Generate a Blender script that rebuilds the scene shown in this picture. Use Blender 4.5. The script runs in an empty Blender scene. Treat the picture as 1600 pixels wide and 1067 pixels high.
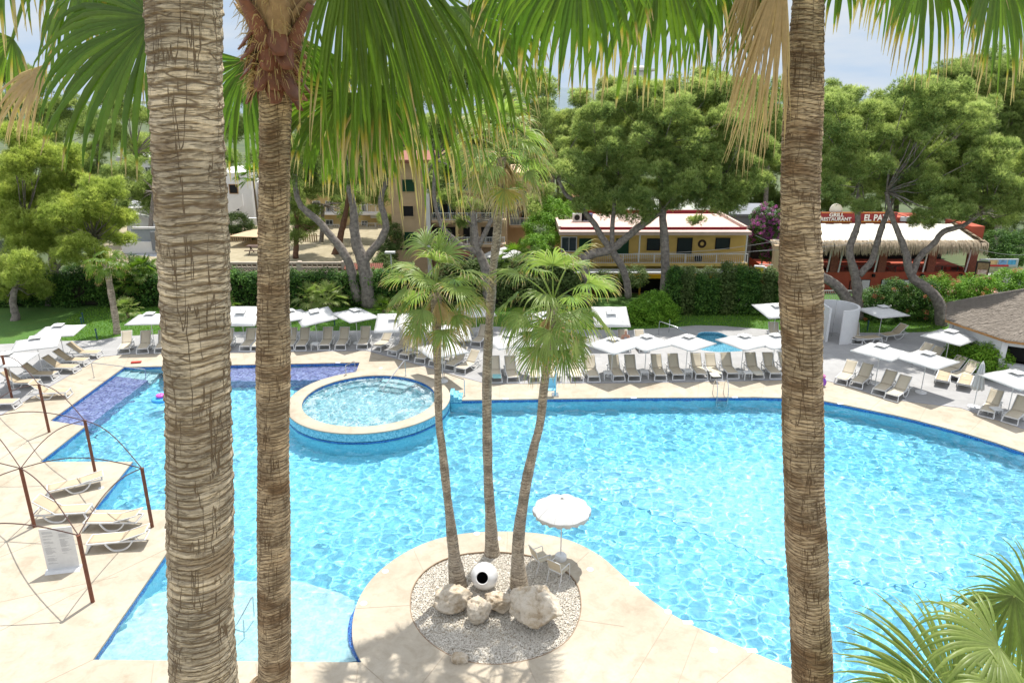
import bpy, bmesh, math, random
import numpy as np
from mathutils import Vector, Matrix, noise as mnoise
sc = bpy.context.scene
COL = sc.collection
R = math.radians
# ---------------- camera, sky, sun, exposure ----------------
CH = 15.0; PITCH = R(18.4); F = 1140.0
cam = bpy.data.cameras.new('camera'); cam_o = bpy.data.objects.new('camera', cam); COL.objects.link(cam_o)
cam_o.location = (0, 0, CH); cam_o.rotation_euler = (math.pi/2 - PITCH, 0, 0)
cam.lens = 36*F/1600; cam.sensor_width = 36; cam.clip_start = .05; cam.clip_end = 6000
sc.camera = cam_o
SUN_EL = R(67); SUN_AZ = R(24)            # azimuth measured from +Y towards +X
sun_dir = Vector((math.cos(SUN_EL)*math.sin(SUN_AZ), math.cos(SUN_EL)*math.cos(SUN_AZ), math.sin(SUN_EL)))
sl = bpy.data.lights.new('sun', 'SUN'); sl.energy = 3.5; sl.angle = R(.53); sl.color = (1, .965, .9)
so = bpy.data.objects.new('sun', sl); COL.objects.link(so)
so.rotation_euler = sun_dir.to_track_quat('Z', 'Y').to_euler(); so.location = (0, 0, 60)
sl.cycles.is_caustics_light = True
w = bpy.data.worlds.new('World'); sc.world = w; w.use_nodes = True
nt = w.node_tree; N = nt.nodes; LK = nt.links
bg = N['Background']; sky = N.new('ShaderNodeTexSky'); sky.sky_type = 'NISHITA'; sky.sun_disc = False
sky.sun_elevation = SUN_EL; sky.sun_rotation = SUN_AZ; sky.altitude = 20; sky.dust_density = .2; sky.air_density = 1.0; sky.ozone_density = 1.5
# thin veils of cirrus
tc = N.new('ShaderNodeTexCoord'); mp = N.new('ShaderNodeMapping'); mp.inputs['Scale'].default_value = (2.2, 2.2, 11); mp.inputs['Rotation'].default_value = (.12, .1, .3)
nz = N.new('ShaderNodeTexNoise'); nz.inputs['Scale'].default_value = 2.0; nz.inputs['Detail'].default_value = 7; nz.inputs['Roughness'].default_value = .55
cr = N.new('ShaderNodeValToRGB'); cr.color_ramp.elements[0].position = .38; cr.color_ramp.elements[1].position = .72
cr.color_ramp.elements[1].color = (1, 1, 1, 1)
mx = N.new('ShaderNodeMixRGB'); mx.inputs['Color2'].default_value = (2.15, 2.65, 3.3, 1)
LK.new(tc.outputs['Generated'], mp.inputs['Vector']); LK.new(mp.outputs[0], nz.inputs['Vector']); LK.new(nz.outputs['Fac'], cr.inputs[0])
# low sky: pale blue veil streaked with cirrus; higher up the Nishita sky, whitened out of view to add fill light
veil = N.new('ShaderNodeMixRGB'); veil.inputs['Color1'].default_value = (1.95, 2.45, 3.1, 1); veil.inputs['Color2'].default_value = (2.8, 2.95, 3.1, 1); LK.new(cr.outputs[0], veil.inputs['Fac'])
sx = N.new('ShaderNodeSeparateXYZ'); LK.new(tc.outputs['Generated'], sx.inputs[0]); mr = N.new('ShaderNodeMapRange'); mr.inputs['From Min'].default_value = .16; mr.inputs['From Max'].default_value = .45; mr.interpolation_type = 'SMOOTHSTEP'; LK.new(sx.outputs[2], mr.inputs['Value'])
LK.new(mr.outputs[0], mx.inputs['Fac']); LK.new(veil.outputs[0], mx.inputs['Color1']); thin = N.new('ShaderNodeMixRGB'); thin.inputs['Fac'].default_value = .55; thin.inputs['Color2'].default_value = (6.3, 6.1, 5.7, 1); LK.new(sky.outputs[0], thin.inputs['Color1']); LK.new(thin.outputs[0], mx.inputs['Color2']); LK.new(mx.outputs[0], bg.inputs[0])
bg.inputs[1].default_value = .15
sc.view_settings.view_transform = 'Standard'; sc.view_settings.look = 'None'; sc.view_settings.exposure = .9; sc.view_settings.gamma = 1
sc.cycles.use_denoising = True
sc.cycles.max_bounces = 8; sc.cycles.transparent_max_bounces = 12; sc.cycles.sample_clamp_indirect = 6

# ---------------- pixel -> world (photo pixels, 1600 x 1067) ----------------
cp, sp = math.cos(PITCH), math.sin(PITCH)
def ray(u, v):
    x = (u-800)/F; y = (533.5-v)/F
    return Vector((x, cp + y*sp, -sp + y*cp))
def G(u, v, z=0.0):
    d = ray(u, v); t = (z-CH)/d.z
    return Vector((0, 0, CH)) + d*t
def P(u, v, Y):
    d = ray(u, v); return Vector((0, 0, CH)) + d*(Y/d.y)
def pxm(Y, v):      # pixels of the photo per metre at distance Y
    d = ray(800, v); return F/(Y/d.y)

# ---------------- materials ----------------
MATS = {}
def _new(name):
    m = bpy.data.materials.new(name); m.use_nodes = True; MATS[name] = m
    nt = m.node_tree; return m, nt.nodes, nt.links, nt.nodes['Principled BSDF']
def coord(n, l, kind='Object', scale=(1, 1, 1)):
    t = n.new('ShaderNodeTexCoord'); mp = n.new('ShaderNodeMapping'); mp.inputs['Scale'].default_value = scale
    l.new(t.outputs[kind], mp.inputs[0]); return mp.outputs[0]
def noise(n, l, vec, scale, detail=4, rough=.6, dist=0):
    x = n.new('ShaderNodeTexNoise'); x.inputs['Scale'].default_value = scale; x.inputs['Detail'].default_value = detail
    x.inputs['Roughness'].default_value = rough; x.inputs['Distortion'].default_value = dist; l.new(vec, x.inputs['Vector']); return x.outputs['Fac']
def ramp(n, l, fac, stops):
    r = n.new('ShaderNodeValToRGB'); e = r.color_ramp.elements
    while len(e) < len(stops): e.new(.5)
    for k, (p, c) in enumerate(stops):
        e[k].position = p; e[k].color = (c[0], c[1], c[2], 1) if not isinstance(c, (int, float)) else (c, c, c, 1)
    l.new(fac, r.inputs[0]); return r.outputs[0]
def mixc(n, l, a, b, fac, mode='MIX'):
    x = n.new('ShaderNodeMixRGB'); x.blend_type = mode
    for i, s in ((1, a), (2, b)):
        if isinstance(s, tuple): x.inputs[i].default_value = (*s, 1)
        else: l.new(s, x.inputs[i])
    if isinstance(fac, (int, float)): x.inputs[0].default_value = fac
    else: l.new(fac, x.inputs[0])
    return x.outputs[0]
def bump(n, l, b, h, strength=.3, dist=.02):
    x = n.new('ShaderNodeBump'); x.inputs['Strength'].default_value = strength; x.inputs['Distance'].default_value = dist
    l.new(h, x.inputs['Height']); l.new(x.outputs[0], b.inputs['Normal'])
def pm(name, c1, c2=None, scale=6, rough=.7, bmp=.15, metal=0, detail=5, transl=0, spec=.4, bd=.01):
    if name in MATS: return MATS[name]
    m, n, l, b = _new(name); c2 = c2 or tuple(x*.82 for x in c1)
    v = coord(n, l); f = noise(n, l, v, scale, detail)
    l.new(ramp(n, l, f, [(.3, c2), (.7, c1)]), b.inputs['Base Color'])
    b.inputs['Roughness'].default_value = rough; b.inputs['Metallic'].default_value = metal; b.inputs['Specular IOR Level'].default_value = spec
    if bmp: bump(n, l, b, f, bmp, bd)
    if transl:
        t = n.new('ShaderNodeBsdfTranslucent'); t.inputs[0].default_value = (*c1, 1); s = n.new('ShaderNodeMixShader'); s.inputs[0].default_value = transl
        l.new(b.outputs[0], s.inputs[1]); l.new(t.outputs[0], s.inputs[2]); l.new(s.outputs[0], n['Material Output'].inputs[0])
    return m

# ---------------- mesh builder ----------------
def rootloc(o):
    while o.parent: o = o.parent
    return o.matrix_basis.copy()
class MB:
    def __init__(s): s.v = []; s.f = []; s.mi = []; s.cur = 0
    def add(s, vs, fs, mi=None):
        o = len(s.v); s.v.extend([tuple(x) for x in vs]); s.f.extend([tuple(i+o for i in f) for f in fs]); s.mi.extend([s.cur if mi is None else mi]*len(fs)); return s
    def box(s, c, size, rz=0, mi=None, rx=0, ry=0):
        M = Matrix.Translation(c) @ Matrix.Rotation(rz, 4, 'Z') @ Matrix.Rotation(ry, 4, 'Y') @ Matrix.Rotation(rx, 4, 'X')
        h = [x/2 for x in size]
        vs = [M @ Vector((a*h[0], b*h[1], d*h[2])) for d in (-1, 1) for b in (-1, 1) for a in (-1, 1)]
        return s.add(vs, [(0, 2, 3, 1), (4, 5, 7, 6), (0, 1, 5, 4), (2, 6, 7, 3), (0, 4, 6, 2), (1, 3, 7, 5)], mi)
    def hexa(s, vs, mi=None):   # bottom 4 ccw, top 4 ccw
        return s.add(vs, [(3, 2, 1, 0), (4, 5, 6, 7), (0, 1, 5, 4), (1, 2, 6, 5), (2, 3, 7, 6), (3, 0, 4, 7)], mi)
    def bar(s, p0, p1, w, h, mi=None, up=Vector((0, 0, 1))):
        p0 = Vector(p0); p1 = Vector(p1); d = (p1-p0).normalized()
        if abs(d.dot(up)) > .98: up = Vector((0, 1, 0))
        a = d.cross(up).normalized()*w/2; b = a.cross(d).normalized()*h/2
        return s.hexa([p0-a-b, p0+a-b, p1+a-b, p1-a-b, p0-a+b, p0+a+b, p1+a+b, p1-a+b], mi)
    def tube(s, pts, rad, n=8, cap=True, mi=None, closed=False):
        pts = [Vector(p) for p in pts]; m = len(pts)
        if isinstance(rad, (int, float)): rad = [rad]*m
        vs = []; a = None
        for i in range(m):
            d = (pts[min(i+1, m-1)]-pts[max(i-1, 0)]).normalized()
            if a is None:
                a = d.orthogonal().normalized()
            else:
                a = (a - d*a.dot(d)).normalized()
            b = d.cross(a)
            for k in range(n):
                t = 2*math.pi*k/n; vs.append(pts[i] + (a*math.cos(t)+b*math.sin(t))*rad[i])
        fs = [(i*n+k, i*n+(k+1) % n, (i+1)*n+(k+1) % n, (i+1)*n+k) for i in range(m-1) for k in range(n)]
        if cap: fs += [tuple(range(n))[::-1], tuple(range((m-1)*n, m*n))]
        return s.add(vs, fs, mi)
    def lathe(s, prof, c=(0, 0, 0), n=24, mi=None, M=None, a0=0, a1=2*math.pi):
        vs = []; full = abs(a1-a0-2*math.pi) < 1e-6; nn = n if full else n+1
        for (r, z) in prof:
            for k in range(nn):
                t = a0+(a1-a0)*k/n; p = Vector((r*math.cos(t), r*math.sin(t), z))
                vs.append((M @ p if M else p) + Vector(c))
        m = len(prof)
        fs = [(i*nn+k, i*nn+(k+1) % nn, (i+1)*nn+(k+1) % nn, (i+1)*nn+k) for i in range(m-1) for k in range(n)]
        return s.add(vs, fs, mi)
    def prism(s, poly, z0, z1, mi=None, bottom=True):
        n = len(poly); vs = [(p[0], p[1], z0) for p in poly]+[(p[0], p[1], z1) for p in poly]
        fs = [(i, (i+1) % n, n+(i+1) % n, n+i) for i in range(n)] + [tuple(range(n, 2*n))]
        if bottom: fs.append(tuple(range(n))[::-1])
        return s.add(vs, fs, mi)
    def quad(s, a, b, c, d, mi=None): return s.add([a, b, c, d], [(0, 1, 2, 3)], mi)
    def build(s, name, mats, parent=None, smooth=False, local=False, sa=None):
        me = bpy.data.meshes.new(name); me.from_pydata(s.v, [], s.f); me.update()
        if not isinstance(mats, (list, tuple)): mats = [mats]
        for m in mats: me.materials.append(m)
        if len(mats) > 1: me.polygons.foreach_set('material_index', s.mi)
        return link(me, name, parent, smooth, local)
def link(me, name, parent=None, smooth=False, local=False):
    o = bpy.data.objects.new(name, me); COL.objects.link(o)
    if smooth:
        me.polygons.foreach_set('use_smooth', [True]*len(me.polygons))
        if smooth != 'all':
            me.set_sharp_from_angle(angle=R(40))
    if parent:
        o.parent = parent
        if not local: me.transform(rootloc(parent).inverted())
    return o
def npmesh(name, V, Fq, mats, parent=None, smooth=False, attrs=None, mi=None, tri=None):
    """V (n,3) array, Fq (m,4) quads and/or tri (k,3); attrs: dict name->(n,) floats"""
    me = bpy.data.meshes.new(name); nq = 0 if Fq is None else len(Fq); ntr = 0 if tri is None else len(tri)
    me.vertices.add(len(V)); me.vertices.foreach_set('co', np.asarray(V, np.float32).ravel())
    parts = []; starts = []
    if nq: parts.append(np.asarray(Fq, np.int32).ravel()); starts.append(np.arange(nq)*4)
    if ntr: parts.append(np.asarray(tri, np.int32).ravel()); starts.append(nq*4+np.arange(ntr)*3)
    li = np.concatenate(parts); me.loops.add(len(li)); me.loops.foreach_set('vertex_index', li)
    me.polygons.add(nq+ntr); me.polygons.foreach_set('loop_start', np.concatenate(starts).astype(np.int32))
    if mi is not None: me.polygons.foreach_set('material_index', np.asarray(mi, np.int32))
    me.update(calc_edges=True); me.validate()
    if not isinstance(mats, (list, tuple)): mats = [mats]
    for m in mats: me.materials.append(m)
    for k, a in (attrs or {}).items():
        at = me.attributes.new(k, 'FLOAT', 'POINT'); at.data.foreach_set('value', np.asarray(a, np.float32))
    return link(me, name, parent, 'all' if smooth else False)
def tag(o, label=None, cat=None, group=None, kind=None):
    if label: o['label'] = label
    if cat: o['category'] = cat
    if group: o['group'] = group
    if kind: o['kind'] = kind
    return o
def thing(name, label, cat, loc=(0, 0, 0), rz=0, group=None):
    o = bpy.data.objects.new(name, None); COL.objects.link(o); o.location = loc; o.rotation_euler = (0, 0, rz)
    o.empty_display_size = .2
    o.matrix_basis = Matrix.Translation(loc) @ Matrix.Rotation(rz, 4, 'Z')
    return tag(o, label, cat, group)
def dup(root, loc=None, rz=None, label=None, group=None, scale=None):
    r = root.copy(); COL.objects.link(r)
    if loc is not None: r.location = loc
    if rz is not None: r.rotation_euler = (0, 0, rz)
    if scale is not None: r.scale = (scale, scale, scale) if isinstance(scale, (int, float)) else scale
    if label: r['label'] = label
    if group: r['group'] = group
    for ch in list(root.children):
        c = ch.copy(); COL.objects.link(c); c.parent = r
        for g in ch.children:
            d = g.copy(); COL.objects.link(d); d.parent = c
    return r
def V2(pts, z=0.0): return [tuple(G(u, v, z)) for u, v in pts]
def inpoly(X, Y, poly):
    res = np.zeros(X.shape, bool); n = len(poly)
    for i in range(n):
        x0, y0 = poly[i][:2]; x1, y1 = poly[(i+1) % n][:2]
        c = ((y0 > Y) != (y1 > Y)); t = (x1-x0)*(Y-y0)/((y1-y0) if y1 != y0 else 1e-9)+x0
        res ^= c & (X < t)
    return res
def smoothpoly(pts, closed=True, k=6):
    """Catmull-Rom through the points"""
    n = len(pts); out = []
    rngi = range(n) if closed else range(n-1)
    for i in rngi:
        p = [Vector(pts[(i+j) % n]) if closed else Vector(pts[min(max(i+j, 0), n-1)]) for j in (-1, 0, 1, 2)]
        for s in range(k):
            t = s/k
            out.append(.5*((2*p[1])+(-p[0]+p[2])*t+(2*p[0]-5*p[1]+4*p[2]-p[3])*t*t+(-p[0]+3*p[1]-3*p[2]+p[3])*t**3))
    if not closed: out.append(Vector(pts[-1]))
    return out
def sheet(name, outer, holes, z, mat, thick=0, hole_sides=True):
    """flat polygon with holes, optional skirt downwards at the outer edge"""
    bm = bmesh.new(); es = []
    for k, loop in enumerate([outer]+holes):
        vs = [bm.verts.new((p[0], p[1], z)) for p in loop]
        le = [bm.edges.new((vs[i], vs[(i+1) % len(vs)])) for i in range(len(vs))]; es += le
        if thick:
            vb = [bm.verts.new((p[0], p[1], z-thick)) for p in loop]
            for i in range(len(vs)):
                j = (i+1) % len(vs); bm.faces.new((vs[i], vs[j], vb[j], vb[i]))
    bmesh.ops.triangle_fill(bm, use_beauty=True, use_dissolve=False, edges=es)
    for f in bm.faces:
        if abs(f.normal.z) > .5 and f.normal.z < 0: f.normal_flip()
    me = bpy.data.meshes.new(name); bm.to_mesh(me); bm.free(); me.materials.append(mat)
    o = bpy.data.objects.new(name, me); COL.objects.link(o); return o
# ================= SETTING: ground, deck, pool =================
def deck_mat():
    m, n, l, b = _new('deck_stone'); v = coord(n, l)
    big = noise(n, l, v, .35, 6, .6); fine = noise(n, l, v, 9, 8, .7); med = noise(n, l, v, 1.6, 5, .65, .6)
    c = ramp(n, l, big, [(.3, (.37, .32, .245)), (.5, (.42, .37, .29)), (.72, (.46, .415, .335))])
    c = mixc(n, l, c, ramp(n, l, med, [(.33, (.76, .73, .68)), (.5, (.96, .95, .94)), (.66, (1.03, 1.03, 1.03))]), .7, 'MULTIPLY')
    c = mixc(n, l, c, ramp(n, l, fine, [(.3, (.86, .84, .82)), (.7, (1.04, 1.03, 1.02))]), .6, 'MULTIPLY')
    l.new(c, b.inputs['Base Color']); b.inputs['Roughness'].default_value = .75; b.inputs['Specular IOR Level'].default_value = .3
    bump(n, l, b, fine, .25, .004); return m
M_deck = deck_mat()
def terrace_mat():
    m, n, l, b = _new('terrace_paving'); v = coord(n, l)
    br = n.new('ShaderNodeTexBrick'); br.offset = .5; br.inputs['Scale'].default_value = 1; br.inputs['Mortar Size'].default_value = .008
    br.inputs['Brick Width'].default_value = 1.2; br.inputs['Row Height'].default_value = .6
    br.inputs['Color1'].default_value = (.32, .315, .31, 1); br.inputs['Color2'].default_value = (.36, .355, .35, 1); br.inputs['Mortar'].default_value = (.27, .265, .26, 1)
    l.new(v, br.inputs['Vector']); f = noise(n, l, v, 3, 8, .7); g = noise(n, l, v, .5, 4)
    c = mixc(n, l, br.outputs[0], ramp(n, l, f, [(.3, (.84, .84, .85)), (.7, (1.02, 1.02, 1.0))]), .8, 'MULTIPLY')
    c = mixc(n, l, c, ramp(n, l, g, [(.3, (.86, .86, .87)), (.65, (1, 1, 1))]), .8, 'MULTIPLY')
    l.new(c, b.inputs['Base Color']); b.inputs['Roughness'].default_value = .7; bump(n, l, b, f, .2, .004); return m
M_terr = terrace_mat()
def grass_mat():
    m, n, l, b = _new('lawn_grass'); v = coord(n, l); f = noise(n, l, v, 14, 8, .75); g = noise(n, l, v, .7, 4)
    c = ramp(n, l, f, [(.3, (.028, .075, .008)), (.55, (.06, .15, .015)), (.75, (.10, .21, .03))])
    c = mixc(n, l, c, ramp(n, l, g, [(.5, (1, 1, 1)), (.75, (1.5, 1.05, .9))]), .7, 'MULTIPLY')
    l.new(c, b.inputs['Base Color']); b.inputs['Roughness'].default_value = .9; bump(n, l, b, f, .8, .05); return m
M_grass = grass_mat()
M_ground = pm('dry_ground', (.30, .25, .16), (.16, .18, .08), .25, .95, .3, bd=.05)
M_dry = pm('dry_garden', (.37, .32, .22), (.25, .21, .13), 1.3, .95, .4, bd=.05)
M_road = pm('road_paving', (.42, .40, .38), (.30, .29, .28), 1.5, .85, .1)
def tile_mat(name, cols, size=.05, rough=.25, grout=(.5, .6, .65), kind='Object', contrast=1.0):
    m, n, l, b = _new(name); v = coord(n, l, kind)
    vo = n.new('ShaderNodeTexVoronoi'); vo.feature = 'F1'; vo.inputs['Scale'].default_value = 1/size; vo.inputs['Randomness'].default_value = .12
    l.new(v, vo.inputs['Vector'])
    sep = n.new('ShaderNodeSeparateColor'); l.new(vo.outputs['Color'], sep.inputs[0])
    c = ramp(n, l, sep.outputs[0], cols); g = noise(n, l, v, .6, 4)
    c = mixc(n, l, c, ramp(n, l, g, [(.3, (.88, .92, .94)), (.7, (1.05, 1.04, 1.02))]), .8, 'MULTIPLY')
    l.new(c, b.inputs['Base Color']); b.inputs['Roughness'].default_value = rough; return m
M_tile = tile_mat('pool_tile_light', [(.2, (.15, .48, .62)), (.5, (.19, .54, .67)), (.9, (.24, .60, .72))], .06)
M_tile_b = tile_mat('pool_tile_blue', [(.2, (.01, .05, .27)), (.5, (.02, .12, .42)), (.8, (.05, .25, .6))], .03)
M_tile_p = tile_mat('pool_tile_purple', [(.15, (.13, .14, .30)), (.45, (.20, .22, .41)), (.8, (.28, .31, .50))], .09)
M_tile_w = tile_mat('pool_tile_pale', [(.2, (.34, .54, .57)), (.8, (.43, .62, .65))], .06)
M_tile_c = tile_mat('ring_tile', [(.2, (.10, .34, .48)), (.5, (.17, .46, .60)), (.8, (.27, .58, .70))], .05)

# pool outline, traced at deck level
isl = [(565, 1034), (553, 1010), (550, 985), (553, 958), (563, 930), (580, 905), (604, 882), (636, 861), (672, 845), (712, 835), (755, 830.5), (800, 830), (842, 833), (878, 840),
       (908, 851), (938, 868), (962, 888), (986, 910), (1014, 934), (1050, 959), (1092, 981), (1140, 1002), (1190, 1024), (1237, 1044)]
isl_w = [Vector(G(u, v)) for u, v in isl]
right_w = [Vector((12, 14.2, 0)), Vector((17, 13.2, 0)), Vector((23, 13.5, 0)), Vector((28.5, 16, 0)), Vector((31, 20, 0)), Vector((30.5, 24.5, 0)), Vector((27.5, 28, 0))]
far_w = [Vector(G(u, v)) for u, v in [(1600, 706), (1556, 691), (1512, 677.5), (1470, 666), (1436, 657), (1400, 648.5), (1359, 640), (1320, 632), (1283, 625), (1240, 621.5), (1180, 620), (1000, 621), (860, 622.5), (704, 625)]]
ledge = [Vector(G(u, v)) for u, v in [(690, 615), (600, 600), (556, 582), (562, 566), (194, 573), (78, 657), (133, 665.5), (62, 721), (207, 721), (146, 796), (263, 796), (267, 854), (145, 1030)]]
curve = smoothpoly(isl_w, False, 3)
pool = curve + right_w + far_w + ledge
pool = [(p.x, p.y) for p in pool]
kid = smoothpoly([G(u, v) for u, v in [(1095, 519), (1123, 519.5), (1140, 527), (1152, 534), (1169, 537), (1176, 541), (1170, 547), (1145, 549.5), (1119, 550), (1092, 546), (1075, 540), (1078, 533), (1087, 527)]], True, 4)
kid = [(p.x, p.y) for p in kid]
WZ = -.13
# beige pool deck
terr_front = V2([(0, 649), (157, 557.5), (200, 553), (574, 548), (640, 566), (752, 597), (769, 599.5), (1000, 598), (1215, 594), (1283, 593), (1322, 602), (1386, 623), (1501, 637), (1600, 670)])
ext_l = (-45, terr_front[0][1]-15); 
deck_outer = [(-45, -8), (45, -8), (45, 22)] + [(p[0], p[1]+.6) for p in reversed(terr_front)] + [(-45, terr_front[0][1]-14)]
bed_c = None
bedpts = [(641, 945), (645, 918), (662, 893), (692, 874), (730, 864), (775, 861.5), (820, 866), (858, 876), (886, 893), (903, 915), (908, 945), (903, 972), (888, 998), (860, 1018), (822, 1031), (780, 1037), (735, 1034), (697, 1020), (664, 996), (646, 970)]
bed = smoothpoly([G(u, v) for u, v in bedpts], True, 3); bed = [(p.x, p.y) for p in bed]
deck = sheet('pool_deck', deck_outer, [pool, bed], 0.0, M_deck, .06); tag(deck, kind='structure')
# terrace
kidhole = kid
terr_back = [(-45, 47), ] + [tuple(G(u, v)) for u, v in [(0, 538), (94, 533), (152, 532), (187, 526), (253, 522), (350, 519), (598, 516), (700, 515), (760, 510), (905, 515), (985, 516), (1060, 511), (1088, 508.5), (1130, 509.5), (1173, 513), (1200, 515), (1250, 518), (1341, 520), (1410, 520), (1447, 519), (1600, 517)]] + [(60, 45.5)]
terr = [(p[0], p[1]) for p in terr_front] + [(45, 22.4), (60, 22.4)] + [(p[0], p[1]) for p in reversed(terr_back)] + [(-45, terr_front[0][1]-14)]
ter = sheet('sun_terrace', terr, [kid], .012, M_terr, .0); tag(ter, kind='structure')
# dark drainage slot along the terrace edge
db = MB()
for i in range(len(terr_front)-1):
    a = Vector(terr_front[i]); c = Vector(terr_front[i+1]); a.z = c.z = .014; db.bar(a, c, .07, .012)
tag(db.build('drain_channel', pm('drain_grey', (.33, .34, .38), (.25, .25, .28), 8, .6)), 'grey drainage slot between the beige deck and the paved terrace', 'drain')
# joints in the stone deck (thin saw cuts)
jb = MB()
def joint(p, q):
    a = G(*p, .003); c = G(*q, .003); jb.bar(a, c, .018, .004)
for p, q in [((641, 945), (556, 950)), ((662, 893), (647, 860)), ((792, 861), (793, 830)), ((905, 968), (975, 978)), ((822, 1031), (838, 1066)), ((697, 1020), (660, 1066)), ((566, 1036), (600, 1066)), ((560, 1037), (556, 1066)), ((267, 854), (160, 905)), ((160, 905), (0, 985)), ((886, 893), (920, 862)),
             ((600, 580), (640, 566)), ((930, 621), (938, 598)), ((1090, 620), (1092, 597)), ((1283, 625), (1290, 596)), ((1359, 640), (1380, 621)), ((1512, 677), (1540, 650)), ((204, 553), (194, 573)), ((0, 760), (60, 722)), ((640, 566), (704, 600)), ((1175, 1020), (1120, 1066)), ((380, 549), (382, 566)), ((440, 549), (441, 567)), ((500, 549), (500, 566)), ((780, 622), (782, 600)), ((1010, 621), (1014, 598)), ((1190, 620), (1195, 595)), ((1436, 657), (1450, 631)), ((0, 870), (145, 812)), ((0, 940), (185, 900)), ((70, 1066), (145, 1030)), ((240, 1036), (236, 1066)), ((400, 1036), (402, 1066)), ((40, 690), (75, 663)), ((130, 600), (95, 592)), ((0, 700), (62, 690)), ((1092, 981), (1060, 1066)), ((1050, 959), (985, 1066))]: joint(p, q)
j = jb.build('deck_joint', pm('joint_brown', (.35, .29, .22), (.3, .25, .19), 8, .9)); tag(j, kind='structure')  # brown joint tone, darker than the stone
# basin walls and floor
wb = MB(); n = len(pool); DEPTH = -1.55
def wall_strip(mb, poly, z0, z1, off=0.0):
    n = len(poly)
    for i in range(n):
        a = poly[i]; c = poly[(i+1) % n]
        mb.quad((c[0], c[1], z0), (a[0], a[1], z0), (a[0], a[1], z1), (c[0], c[1], z1))
wall_strip(wb, pool, DEPTH, -.061)
pw = wb.build('pool_wall', M_tile); tag(pw, kind='structure')
def offset_poly(poly, d):
    area = sum(poly[i][0]*poly[(i+1) % len(poly)][1]-poly[(i+1) % len(poly)][0]*poly[i][1] for i in range(len(poly)))
    s = 1 if area > 0 else -1; out = []
    for i in range(len(poly)):
        p0 = Vector(poly[i-1][:2]); p1 = Vector(poly[i][:2]); p2 = Vector(poly[(i+1) % len(poly)][:2])
        e1 = (p1-p0).normalized(); e2 = (p2-p1).normalized(); n1 = Vector((-e1.y, e1.x))*s; n2 = Vector((-e2.y, e2.x))*s
        nn = (n1+n2); nn = nn.normalized() if nn.length > 1e-4 else n1
        k = d/max(.45, nn.dot(n1)); q = p1+nn*k; out.append((q.x, q.y))
    return out      # d > 0 moves inwards
tb = MB(); wall_strip(tb, offset_poly(pool, .004), -.30, -.062); tbo = tb.build('pool_waterline_tiles', M_tile_b); tag(tbo, kind='structure')
pf = sheet('pool_floor', offset_poly(pool, -.3), [], DEPTH, M_tile); tag(pf, kind='structure')
kw = MB(); wall_strip(kw, kid, -.6, -.001); kwo = kw.build('kids_pool_wall', M_tile_c); tag(kwo, kind='structure')
kf = sheet('kids_pool_floor', offset_poly(kid, -.2), [], -.6, M_tile_c); tag(kf, kind='structure')
recv = [pw, tbo, pf, kwo, kf]
def slab(name, pts, z, mat, z0=DEPTH):
    b = MB(); poly = [(p[0], p[1]) for p in pts]
    area = sum(poly[i][0]*poly[(i+1) % len(poly)][1]-poly[(i+1) % len(poly)][0]*poly[i][1] for i in range(len(poly)))
    if area < 0: poly = poly[::-1]
    b.prism(poly, z0-.01, z); o = b.build(name, mat); tag(o, kind='structure'); recv.append(o); return o
# purple shelves, steps, shallow lower-left beach and blue ledge by the island
slab('pool_shelf', V2([(177, 591.6), (70, 664), (136, 672), (232, 599)], -.42), -.42, M_tile_p)
slab('pool_shelf', V2([(255, 573), (562, 566.5), (556, 583), (600, 600), (560, 592), (255, 596)], -.2), -.38, M_tile_p)
for i in range(4):
    a = 1-i*.24
    slab('pool_steps', V2([(194, 573.5), (194+62*a, 573), (194+62*a-22, 592), (177, 592)], -.2), -.95+.17*i, M_tile_w)
slab('pool_beach', smoothpoly([G(u, v, -.35) for u, v in [(175, 1000), (240, 964), (320, 944), (400, 938), (470, 941), (530, 958), (560, 985), (566, 1036), (350, 1040), (150, 1036)]], True, 4), -.33, M_tile_w)
slab('pool_beach_step', smoothpoly([G(u, v, -.7) for u, v in [(150, 990), (235, 945), (320, 925), (400, 918), (480, 922), (545, 945), (575, 980), (580, 1040), (350, 1046), (140, 1040)]], True, 4), -.62, M_tile_w)
slab('pool_ledge', [G(u, v, -.2) for u, v in [(570, 1040), (556, 1030), (545, 1005), (543, 985), (547, 965), (558, 945), (575, 960), (590, 1040)]], -.2, M_tile_b, -.5)
M_tile_s = tile_mat('pool_tile_soft', [(.2, (.21, .52, .69)), (.5, (.25, .57, .74)), (.9, (.31, .63, .79))], .06)
slab('pool_floor_step', smoothpoly([G(u, v, -.95) for u, v in [(745, 762), (800, 745), (950, 731), (1117, 728), (1215, 725), (1310, 745), (1440, 790), (1491, 840), (1485, 892), (1422, 920), (1358, 915), (1240, 895), (1186, 874), (1140, 851), (1082, 828), (1002, 800), (916, 777), (820, 778)]], True, 3), -1.50, M_tile_s)
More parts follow.
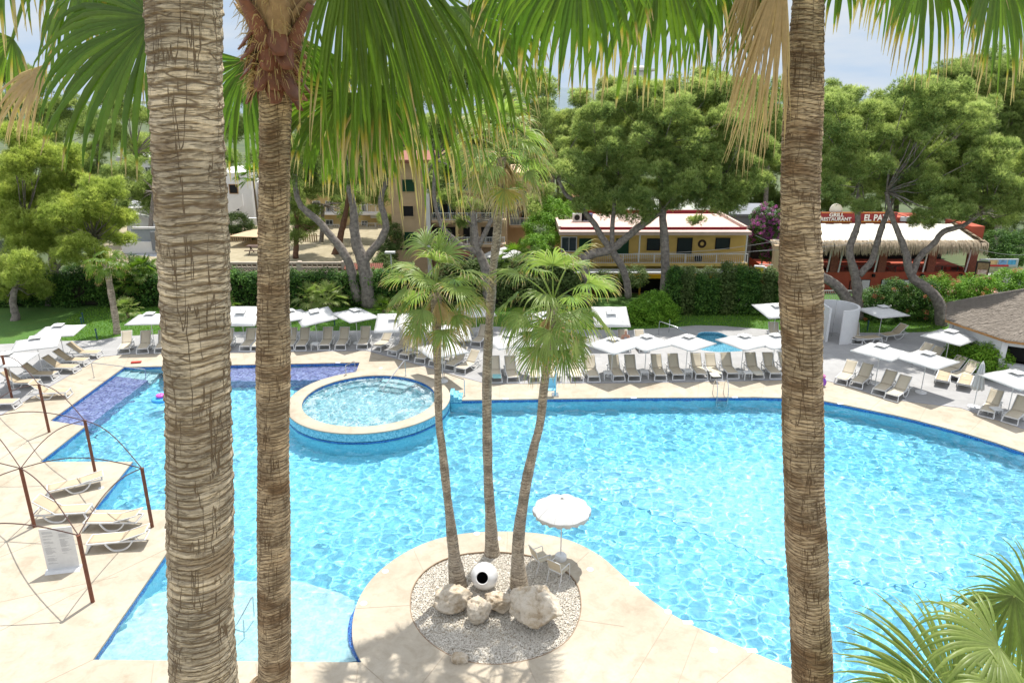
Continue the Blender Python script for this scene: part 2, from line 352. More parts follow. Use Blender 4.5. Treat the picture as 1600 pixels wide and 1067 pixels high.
# water
rng = np.random.default_rng(4)
WV = []
for i in range(46):
    lam = .42*(3.6**rng.random()); th = rng.normal(1.2, .95); WV.append((lam, th, rng.uniform(0, 6.28), .0033*lam*rng.uniform(.6, 1.3)))
def waves(X, Y, amp=1.0, k0=1.0):
    Z = np.zeros_like(X); A = .75+.35*np.sin(X*.31+1.3)*np.sin(Y*.27+.5)
    for lam, th, ph, a in WV:
        k = 2*math.pi/lam*k0; Z += a/k0*np.sin(k*(X*math.cos(th)+Y*math.sin(th))+ph)
    return Z*amp*A
def water_mesh(name, poly, z, step, amp, mat, k0=1.0, margin=.12, extra=None):
    xs = [p[0] for p in poly]; ys = [p[1] for p in poly]
    x = np.arange(min(xs)-.2, max(xs)+.2, step); y = np.arange(min(ys)-.2, max(ys)+.2, step)
    X, Y = np.meshgrid(x, y); big = offset_poly(poly, -margin); ins = inpoly(X, Y, big)
    Z = z+waves(X, Y, amp, k0)
    if extra is not None: Z = Z+extra(X, Y)
    idx = np.arange(X.size).reshape(X.shape); m = ins[:-1, :-1] & ins[1:, :-1] & ins[:-1, 1:] & ins[1:, 1:]
    q = np.stack([idx[:-1, :-1][m], idx[:-1, 1:][m], idx[1:, 1:][m], idx[1:, :-1][m]], -1)
    used = np.unique(q); mp = np.full(X.size, -1); mp[used] = np.arange(len(used))
    V = np.stack([X.ravel()[used], Y.ravel()[used], Z.ravel()[used]], -1)
    o = npmesh(name, V, mp[q], mat, smooth=True); tag(o, kind='structure'); o.cycles.is_caustics_caster = True; return o
def water_mat(name):
    m, n, l, b = _new(name); b.inputs['Base Color'].default_value = (.93, .99, 1, 1); b.inputs['Transmission Weight'].default_value = 1
    b.inputs['Roughness'].default_value = 0; b.inputs['IOR'].default_value = 1.33; return m
M_water = water_mat('clear_water')
wat = water_mesh('pool_water', pool, WZ, .058, 2.0, M_water, k0=1.55)
kwat = water_mesh('kids_pool_water', kid, -.06, .12, .5, M_water)
for o in recv: o.cycles.is_caustics_receiver = True

# ground, lawn, street, garden, hills
gm = MB(); zs = -2.4
Yh = 58.0
gm.add([(-3000, Yh, zs), (3000, Yh, zs), (3000, 76, zs), (-3000, 76, zs), (-3000, Yh-.2, -.05), (3000, Yh-.2, -.05), (3000, -300, -.05), (-3000, -300, -.05)],
       [(0, 1, 2, 3), (4, 5, 1, 0)])
hole_outer = [(-3000, -300), (3000, -300), (3000, Yh-.2), (-3000, Yh-.2)]
g2 = sheet('ground', hole_outer, [[(-44, -7), (44, -7), (44, 57), (-44, 57)]], -.05, M_ground)
tag(g2, kind='structure'); tag(gm.build('street', M_road), kind='structure')
fg = MB(); fg.add([(-3000, 76, zs-.004), (3000, 76, zs-.004), (3000, 5000, zs-.004), (-3000, 5000, zs-.004)], [(0, 1, 2, 3)]); tag(fg.build('far_ground', pm('far_scrub', (.10, .12, .05), (.05, .075, .03), .12, .95, .4, bd=.3)), kind='structure')
lawn = sheet('lawn', [(-44.5, 42.2), (60, 42.2), (60, 57.5), (-44.5, 57.5)], [[(p[0], p[1]) for p in offset_poly(kid, -.3)]], -.02, M_grass); tag(lawn, kind='structure')
# ================= ISLAND, WHIRLPOOL, SMALL POOL THINGS =================
M_white = pm('white_frame', (.66, .66, .65), (.58, .58, .57), 5, .45, .03)
M_sling = pm('beige_sling', (.54, .475, .36), (.48, .42, .32), 60, .8, .3, bd=.003)
M_slingd = pm('tan_sling', (.44, .36, .245), (.39, .315, .21), 60, .8, .3, bd=.003)
M_canvas = pm('white_canvas', (.62, .62, .605), (.56, .56, .55), 3, .85, .1, transl=.12)
M_steel = pm('steel_rail', (.62, .63, .65), (.5, .51, .53), 4, .25, 0, metal=1)
M_rust = pm('rust_steel', (.20, .075, .040), (.13, .048, .028), 9, .75, .2)
M_black = pm('black_metal', (.02, .02, .02), (.03, .03, .03), 5, .5, 0)
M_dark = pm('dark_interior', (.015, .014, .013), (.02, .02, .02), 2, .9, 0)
# gravel bed
gb_base = sheet('gravel_base', [(p[0], p[1]) for p in offset_poly(bed, -.05)], [], -.085, pm('gravel_earth', (.52, .47, .38), (.34, .28, .2), 9, .95, .6, bd=.03)); tag(gb_base, kind='structure')
rg = np.random.default_rng(9)
def gravel():
    bx = np.array(bed); x0, y0 = bx.min(0); x1, y1 = bx.max(0); n = 52000
    X = rg.uniform(x0, x1, n); Y = rg.uniform(y0, y1, n); k = inpoly(X, Y, bed)
    # bare patch of earth near the middle stone and at the left rim
    cx, cy, _ = G(690, 960); dx, dy, _ = G(765, 985)
    nearp = (np.hypot(X-cx, Y-cy) < .75) & (rg.random(n) < .45); k &= ~nearp
    nearp = (np.hypot((X-dx), (Y-dy)*1.6) < .8) & (rg.random(n) < .4); k &= ~nearp
    X, Y = X[k], Y[k]; n = len(X)
    base = np.array([(1, 0, 0), (0, 1, 0), (-1, 0, 0), (0, -1, 0), (0, 0, .75), (0, 0, -.6)])
    F8 = np.array([(0, 1, 4), (1, 2, 4), (2, 3, 4), (3, 0, 4), (1, 0, 5), (2, 1, 5), (3, 2, 5), (0, 3, 5)])
    s = rg.uniform(.012, .028, (n, 1, 1)); sx = s*rg.uniform(.7, 1.4, (n, 1, 3)); th = rg.uniform(0, 6.28, n)
    b = base[None]*sx + rg.normal(0, .004, (n, 6, 3)); c, s_ = np.cos(th)[:, None], np.sin(th)[:, None]
    V = np.stack([b[..., 0]*c-b[..., 1]*s_+X[:, None], b[..., 0]*s_+b[..., 1]*c+Y[:, None], b[..., 2]+rg.uniform(-.08, -.045, (n, 1))], -1).reshape(-1, 3)
    T = (F8[None]+(np.arange(n)*6)[:, None, None]).reshape(-1, 3)
    m, nn, l, b_ = _new('white_pebbles'); a = nn.new('ShaderNodeAttribute'); a.attribute_name = 'rnd'
    l.new(ramp(nn, l, a.outputs['Fac'], [(0, (.42, .36, .28)), (.15, (.60, .55, .47)), (.8, (.72, .68, .60))]), b_.inputs['Base Color']); b_.inputs['Roughness'].default_value = .8
    o = npmesh('gravel', V, None, m, tri=T, attrs={'rnd': np.repeat(rg.random(n), 6)}); tag(o, 'white pebble gravel filling the round palm bed', 'gravel', kind='stuff')
gravel()
rim = MB(); bo = offset_poly(bed, -.015); bi = offset_poly(bed, .015)
for i in range(len(bed)):
    j = (i+1) % len(bed); rim.hexa([(*bo[i], -.09), (*bi[i], -.09), (*bi[j], -.09), (*bo[j], -.09), (*bo[i], .006), (*bi[i], .006), (*bi[j], .006), (*bo[j], .006)])
tag(rim.build('bed_edging', pm('edging_steel', (.28, .2, .13), (.2, .14, .09), 12, .8)), 'thin brown metal edging around the round gravel bed', 'edging')

def rock(name, label, cx, cy, size, seed, rz=0, tilt=0, dark=False):
    bm = bmesh.new(); bmesh.ops.create_icosphere(bm, subdivisions=5, radius=1)
    S = Vector((seed*7.3, seed*3.1, seed*1.7)); M = Matrix.Rotation(rz, 3, 'Z') @ Matrix.Rotation(tilt, 3, 'Y')
    rr = random.Random(seed); planes = []
    for _ in range(15):
        d = Vector((rr.gauss(0, 1), rr.gauss(0, 1), rr.gauss(0, 1))).normalized(); planes.append((d, rr.uniform(.66, .94)))
    for v in bm.verts:
        p = v.co.copy(); q = p.copy()
        for d, k in planes:
            e = q.dot(d)-k
            if e > 0: q -= d*e*.85
        f = 1 + .14*mnoise.noise(p*1.4+S) + .07*mnoise.noise(p*3.4+S) + .035*mnoise.noise(p*9+S) + .02*mnoise.noise(p*20+S) - .05*max(0, .06-abs(mnoise.noise(p*2.1+S*3)))*12
        pit = mnoise.noise(p*2.6+S*2)
        if pit > .22: f -= (pit-.22)*.6
        q *= f; v.co = M @ Vector((q.x*size[0], q.y*size[1], q.z*size[2]))
    mz = min(v.co.z for v in bm.verts)
    for v in bm.verts: v.co.z += -mz-.16*size[2]-.06; v.co.x += cx; v.co.y += cy
    me = bpy.data.meshes.new(name); bm.to_mesh(me); bm.free(); me.materials.append(rock_mat()); 
    o = link(me, name, None, 'all'); return tag(o, label, 'rock', 'limestone boulders in the gravel bed')
def rock_mat():
    if 'limestone' in MATS: return MATS['limestone']
    m, n, l, b = _new('limestone'); v = coord(n, l); f = noise(n, l, v, 2.2, 8, .7, .4); g = noise(n, l, v, 14, 6, .75)
    c = ramp(n, l, f, [(.28, (.22, .15, .09)), (.40, (.40, .32, .22)), (.52, (.53, .46, .36)), (.8, (.62, .57, .49))])
    c = mixc(n, l, c, ramp(n, l, g, [(.33, (.55, .5, .44)), (.5, (1, 1, 1))]), .55, 'MULTIPLY')
    l.new(c, b.inputs['Base Color']); b.inputs['Roughness'].default_value = .9
    ms = noise(n, l, v, 6, 9, .8); bump(n, l, b, ms, .7, .05); return m
def at(u, v): p = G(u, v); return p.x, p.y
x, y = at(707, 958); rock('boulder', 'pale rounded limestone boulder left of the white pot, by the left palm foot', x, y+.25, (.66, .5, .46), 3, .35)
x, y = at(749, 972); rock('boulder', 'small pitted limestone boulder with dark hollows, in front of the others', x, y+.2, (.44, .38, .42), 5, .5)
x, y = at(779, 955); rock('boulder', 'low grey pitted boulder wedged between two bigger stones', x, y+.2, (.52, .36, .33), 8, -.1)
x, y = at(836, 983); rock('boulder', 'largest brown stained boulder at the foot of the leaning right palm', x, y+.35, (.86, .72, .64), 12, -.5)
x, y = at(718, 1030); rock('boulder', 'half buried flat brown stone at the front rim of the gravel', x, y, (.30, .2, .16), 17, -.1)
# white globe planter
def pot():
    p = G(757, 919); c = Vector((p.x, p.y+.1, .40)); t = thing('globe_pot', 'white glazed globe pot tipped on its side showing its round black mouth', 'pot', (c.x, c.y, 0))
    ax = (Vector((-.12, -.78, .42))).normalized(); M = ax.to_track_quat('Z', 'Y').to_matrix()
    prof = [(.001, -.44)] + [(.44*math.sin(a), -.44*math.cos(a)) for a in np.linspace(.12, 2.62, 26)] + [(.218, .40), (.20, .415), (.182, .40)]
    m, n, l, b = _new('white_glaze'); v = coord(n, l); f = noise(n, l, v, 3, 4)
    l.new(ramp(n, l, f, [(.3, (.60, .585, .57)), (.6, (.68, .68, .67))]), b.inputs['Base Color']); b.inputs['Roughness'].default_value = .22; b.inputs['Coat Weight'].default_value = .4
    MB().lathe(prof, c, 48, M=M).build('body', m, t, True)
    MB().lathe([(.182, .40), (.19, .30), (.30, .2), (.36, .0), (.2, -.3), (.001, -.36)], c, 32, M=M).build('mouth', M_dark, t, True)
pot()
# small round floor lights set in the deck
lt = pm('light_disc', (.78, .77, .75), (.66, .66, .66), 30, .5, .1)
proto = None
spots = [(922, 889, 'right of the island umbrella'), (1044, 955, 'beside the long right curve of the island'), (1115, 1015, 'on the island deck near the lower right edge'), (778, 841, 'behind the middle palm foot'), (745, 833, 'at the far edge of the island'), (602, 892, 'on the upper left rim of the island'), (568, 942, 'on the left rim of the island'),
         (595, 575, 'behind the whirlpool'), (158, 762, 'on the stepped deck by the single lounger'), (263, 826, 'on the deck by the lounger pair')]
for i, (u, v, s) in enumerate(spots):
    p = G(u, v); lab = 'small round light set in the stone '+s
    if proto is None:
        proto = thing('deck_light', lab, 'light', p, 0, 'round lights set in the pool deck')
        MB().lathe([(.001, .004), (.085, .004), (.11, .007), (.115, .001)], p, 20).build('rim', M_white, proto, True); MB().lathe([(.001, .012), (.04, .011), (.045, .004)], p, 12).build('lens', lt, proto, True)
    else: dup(proto, p, label=lab)

# ---- whirlpool ring ----
RZ = .42
cE = G(578, 627, RZ)
def ell(u, v, z=RZ): return G(u, v, z)
outp = [(451.5, 636), (458, 615), (480, 600), (512, 588), (550, 581), (592, 579), (632, 583), (664, 591), (690, 604), (703, 620), (703, 636), (688, 651), (660, 664), (625, 672), (585, 676.5), (545, 676.5), (508, 671), (477, 660), (458, 648)]
inp = [(469, 634), (473, 619), (490, 605), (520, 595), (556, 589), (592, 587), (627, 590), (656, 597), (675, 609), (680, 620), (676, 633), (660, 645), (635, 655), (604, 662), (572, 665), (538, 664), (508, 658), (484, 648)]
ro = smoothpoly([G(u, v, RZ) for u, v in outp], True, 4); ri = smoothpoly([G(u, v, RZ) for u, v in inp], True, 4)
def fit_circle(ps):
    A = np.array([[2*p.x, 2*p.y, 1] for p in ps]); b = np.array([p.x**2+p.y**2 for p in ps]); s = np.linalg.lstsq(A, b, rcond=None)[0]
    return s[0], s[1], math.sqrt(s[2]+s[0]**2+s[1]**2)
cx1, cy1, ra = fit_circle(ro); cx2, cy2, rb_ = fit_circle(ri); print('RING', cx1, cy1, ra, cx2, cy2, rb_)
cxr, cyr = (cx1+cx2)/2, (cy1+cy2)/2
NR = 96
circ = lambda r: [(cxr+r*math.cos(2*math.pi*i/NR), cyr+r*math.sin(2*math.pi*i/NR)) for i in range(NR)]
wp = thing('whirlpool', 'round raised whirlpool with beige stone rim and pale blue mosaic wall', 'whirlpool', (cxr, cyr, 0))
MB().lathe([(rb_, RZ-.05), (rb_, RZ), (rb_+.03, RZ+.02), (ra-.03, RZ+.02), (ra, RZ), (ra, RZ-.05), (ra-.03, RZ-.05)], (cxr, cyr, 0), NR).build('stone_rim', M_deck, wp, True)
MB().lathe([(ra-.03, RZ-.05), (ra-.03, -.03)], (cxr, cyr, 0), NR).build('outer_wall', M_tile_c, wp, True)
MB().lathe([(ra-.027, -.06), (ra-.027, -.15), (ra-.03, -.15)], (cxr, cyr, 0), NR).build('waterline_band', M_tile_b, wp, True)
lw = MB().lathe([(ra-.035, -.2), (ra-.035, -1.6)], (cxr, cyr, 0), NR).build('lower_wall', M_tile, wp, True)
lw.cycles.is_caustics_receiver = True
inn = MB().lathe([(.01, -.6), (rb_-.55, -.6), (rb_-.55, -.2), (rb_+.02, -.2), (rb_+.02, RZ-.05)], (cxr, cyr, 0), NR).build('basin', tile_mat('whirlpool_tile', [(.2, (.42, .72, .80)), (.8, (.54, .82, .88))], .06), wp)
bandi = MB().lathe([(rb_+.017, RZ-.052), (rb_+.017, RZ-.2)], (cxr, cyr, 0), NR).build('inner_band', M_tile_b, wp, True)
inn.cycles.is_caustics_receiver = True
stp = MB()
for i in range(3):
    r0 = rb_-.05-.42*i; a0, a1 = R(52), R(88); zt = RZ-.22-.22*i
    ps = [(cxr+r0*math.cos(a), cyr+r0*math.sin(a)) for a in np.linspace(a0, a1, 10)] + [(cxr+(r0-.42)*math.cos(a), cyr+(r0-.42)*math.sin(a)) for a in np.linspace(a1, a0, 10)]
    stp.prism(ps, zt-.3, zt)
stp.build('step', M_tile_w, wp).cycles.is_caustics_receiver = True
jet = [(cxr+(rb_-.75)*math.cos(a), cyr+(rb_-.75)*math.sin(a)) for a in np.linspace(0, 2*math.pi, 11)[:-1]]
def bub(X, Y):
    Z = np.zeros_like(X)
    for jx, jy in jet: Z += .045*np.exp(-((X-jx)**2+(Y-jy)**2)/.22)
    r_ = np.random.default_rng(2)
    for i in range(40):
        lam = r_.uniform(.18, .5); k = 2*math.pi/lam; th = r_.uniform(0, 6.28); Z += .0016*np.sin(k*(X*math.cos(th)+Y*math.sin(th))+r_.uniform(0, 6))
    return Z
jw = water_mesh('whirlpool_water', circ(rb_), RZ-.17, .06, .4, M_water, 1.4, .0, bub)
def foam():      # froth: thousands of tiny bubble rafts floating round the jets
    g = np.random.default_rng(21); n = 30000; a = g.uniform(0, 6.28, n); r = rb_*np.sqrt(g.random(n)); X_ = cxr+r*np.cos(a); Y_ = cyr+r*np.sin(a); d = np.full(n, .22)
    for jx, jy in jet: d += .75*np.exp(-((X_-jx)**2+(Y_-jy)**2)/.16)
    d += .6*np.exp(-((r-rb_+.3)/.35)**2); w_ = np.array([mnoise.noise(Vector((x*1.9, y*1.9, 3)))+.6*mnoise.noise(Vector((x*5, y*5, 8))) for x, y in zip(X_, Y_)]); k = g.random(n) < d*np.clip(.4+1.6*w_, 0, 1.6); X_, Y_ = X_[k], Y_[k]; n = len(X_)
    Z_ = RZ-.17+bub(X_, Y_)+.006; s_ = g.uniform(.008, .034, n); t = np.linspace(0, 2*math.pi, 7)[:-1]; e = g.uniform(.5, 1, n)
    V = np.stack([X_[:, None]+s_[:, None]*np.cos(t), Y_[:, None]+(s_*e)[:, None]*np.sin(t), np.repeat(Z_[:, None], 6, 1)], -1).reshape(-1, 3); b0 = (np.arange(n)*6)[:, None]
    T = np.concatenate([b0+np.array([0, i, i+1]) for i in range(1, 5)]); o = npmesh('foam', V, None, pm('foam_white', (.60, .68, .70), (.52, .62, .66), 20, .6, 0, transl=.4), tri=T); tag(o, 'white froth bubbling round the whirlpool jets', 'foam', kind='stuff')
foam()
# stepped tile wall right of the ring
sw = MB()
for i, (u0, u1, h) in enumerate([(703, 709, .30), (709, 716, .17), (716, 722, .06)]):
    p0 = G(u0, 624); p1 = G(u1, 624.5); sw.box(((p0.x+p1.x)/2, p0.y+.35, h/2-.1), (p1.x-p0.x-.004, .9, h+.2))
tag(sw.build('stepped_wall', M_tile_c), 'low stepped mosaic wall at the right of the whirlpool rim', 'wall')

# ---- handrails ----
def rail(label, pts, r=.024, posts=()):
    t = thing('handrail', label, 'handrail', (pts[0][0], pts[0][1], 0), 0, None)
    MB().tube(smooth_path(pts), r, 8).build('tube', M_steel, t, True)
    for p0, p1 in posts: MB().tube([p0, p1], r, 8).build('post', M_steel, t, True)
    for q in (pts[0], pts[-1]):
        if q[2] > -.05 and q[2] < .6: MB().lathe([(.06, 0), (.055, .02), (.03, .025)], (q[0], q[1], q[2]), 12).build('flange', M_steel, t, True)
def smooth_path(pts, r=.12, k=4):
    pts = [Vector(p) for p in pts]; out = [pts[0]]
    for i in range(1, len(pts)-1):
        a = pts[i]+(pts[i-1]-pts[i]).normalized()*min(r, (pts[i-1]-pts[i]).length*.4); c = pts[i]+(pts[i+1]-pts[i]).normalized()*min(r, (pts[i+1]-pts[i]).length*.4)
        for s in range(k+1):
            t = s/k; out.append(a*(1-t)**2+pts[i]*2*t*(1-t)+c*t*t)
    out.append(pts[-1]); return out
a = G(147, 590); rail('steel handrail on the left deck reaching over the purple shelf steps', [a, a+Vector((0, 0, .9)), G(227, 577, .75), G(228, 593, -.1)])
a = G(634, 587, RZ+.02); e = G(597, 608, .3); rail('steel handrail leaning down into the whirlpool', [a, a+Vector((0, 0, .95)), e])
a = G(555, 580, 0.02); c = G(541, 587, RZ); rail('small steel hoop rail behind the whirlpool', [a, a+Vector((0, 0, .62)), c+Vector((0, 0, .6)), c])
a = G(726, 619); rail('steel handrail right of the whirlpool by the stepped wall', [G(694, 590), G(694, 590)+Vector((0, 0, .3)), a+Vector((0, 0, .95)), a])
a = G(365, 985, -.33); b2 = G(382, 1000, -.33); rail('steel handrail standing in the shallow beach of the pool', [a, G(395, 930, .75), G(397, 962, -.1)], posts=[(b2, b2+Vector((.05, 0, .75)))])
a = G(1029, 523); b2 = G(1045, 520); c = G(1068, 524); rail('steel handrail at the left end of the kids pool', [a, a+Vector((0, 0, .95)), G(1060, 512, .8), G(1078, 522, .1)], posts=[(b2, b2+Vector((0, 0, .93)))])
# pool ladder
def ladder():
    c = G(1128, 620); t = thing('pool_ladder', 'steel pool ladder with submerged treads at the far edge', 'ladder', (c.x, c.y, 0))
    for s in (-1, 1):
        x = c.x+s*.29
        MB().tube(smooth_path([(x, c.y+.75, 0), (x, c.y+.7, .55), (x, c.y+.3, .9), (x, c.y-.05, .55), (x, c.y-.12, -.2), (x, c.y-.12, -1.2)], .25, 5), .022, 8).build('rail', M_steel, t, True)
    for z in (-.3, -.55, -.8, -1.05): MB().box((c.x, c.y-.12, z), (.56, .09, .03)).build('tread', M_steel, t)
ladder()
# pool hoist chair (pale blue) behind the leaning palm
def hoist():
    c = G(868, 621); t = thing('pool_hoist', 'pale blue pool access hoist chair at the far edge behind the leaning palm', 'hoist', (c.x, c.y, 0))
    bl = pm('hoist_blue', (.28, .60, .72), (.22, .52, .66), 5, .5, .05)
    MB().tube([(c.x, c.y+.3, 0), (c.x, c.y+.3, 1.7)], .05, 10).build('post', bl, t, True)
    MB().tube(smooth_path([(c.x, c.y+.3, 1.65), (c.x, c.y-.35, 1.6), (c.x, c.y-.4, .9)]), .035, 8).build('arm', M_white, t, True)
    MB().box((c.x-.25, c.y+.1, .45), (.45, .45, .05)).build('seat', bl, t); MB().box((c.x-.25, c.y+.33, .72), (.45, .04, .5)).build('backrest', bl, t)
    MB().box((c.x, c.y+.3, .03), (.35, .5, .06)).build('base', M_steel, t)
hoist()
def inflatable():
    c = G(251, 622); t = thing('swim_ring', 'pink and blue inflatable ring floating beside the thick left trunk', 'swim ring', (c.x, c.y, WZ))
    for nm, col, R0, r0, z in (('ring', (.05, .35, .75), .34, .13, 0), ('head', (.7, .12, .5), .13, .09, .22)):
        m = MB(); m.lathe([(R0+r0*math.cos(a), z+r0*math.sin(a)) for a in np.linspace(0, 2*math.pi, 13)], (c.x, c.y, WZ+.05), 24).build(nm, pm('vinyl_'+nm, col, tuple(k*.8 for k in col), 4, .3, 0), t, True)
inflatable()
def anemo(u, v, lab):
    p = G(u, v, -1.54); m = MB().lathe([(.001, .02), (.13, .02), (.14, 0)], p, 16); tag(m.build('pool_drain', pm('drain_steel', (.15, .3, .4), (.1, .2, .3), 9, .4)), lab, 'drain')
anemo(1342, 862, 'dark round drain on the pool floor right of the right trunk'); anemo(155, 707, 'dark oval drain on the pool floor near the left stepped edge')
# ================= LOUNGERS, UMBRELLAS, TABLES, CHAIRS =================
def make_lounger(back_deg, sling):
    t = thing('sun_lounger', 'x', 'sun lounger')
    f = MB(); zt = .33
    for s in (-1, 1):
        f.bar((s*.31, 0, zt), (s*.31, 1.93, zt), .045, .05)
    f.bar((-.31, .02, zt), (.31, .02, zt), .05, .05); f.bar((-.31, 1.91, zt-.01), (.31, 1.91, zt-.01), .05, .045)
    f.bar((-.31, 1.25, zt-.02), (.31, 1.25, zt-.02), .04, .03)
    f.build('frame', M_white, t)
    for s in (-1, 1):     # foot-end legs joined by a low bar, arched rear legs
        m = MB(); m.bar((s*.31, .08, zt), (s*.345, -.03, .02), .045, .06); m.build('leg', M_white, t)
        m = MB(); pts = [(s*.33, .62, zt-.02), (s*.35, .72, .16), (s*.36, .86, .03), (s*.36, 1.18, .03), (s*.355, 1.38, .14), (s*.33, 1.5, zt-.02)]
        pts = smooth_path(pts, .12, 3)
        for i in range(len(pts)-1): m.bar(pts[i], pts[i+1], .05, .045)
        m.build('arched_leg', M_white, t)
    MB().bar((-.345, -.03, .03), (.345, -.03, .03), .05, .045).build('foot_bar', M_white, t)
    sl_ = MB(); n = 8; y0, y1 = .03, 1.12
    vs = []
    for i in range(n+1):
        y = y0+(y1-y0)*i/n
        for k in range(5):
            x = -.285+.57*k/4; vs.append((x, y, zt+.03-.018*math.sin(math.pi*k/4)*math.sin(math.pi*i/n)))
    sl_.add(vs, [(i*5+k, i*5+k+1, (i+1)*5+k+1, (i+1)*5+k) for i in range(n) for k in range(4)])
    o = sl_.build('seat_sling', sling, t, True); sol(o, .012)
    a = R(back_deg); L = .86; bk = MB(); vs = []
    for i in range(n+1):
        r = L*i/n; bow = .025*math.sin(math.pi*i/n)
        for k in range(5):
            x = -.29+.58*k/4; vs.append((x, y1+r*math.cos(a)+bow*math.sin(a), zt+.035+r*math.sin(a)-bow*math.cos(a)-.012*math.sin(math.pi*k/4)))
    bk.add(vs, [(i*5+k, i*5+k+1, (i+1)*5+k+1, (i+1)*5+k) for i in range(n) for k in range(4)])
    o = bk.build('backrest', sling, t, True); sol(o, .014)
    bf = MB(); 
    for s in (-1, 1): bf.bar((s*.305, y1-.02, zt+.02), (s*.305, y1+L*math.cos(a), zt+.02+L*math.sin(a)), .03, .035)
    bf.bar((-.305, y1+L*math.cos(a), zt+.015+L*math.sin(a)), (.305, y1+L*math.cos(a), zt+.015+L*math.sin(a)), .035, .03)
    if back_deg > 12: 
        for s in (-1, 1): bf.bar((s*.27, y1+.5*math.cos(a), zt+.5*math.sin(a)), (s*.27, y1+.62, zt-.05), .02, .02)
    bf.build('back_frame', M_white, t)
    return t
def sol(o, th):
    md = o.modifiers.new('s', 'SOLIDIFY'); md.thickness = th; md.offset = 0
LP = {}
def lounger(foot, head, label, kind=46, group='beige sun loungers round the pool', z=.012, sling=None):
    a = G(*foot, z); ratio = math.sin(R(kind)); hz = .33+.86*ratio; b_ = G(*head, z+hz); d = Vector((b_.x-a.x, b_.y-a.y)); rz = math.atan2(-d.x, d.y)
    key = (kind, sling)
    if key not in LP:
        LP[key] = make_lounger(kind, sling or M_sling); r = LP[key]; r.location = (a.x, a.y, z); r.rotation_euler = (0, 0, rz); r['label'] = label; r['group'] = group
        return r
    return dup(LP[key], (a.x, a.y, z), rz, label, group)
ORD = ['first', 'second', 'third', 'fourth', 'fifth', 'sixth', 'seventh', 'eighth', 'ninth', 'tenth', 'eleventh', 'twelfth', 'thirteenth', 'fourteenth', 'fifteenth', 'sixteenth', 'seventeenth', 'eighteenth']
# left terrace, feet pointing at the pool
for i, (f, h) in enumerate([((157, 558), (96, 536)), ((137, 570), (77, 547)), ((121, 581), (61, 557)), ((88, 592), (24, 568)), ((60, 605), (0, 580)), ((109, 619), (42, 597)), ((28, 636), (-38, 612)), ((-5, 622), (-70, 600))]):
    lounger(f, h, f'tan lounger, {ORD[i]} from the back lawn among those on the left terrace', 42, sling=M_slingd)
# back row behind the purple shelf
for i, (f, h) in enumerate([((194, 553), (200, 514)), ((223, 553), (230, 514)), ((251, 552), (257, 514)), ((352, 549), (358, 513)), ((383, 549), (393, 513)), ((401, 549), (410, 513)), ((451, 548), (457, 512)), ((470, 548), (477, 512)), ((507, 547), (513, 511)), ((532, 547), (539, 511)), ((566, 546), (571, 511)), ]):
    lounger(f, h, f'beige lounger, {ORD[i]} from the left in the row behind the purple shelf', 50)
for i, (f, h) in enumerate([((588, 549), (608, 515)), ((613, 556), (633, 523)), ((631, 562), (650, 528)), ((656, 568), (674, 533)), ((678, 573), (697, 538)), ((702, 579), (724, 542)), ((719, 584), (741, 548))]):
    lounger(f, h, f'beige lounger, {ORD[i]} from the left in the slanting row beside the whirlpool', 44)
for i, (f, h) in enumerate([((775, 598), (772, 556)), ((802, 598), (796, 556)), ((837, 598), (830, 556)), ((868, 597), (862, 556)), ((902, 597), (895, 555)), ((928, 597), (921, 555)), ((967, 596), (957, 553)), ((991, 596), (982, 552)), ((1032, 595), (1024, 552)), ((1060, 594), (1050, 552)), ((1096, 593), (1086, 551)), ((1119, 593), (1108, 551)), ((1145, 592), (1133, 551)), ((1184, 592), (1171, 550)), ((1212, 592), (1197, 549)), ((1238, 591), (1222, 549))]):
    lounger(f, h, f'beige lounger, {ORD[i]} from the left in the long row by the far pool edge', 50)
for i, (f, h, s) in enumerate([((977, 551), (972, 514), 'carrying the seated guest'), ((1007, 551), (998, 515), 'behind the front row, right of the seated guest'), ((717, 541), (728, 508), 'left of the pair beyond the tall middle palm'), ((743, 542), (757, 508), 'under a parasol just left of the tall middle palm'),
                                  ((1214, 538), (1207, 502), 'standing alone left of the white curved wall'), ((1338, 538), (1334, 503), 'just right of the white curved wall')]):
    lounger(f, h, 'beige lounger on the rear terrace, '+s, 48)
for i, (f, h, s, k) in enumerate([((1313, 601), (1336, 560), 'left one of the first pair right of the thick right trunk', 44), ((1337, 606), (1361, 565), 'right one of the first pair right of the thick right trunk', 44), ((1372, 618), (1405, 571), 'left one of the pair before the open centre parasol', 44), ((1392, 626), (1428, 579), 'right one of the pair before the open centre parasol', 44),
        ((1422, 567), (1462, 534), 'left one of the pair against the round green bush', 44), ((1437, 573), (1479, 540), 'right one of the pair against the round green bush', 44), ((1469, 588), (1512, 555), 'left one of the pair left of the closed parasol', 44), ((1488, 596), (1532, 562), 'right one of the pair left of the closed parasol', 44),
        ((1540, 652), (1562, 605), 'nearest pool corner on the right, left of a little table', 46), ((1577, 662), (1610, 612), 'at the right picture edge beside the little table', 46)]):
    lounger(f, h, 'beige lounger, '+s, k)
lounger((1475, 588), (1463, 618), 'flat tan lounger seen from its head, left one beside the closed parasol', 4, sling=M_slingd); lounger((1510, 594), (1497, 625), 'flat tan lounger seen from its head, right one beside the closed parasol', 4, sling=M_slingd)
lounger((1378, 531), (1412, 507), 'tan lounger in profile with its back raised, under the rear right parasol', 38, sling=M_slingd); lounger((1372, 533), (1352, 525), 'tan lounger lying low under the rear right parasol', 8, sling=M_slingd)
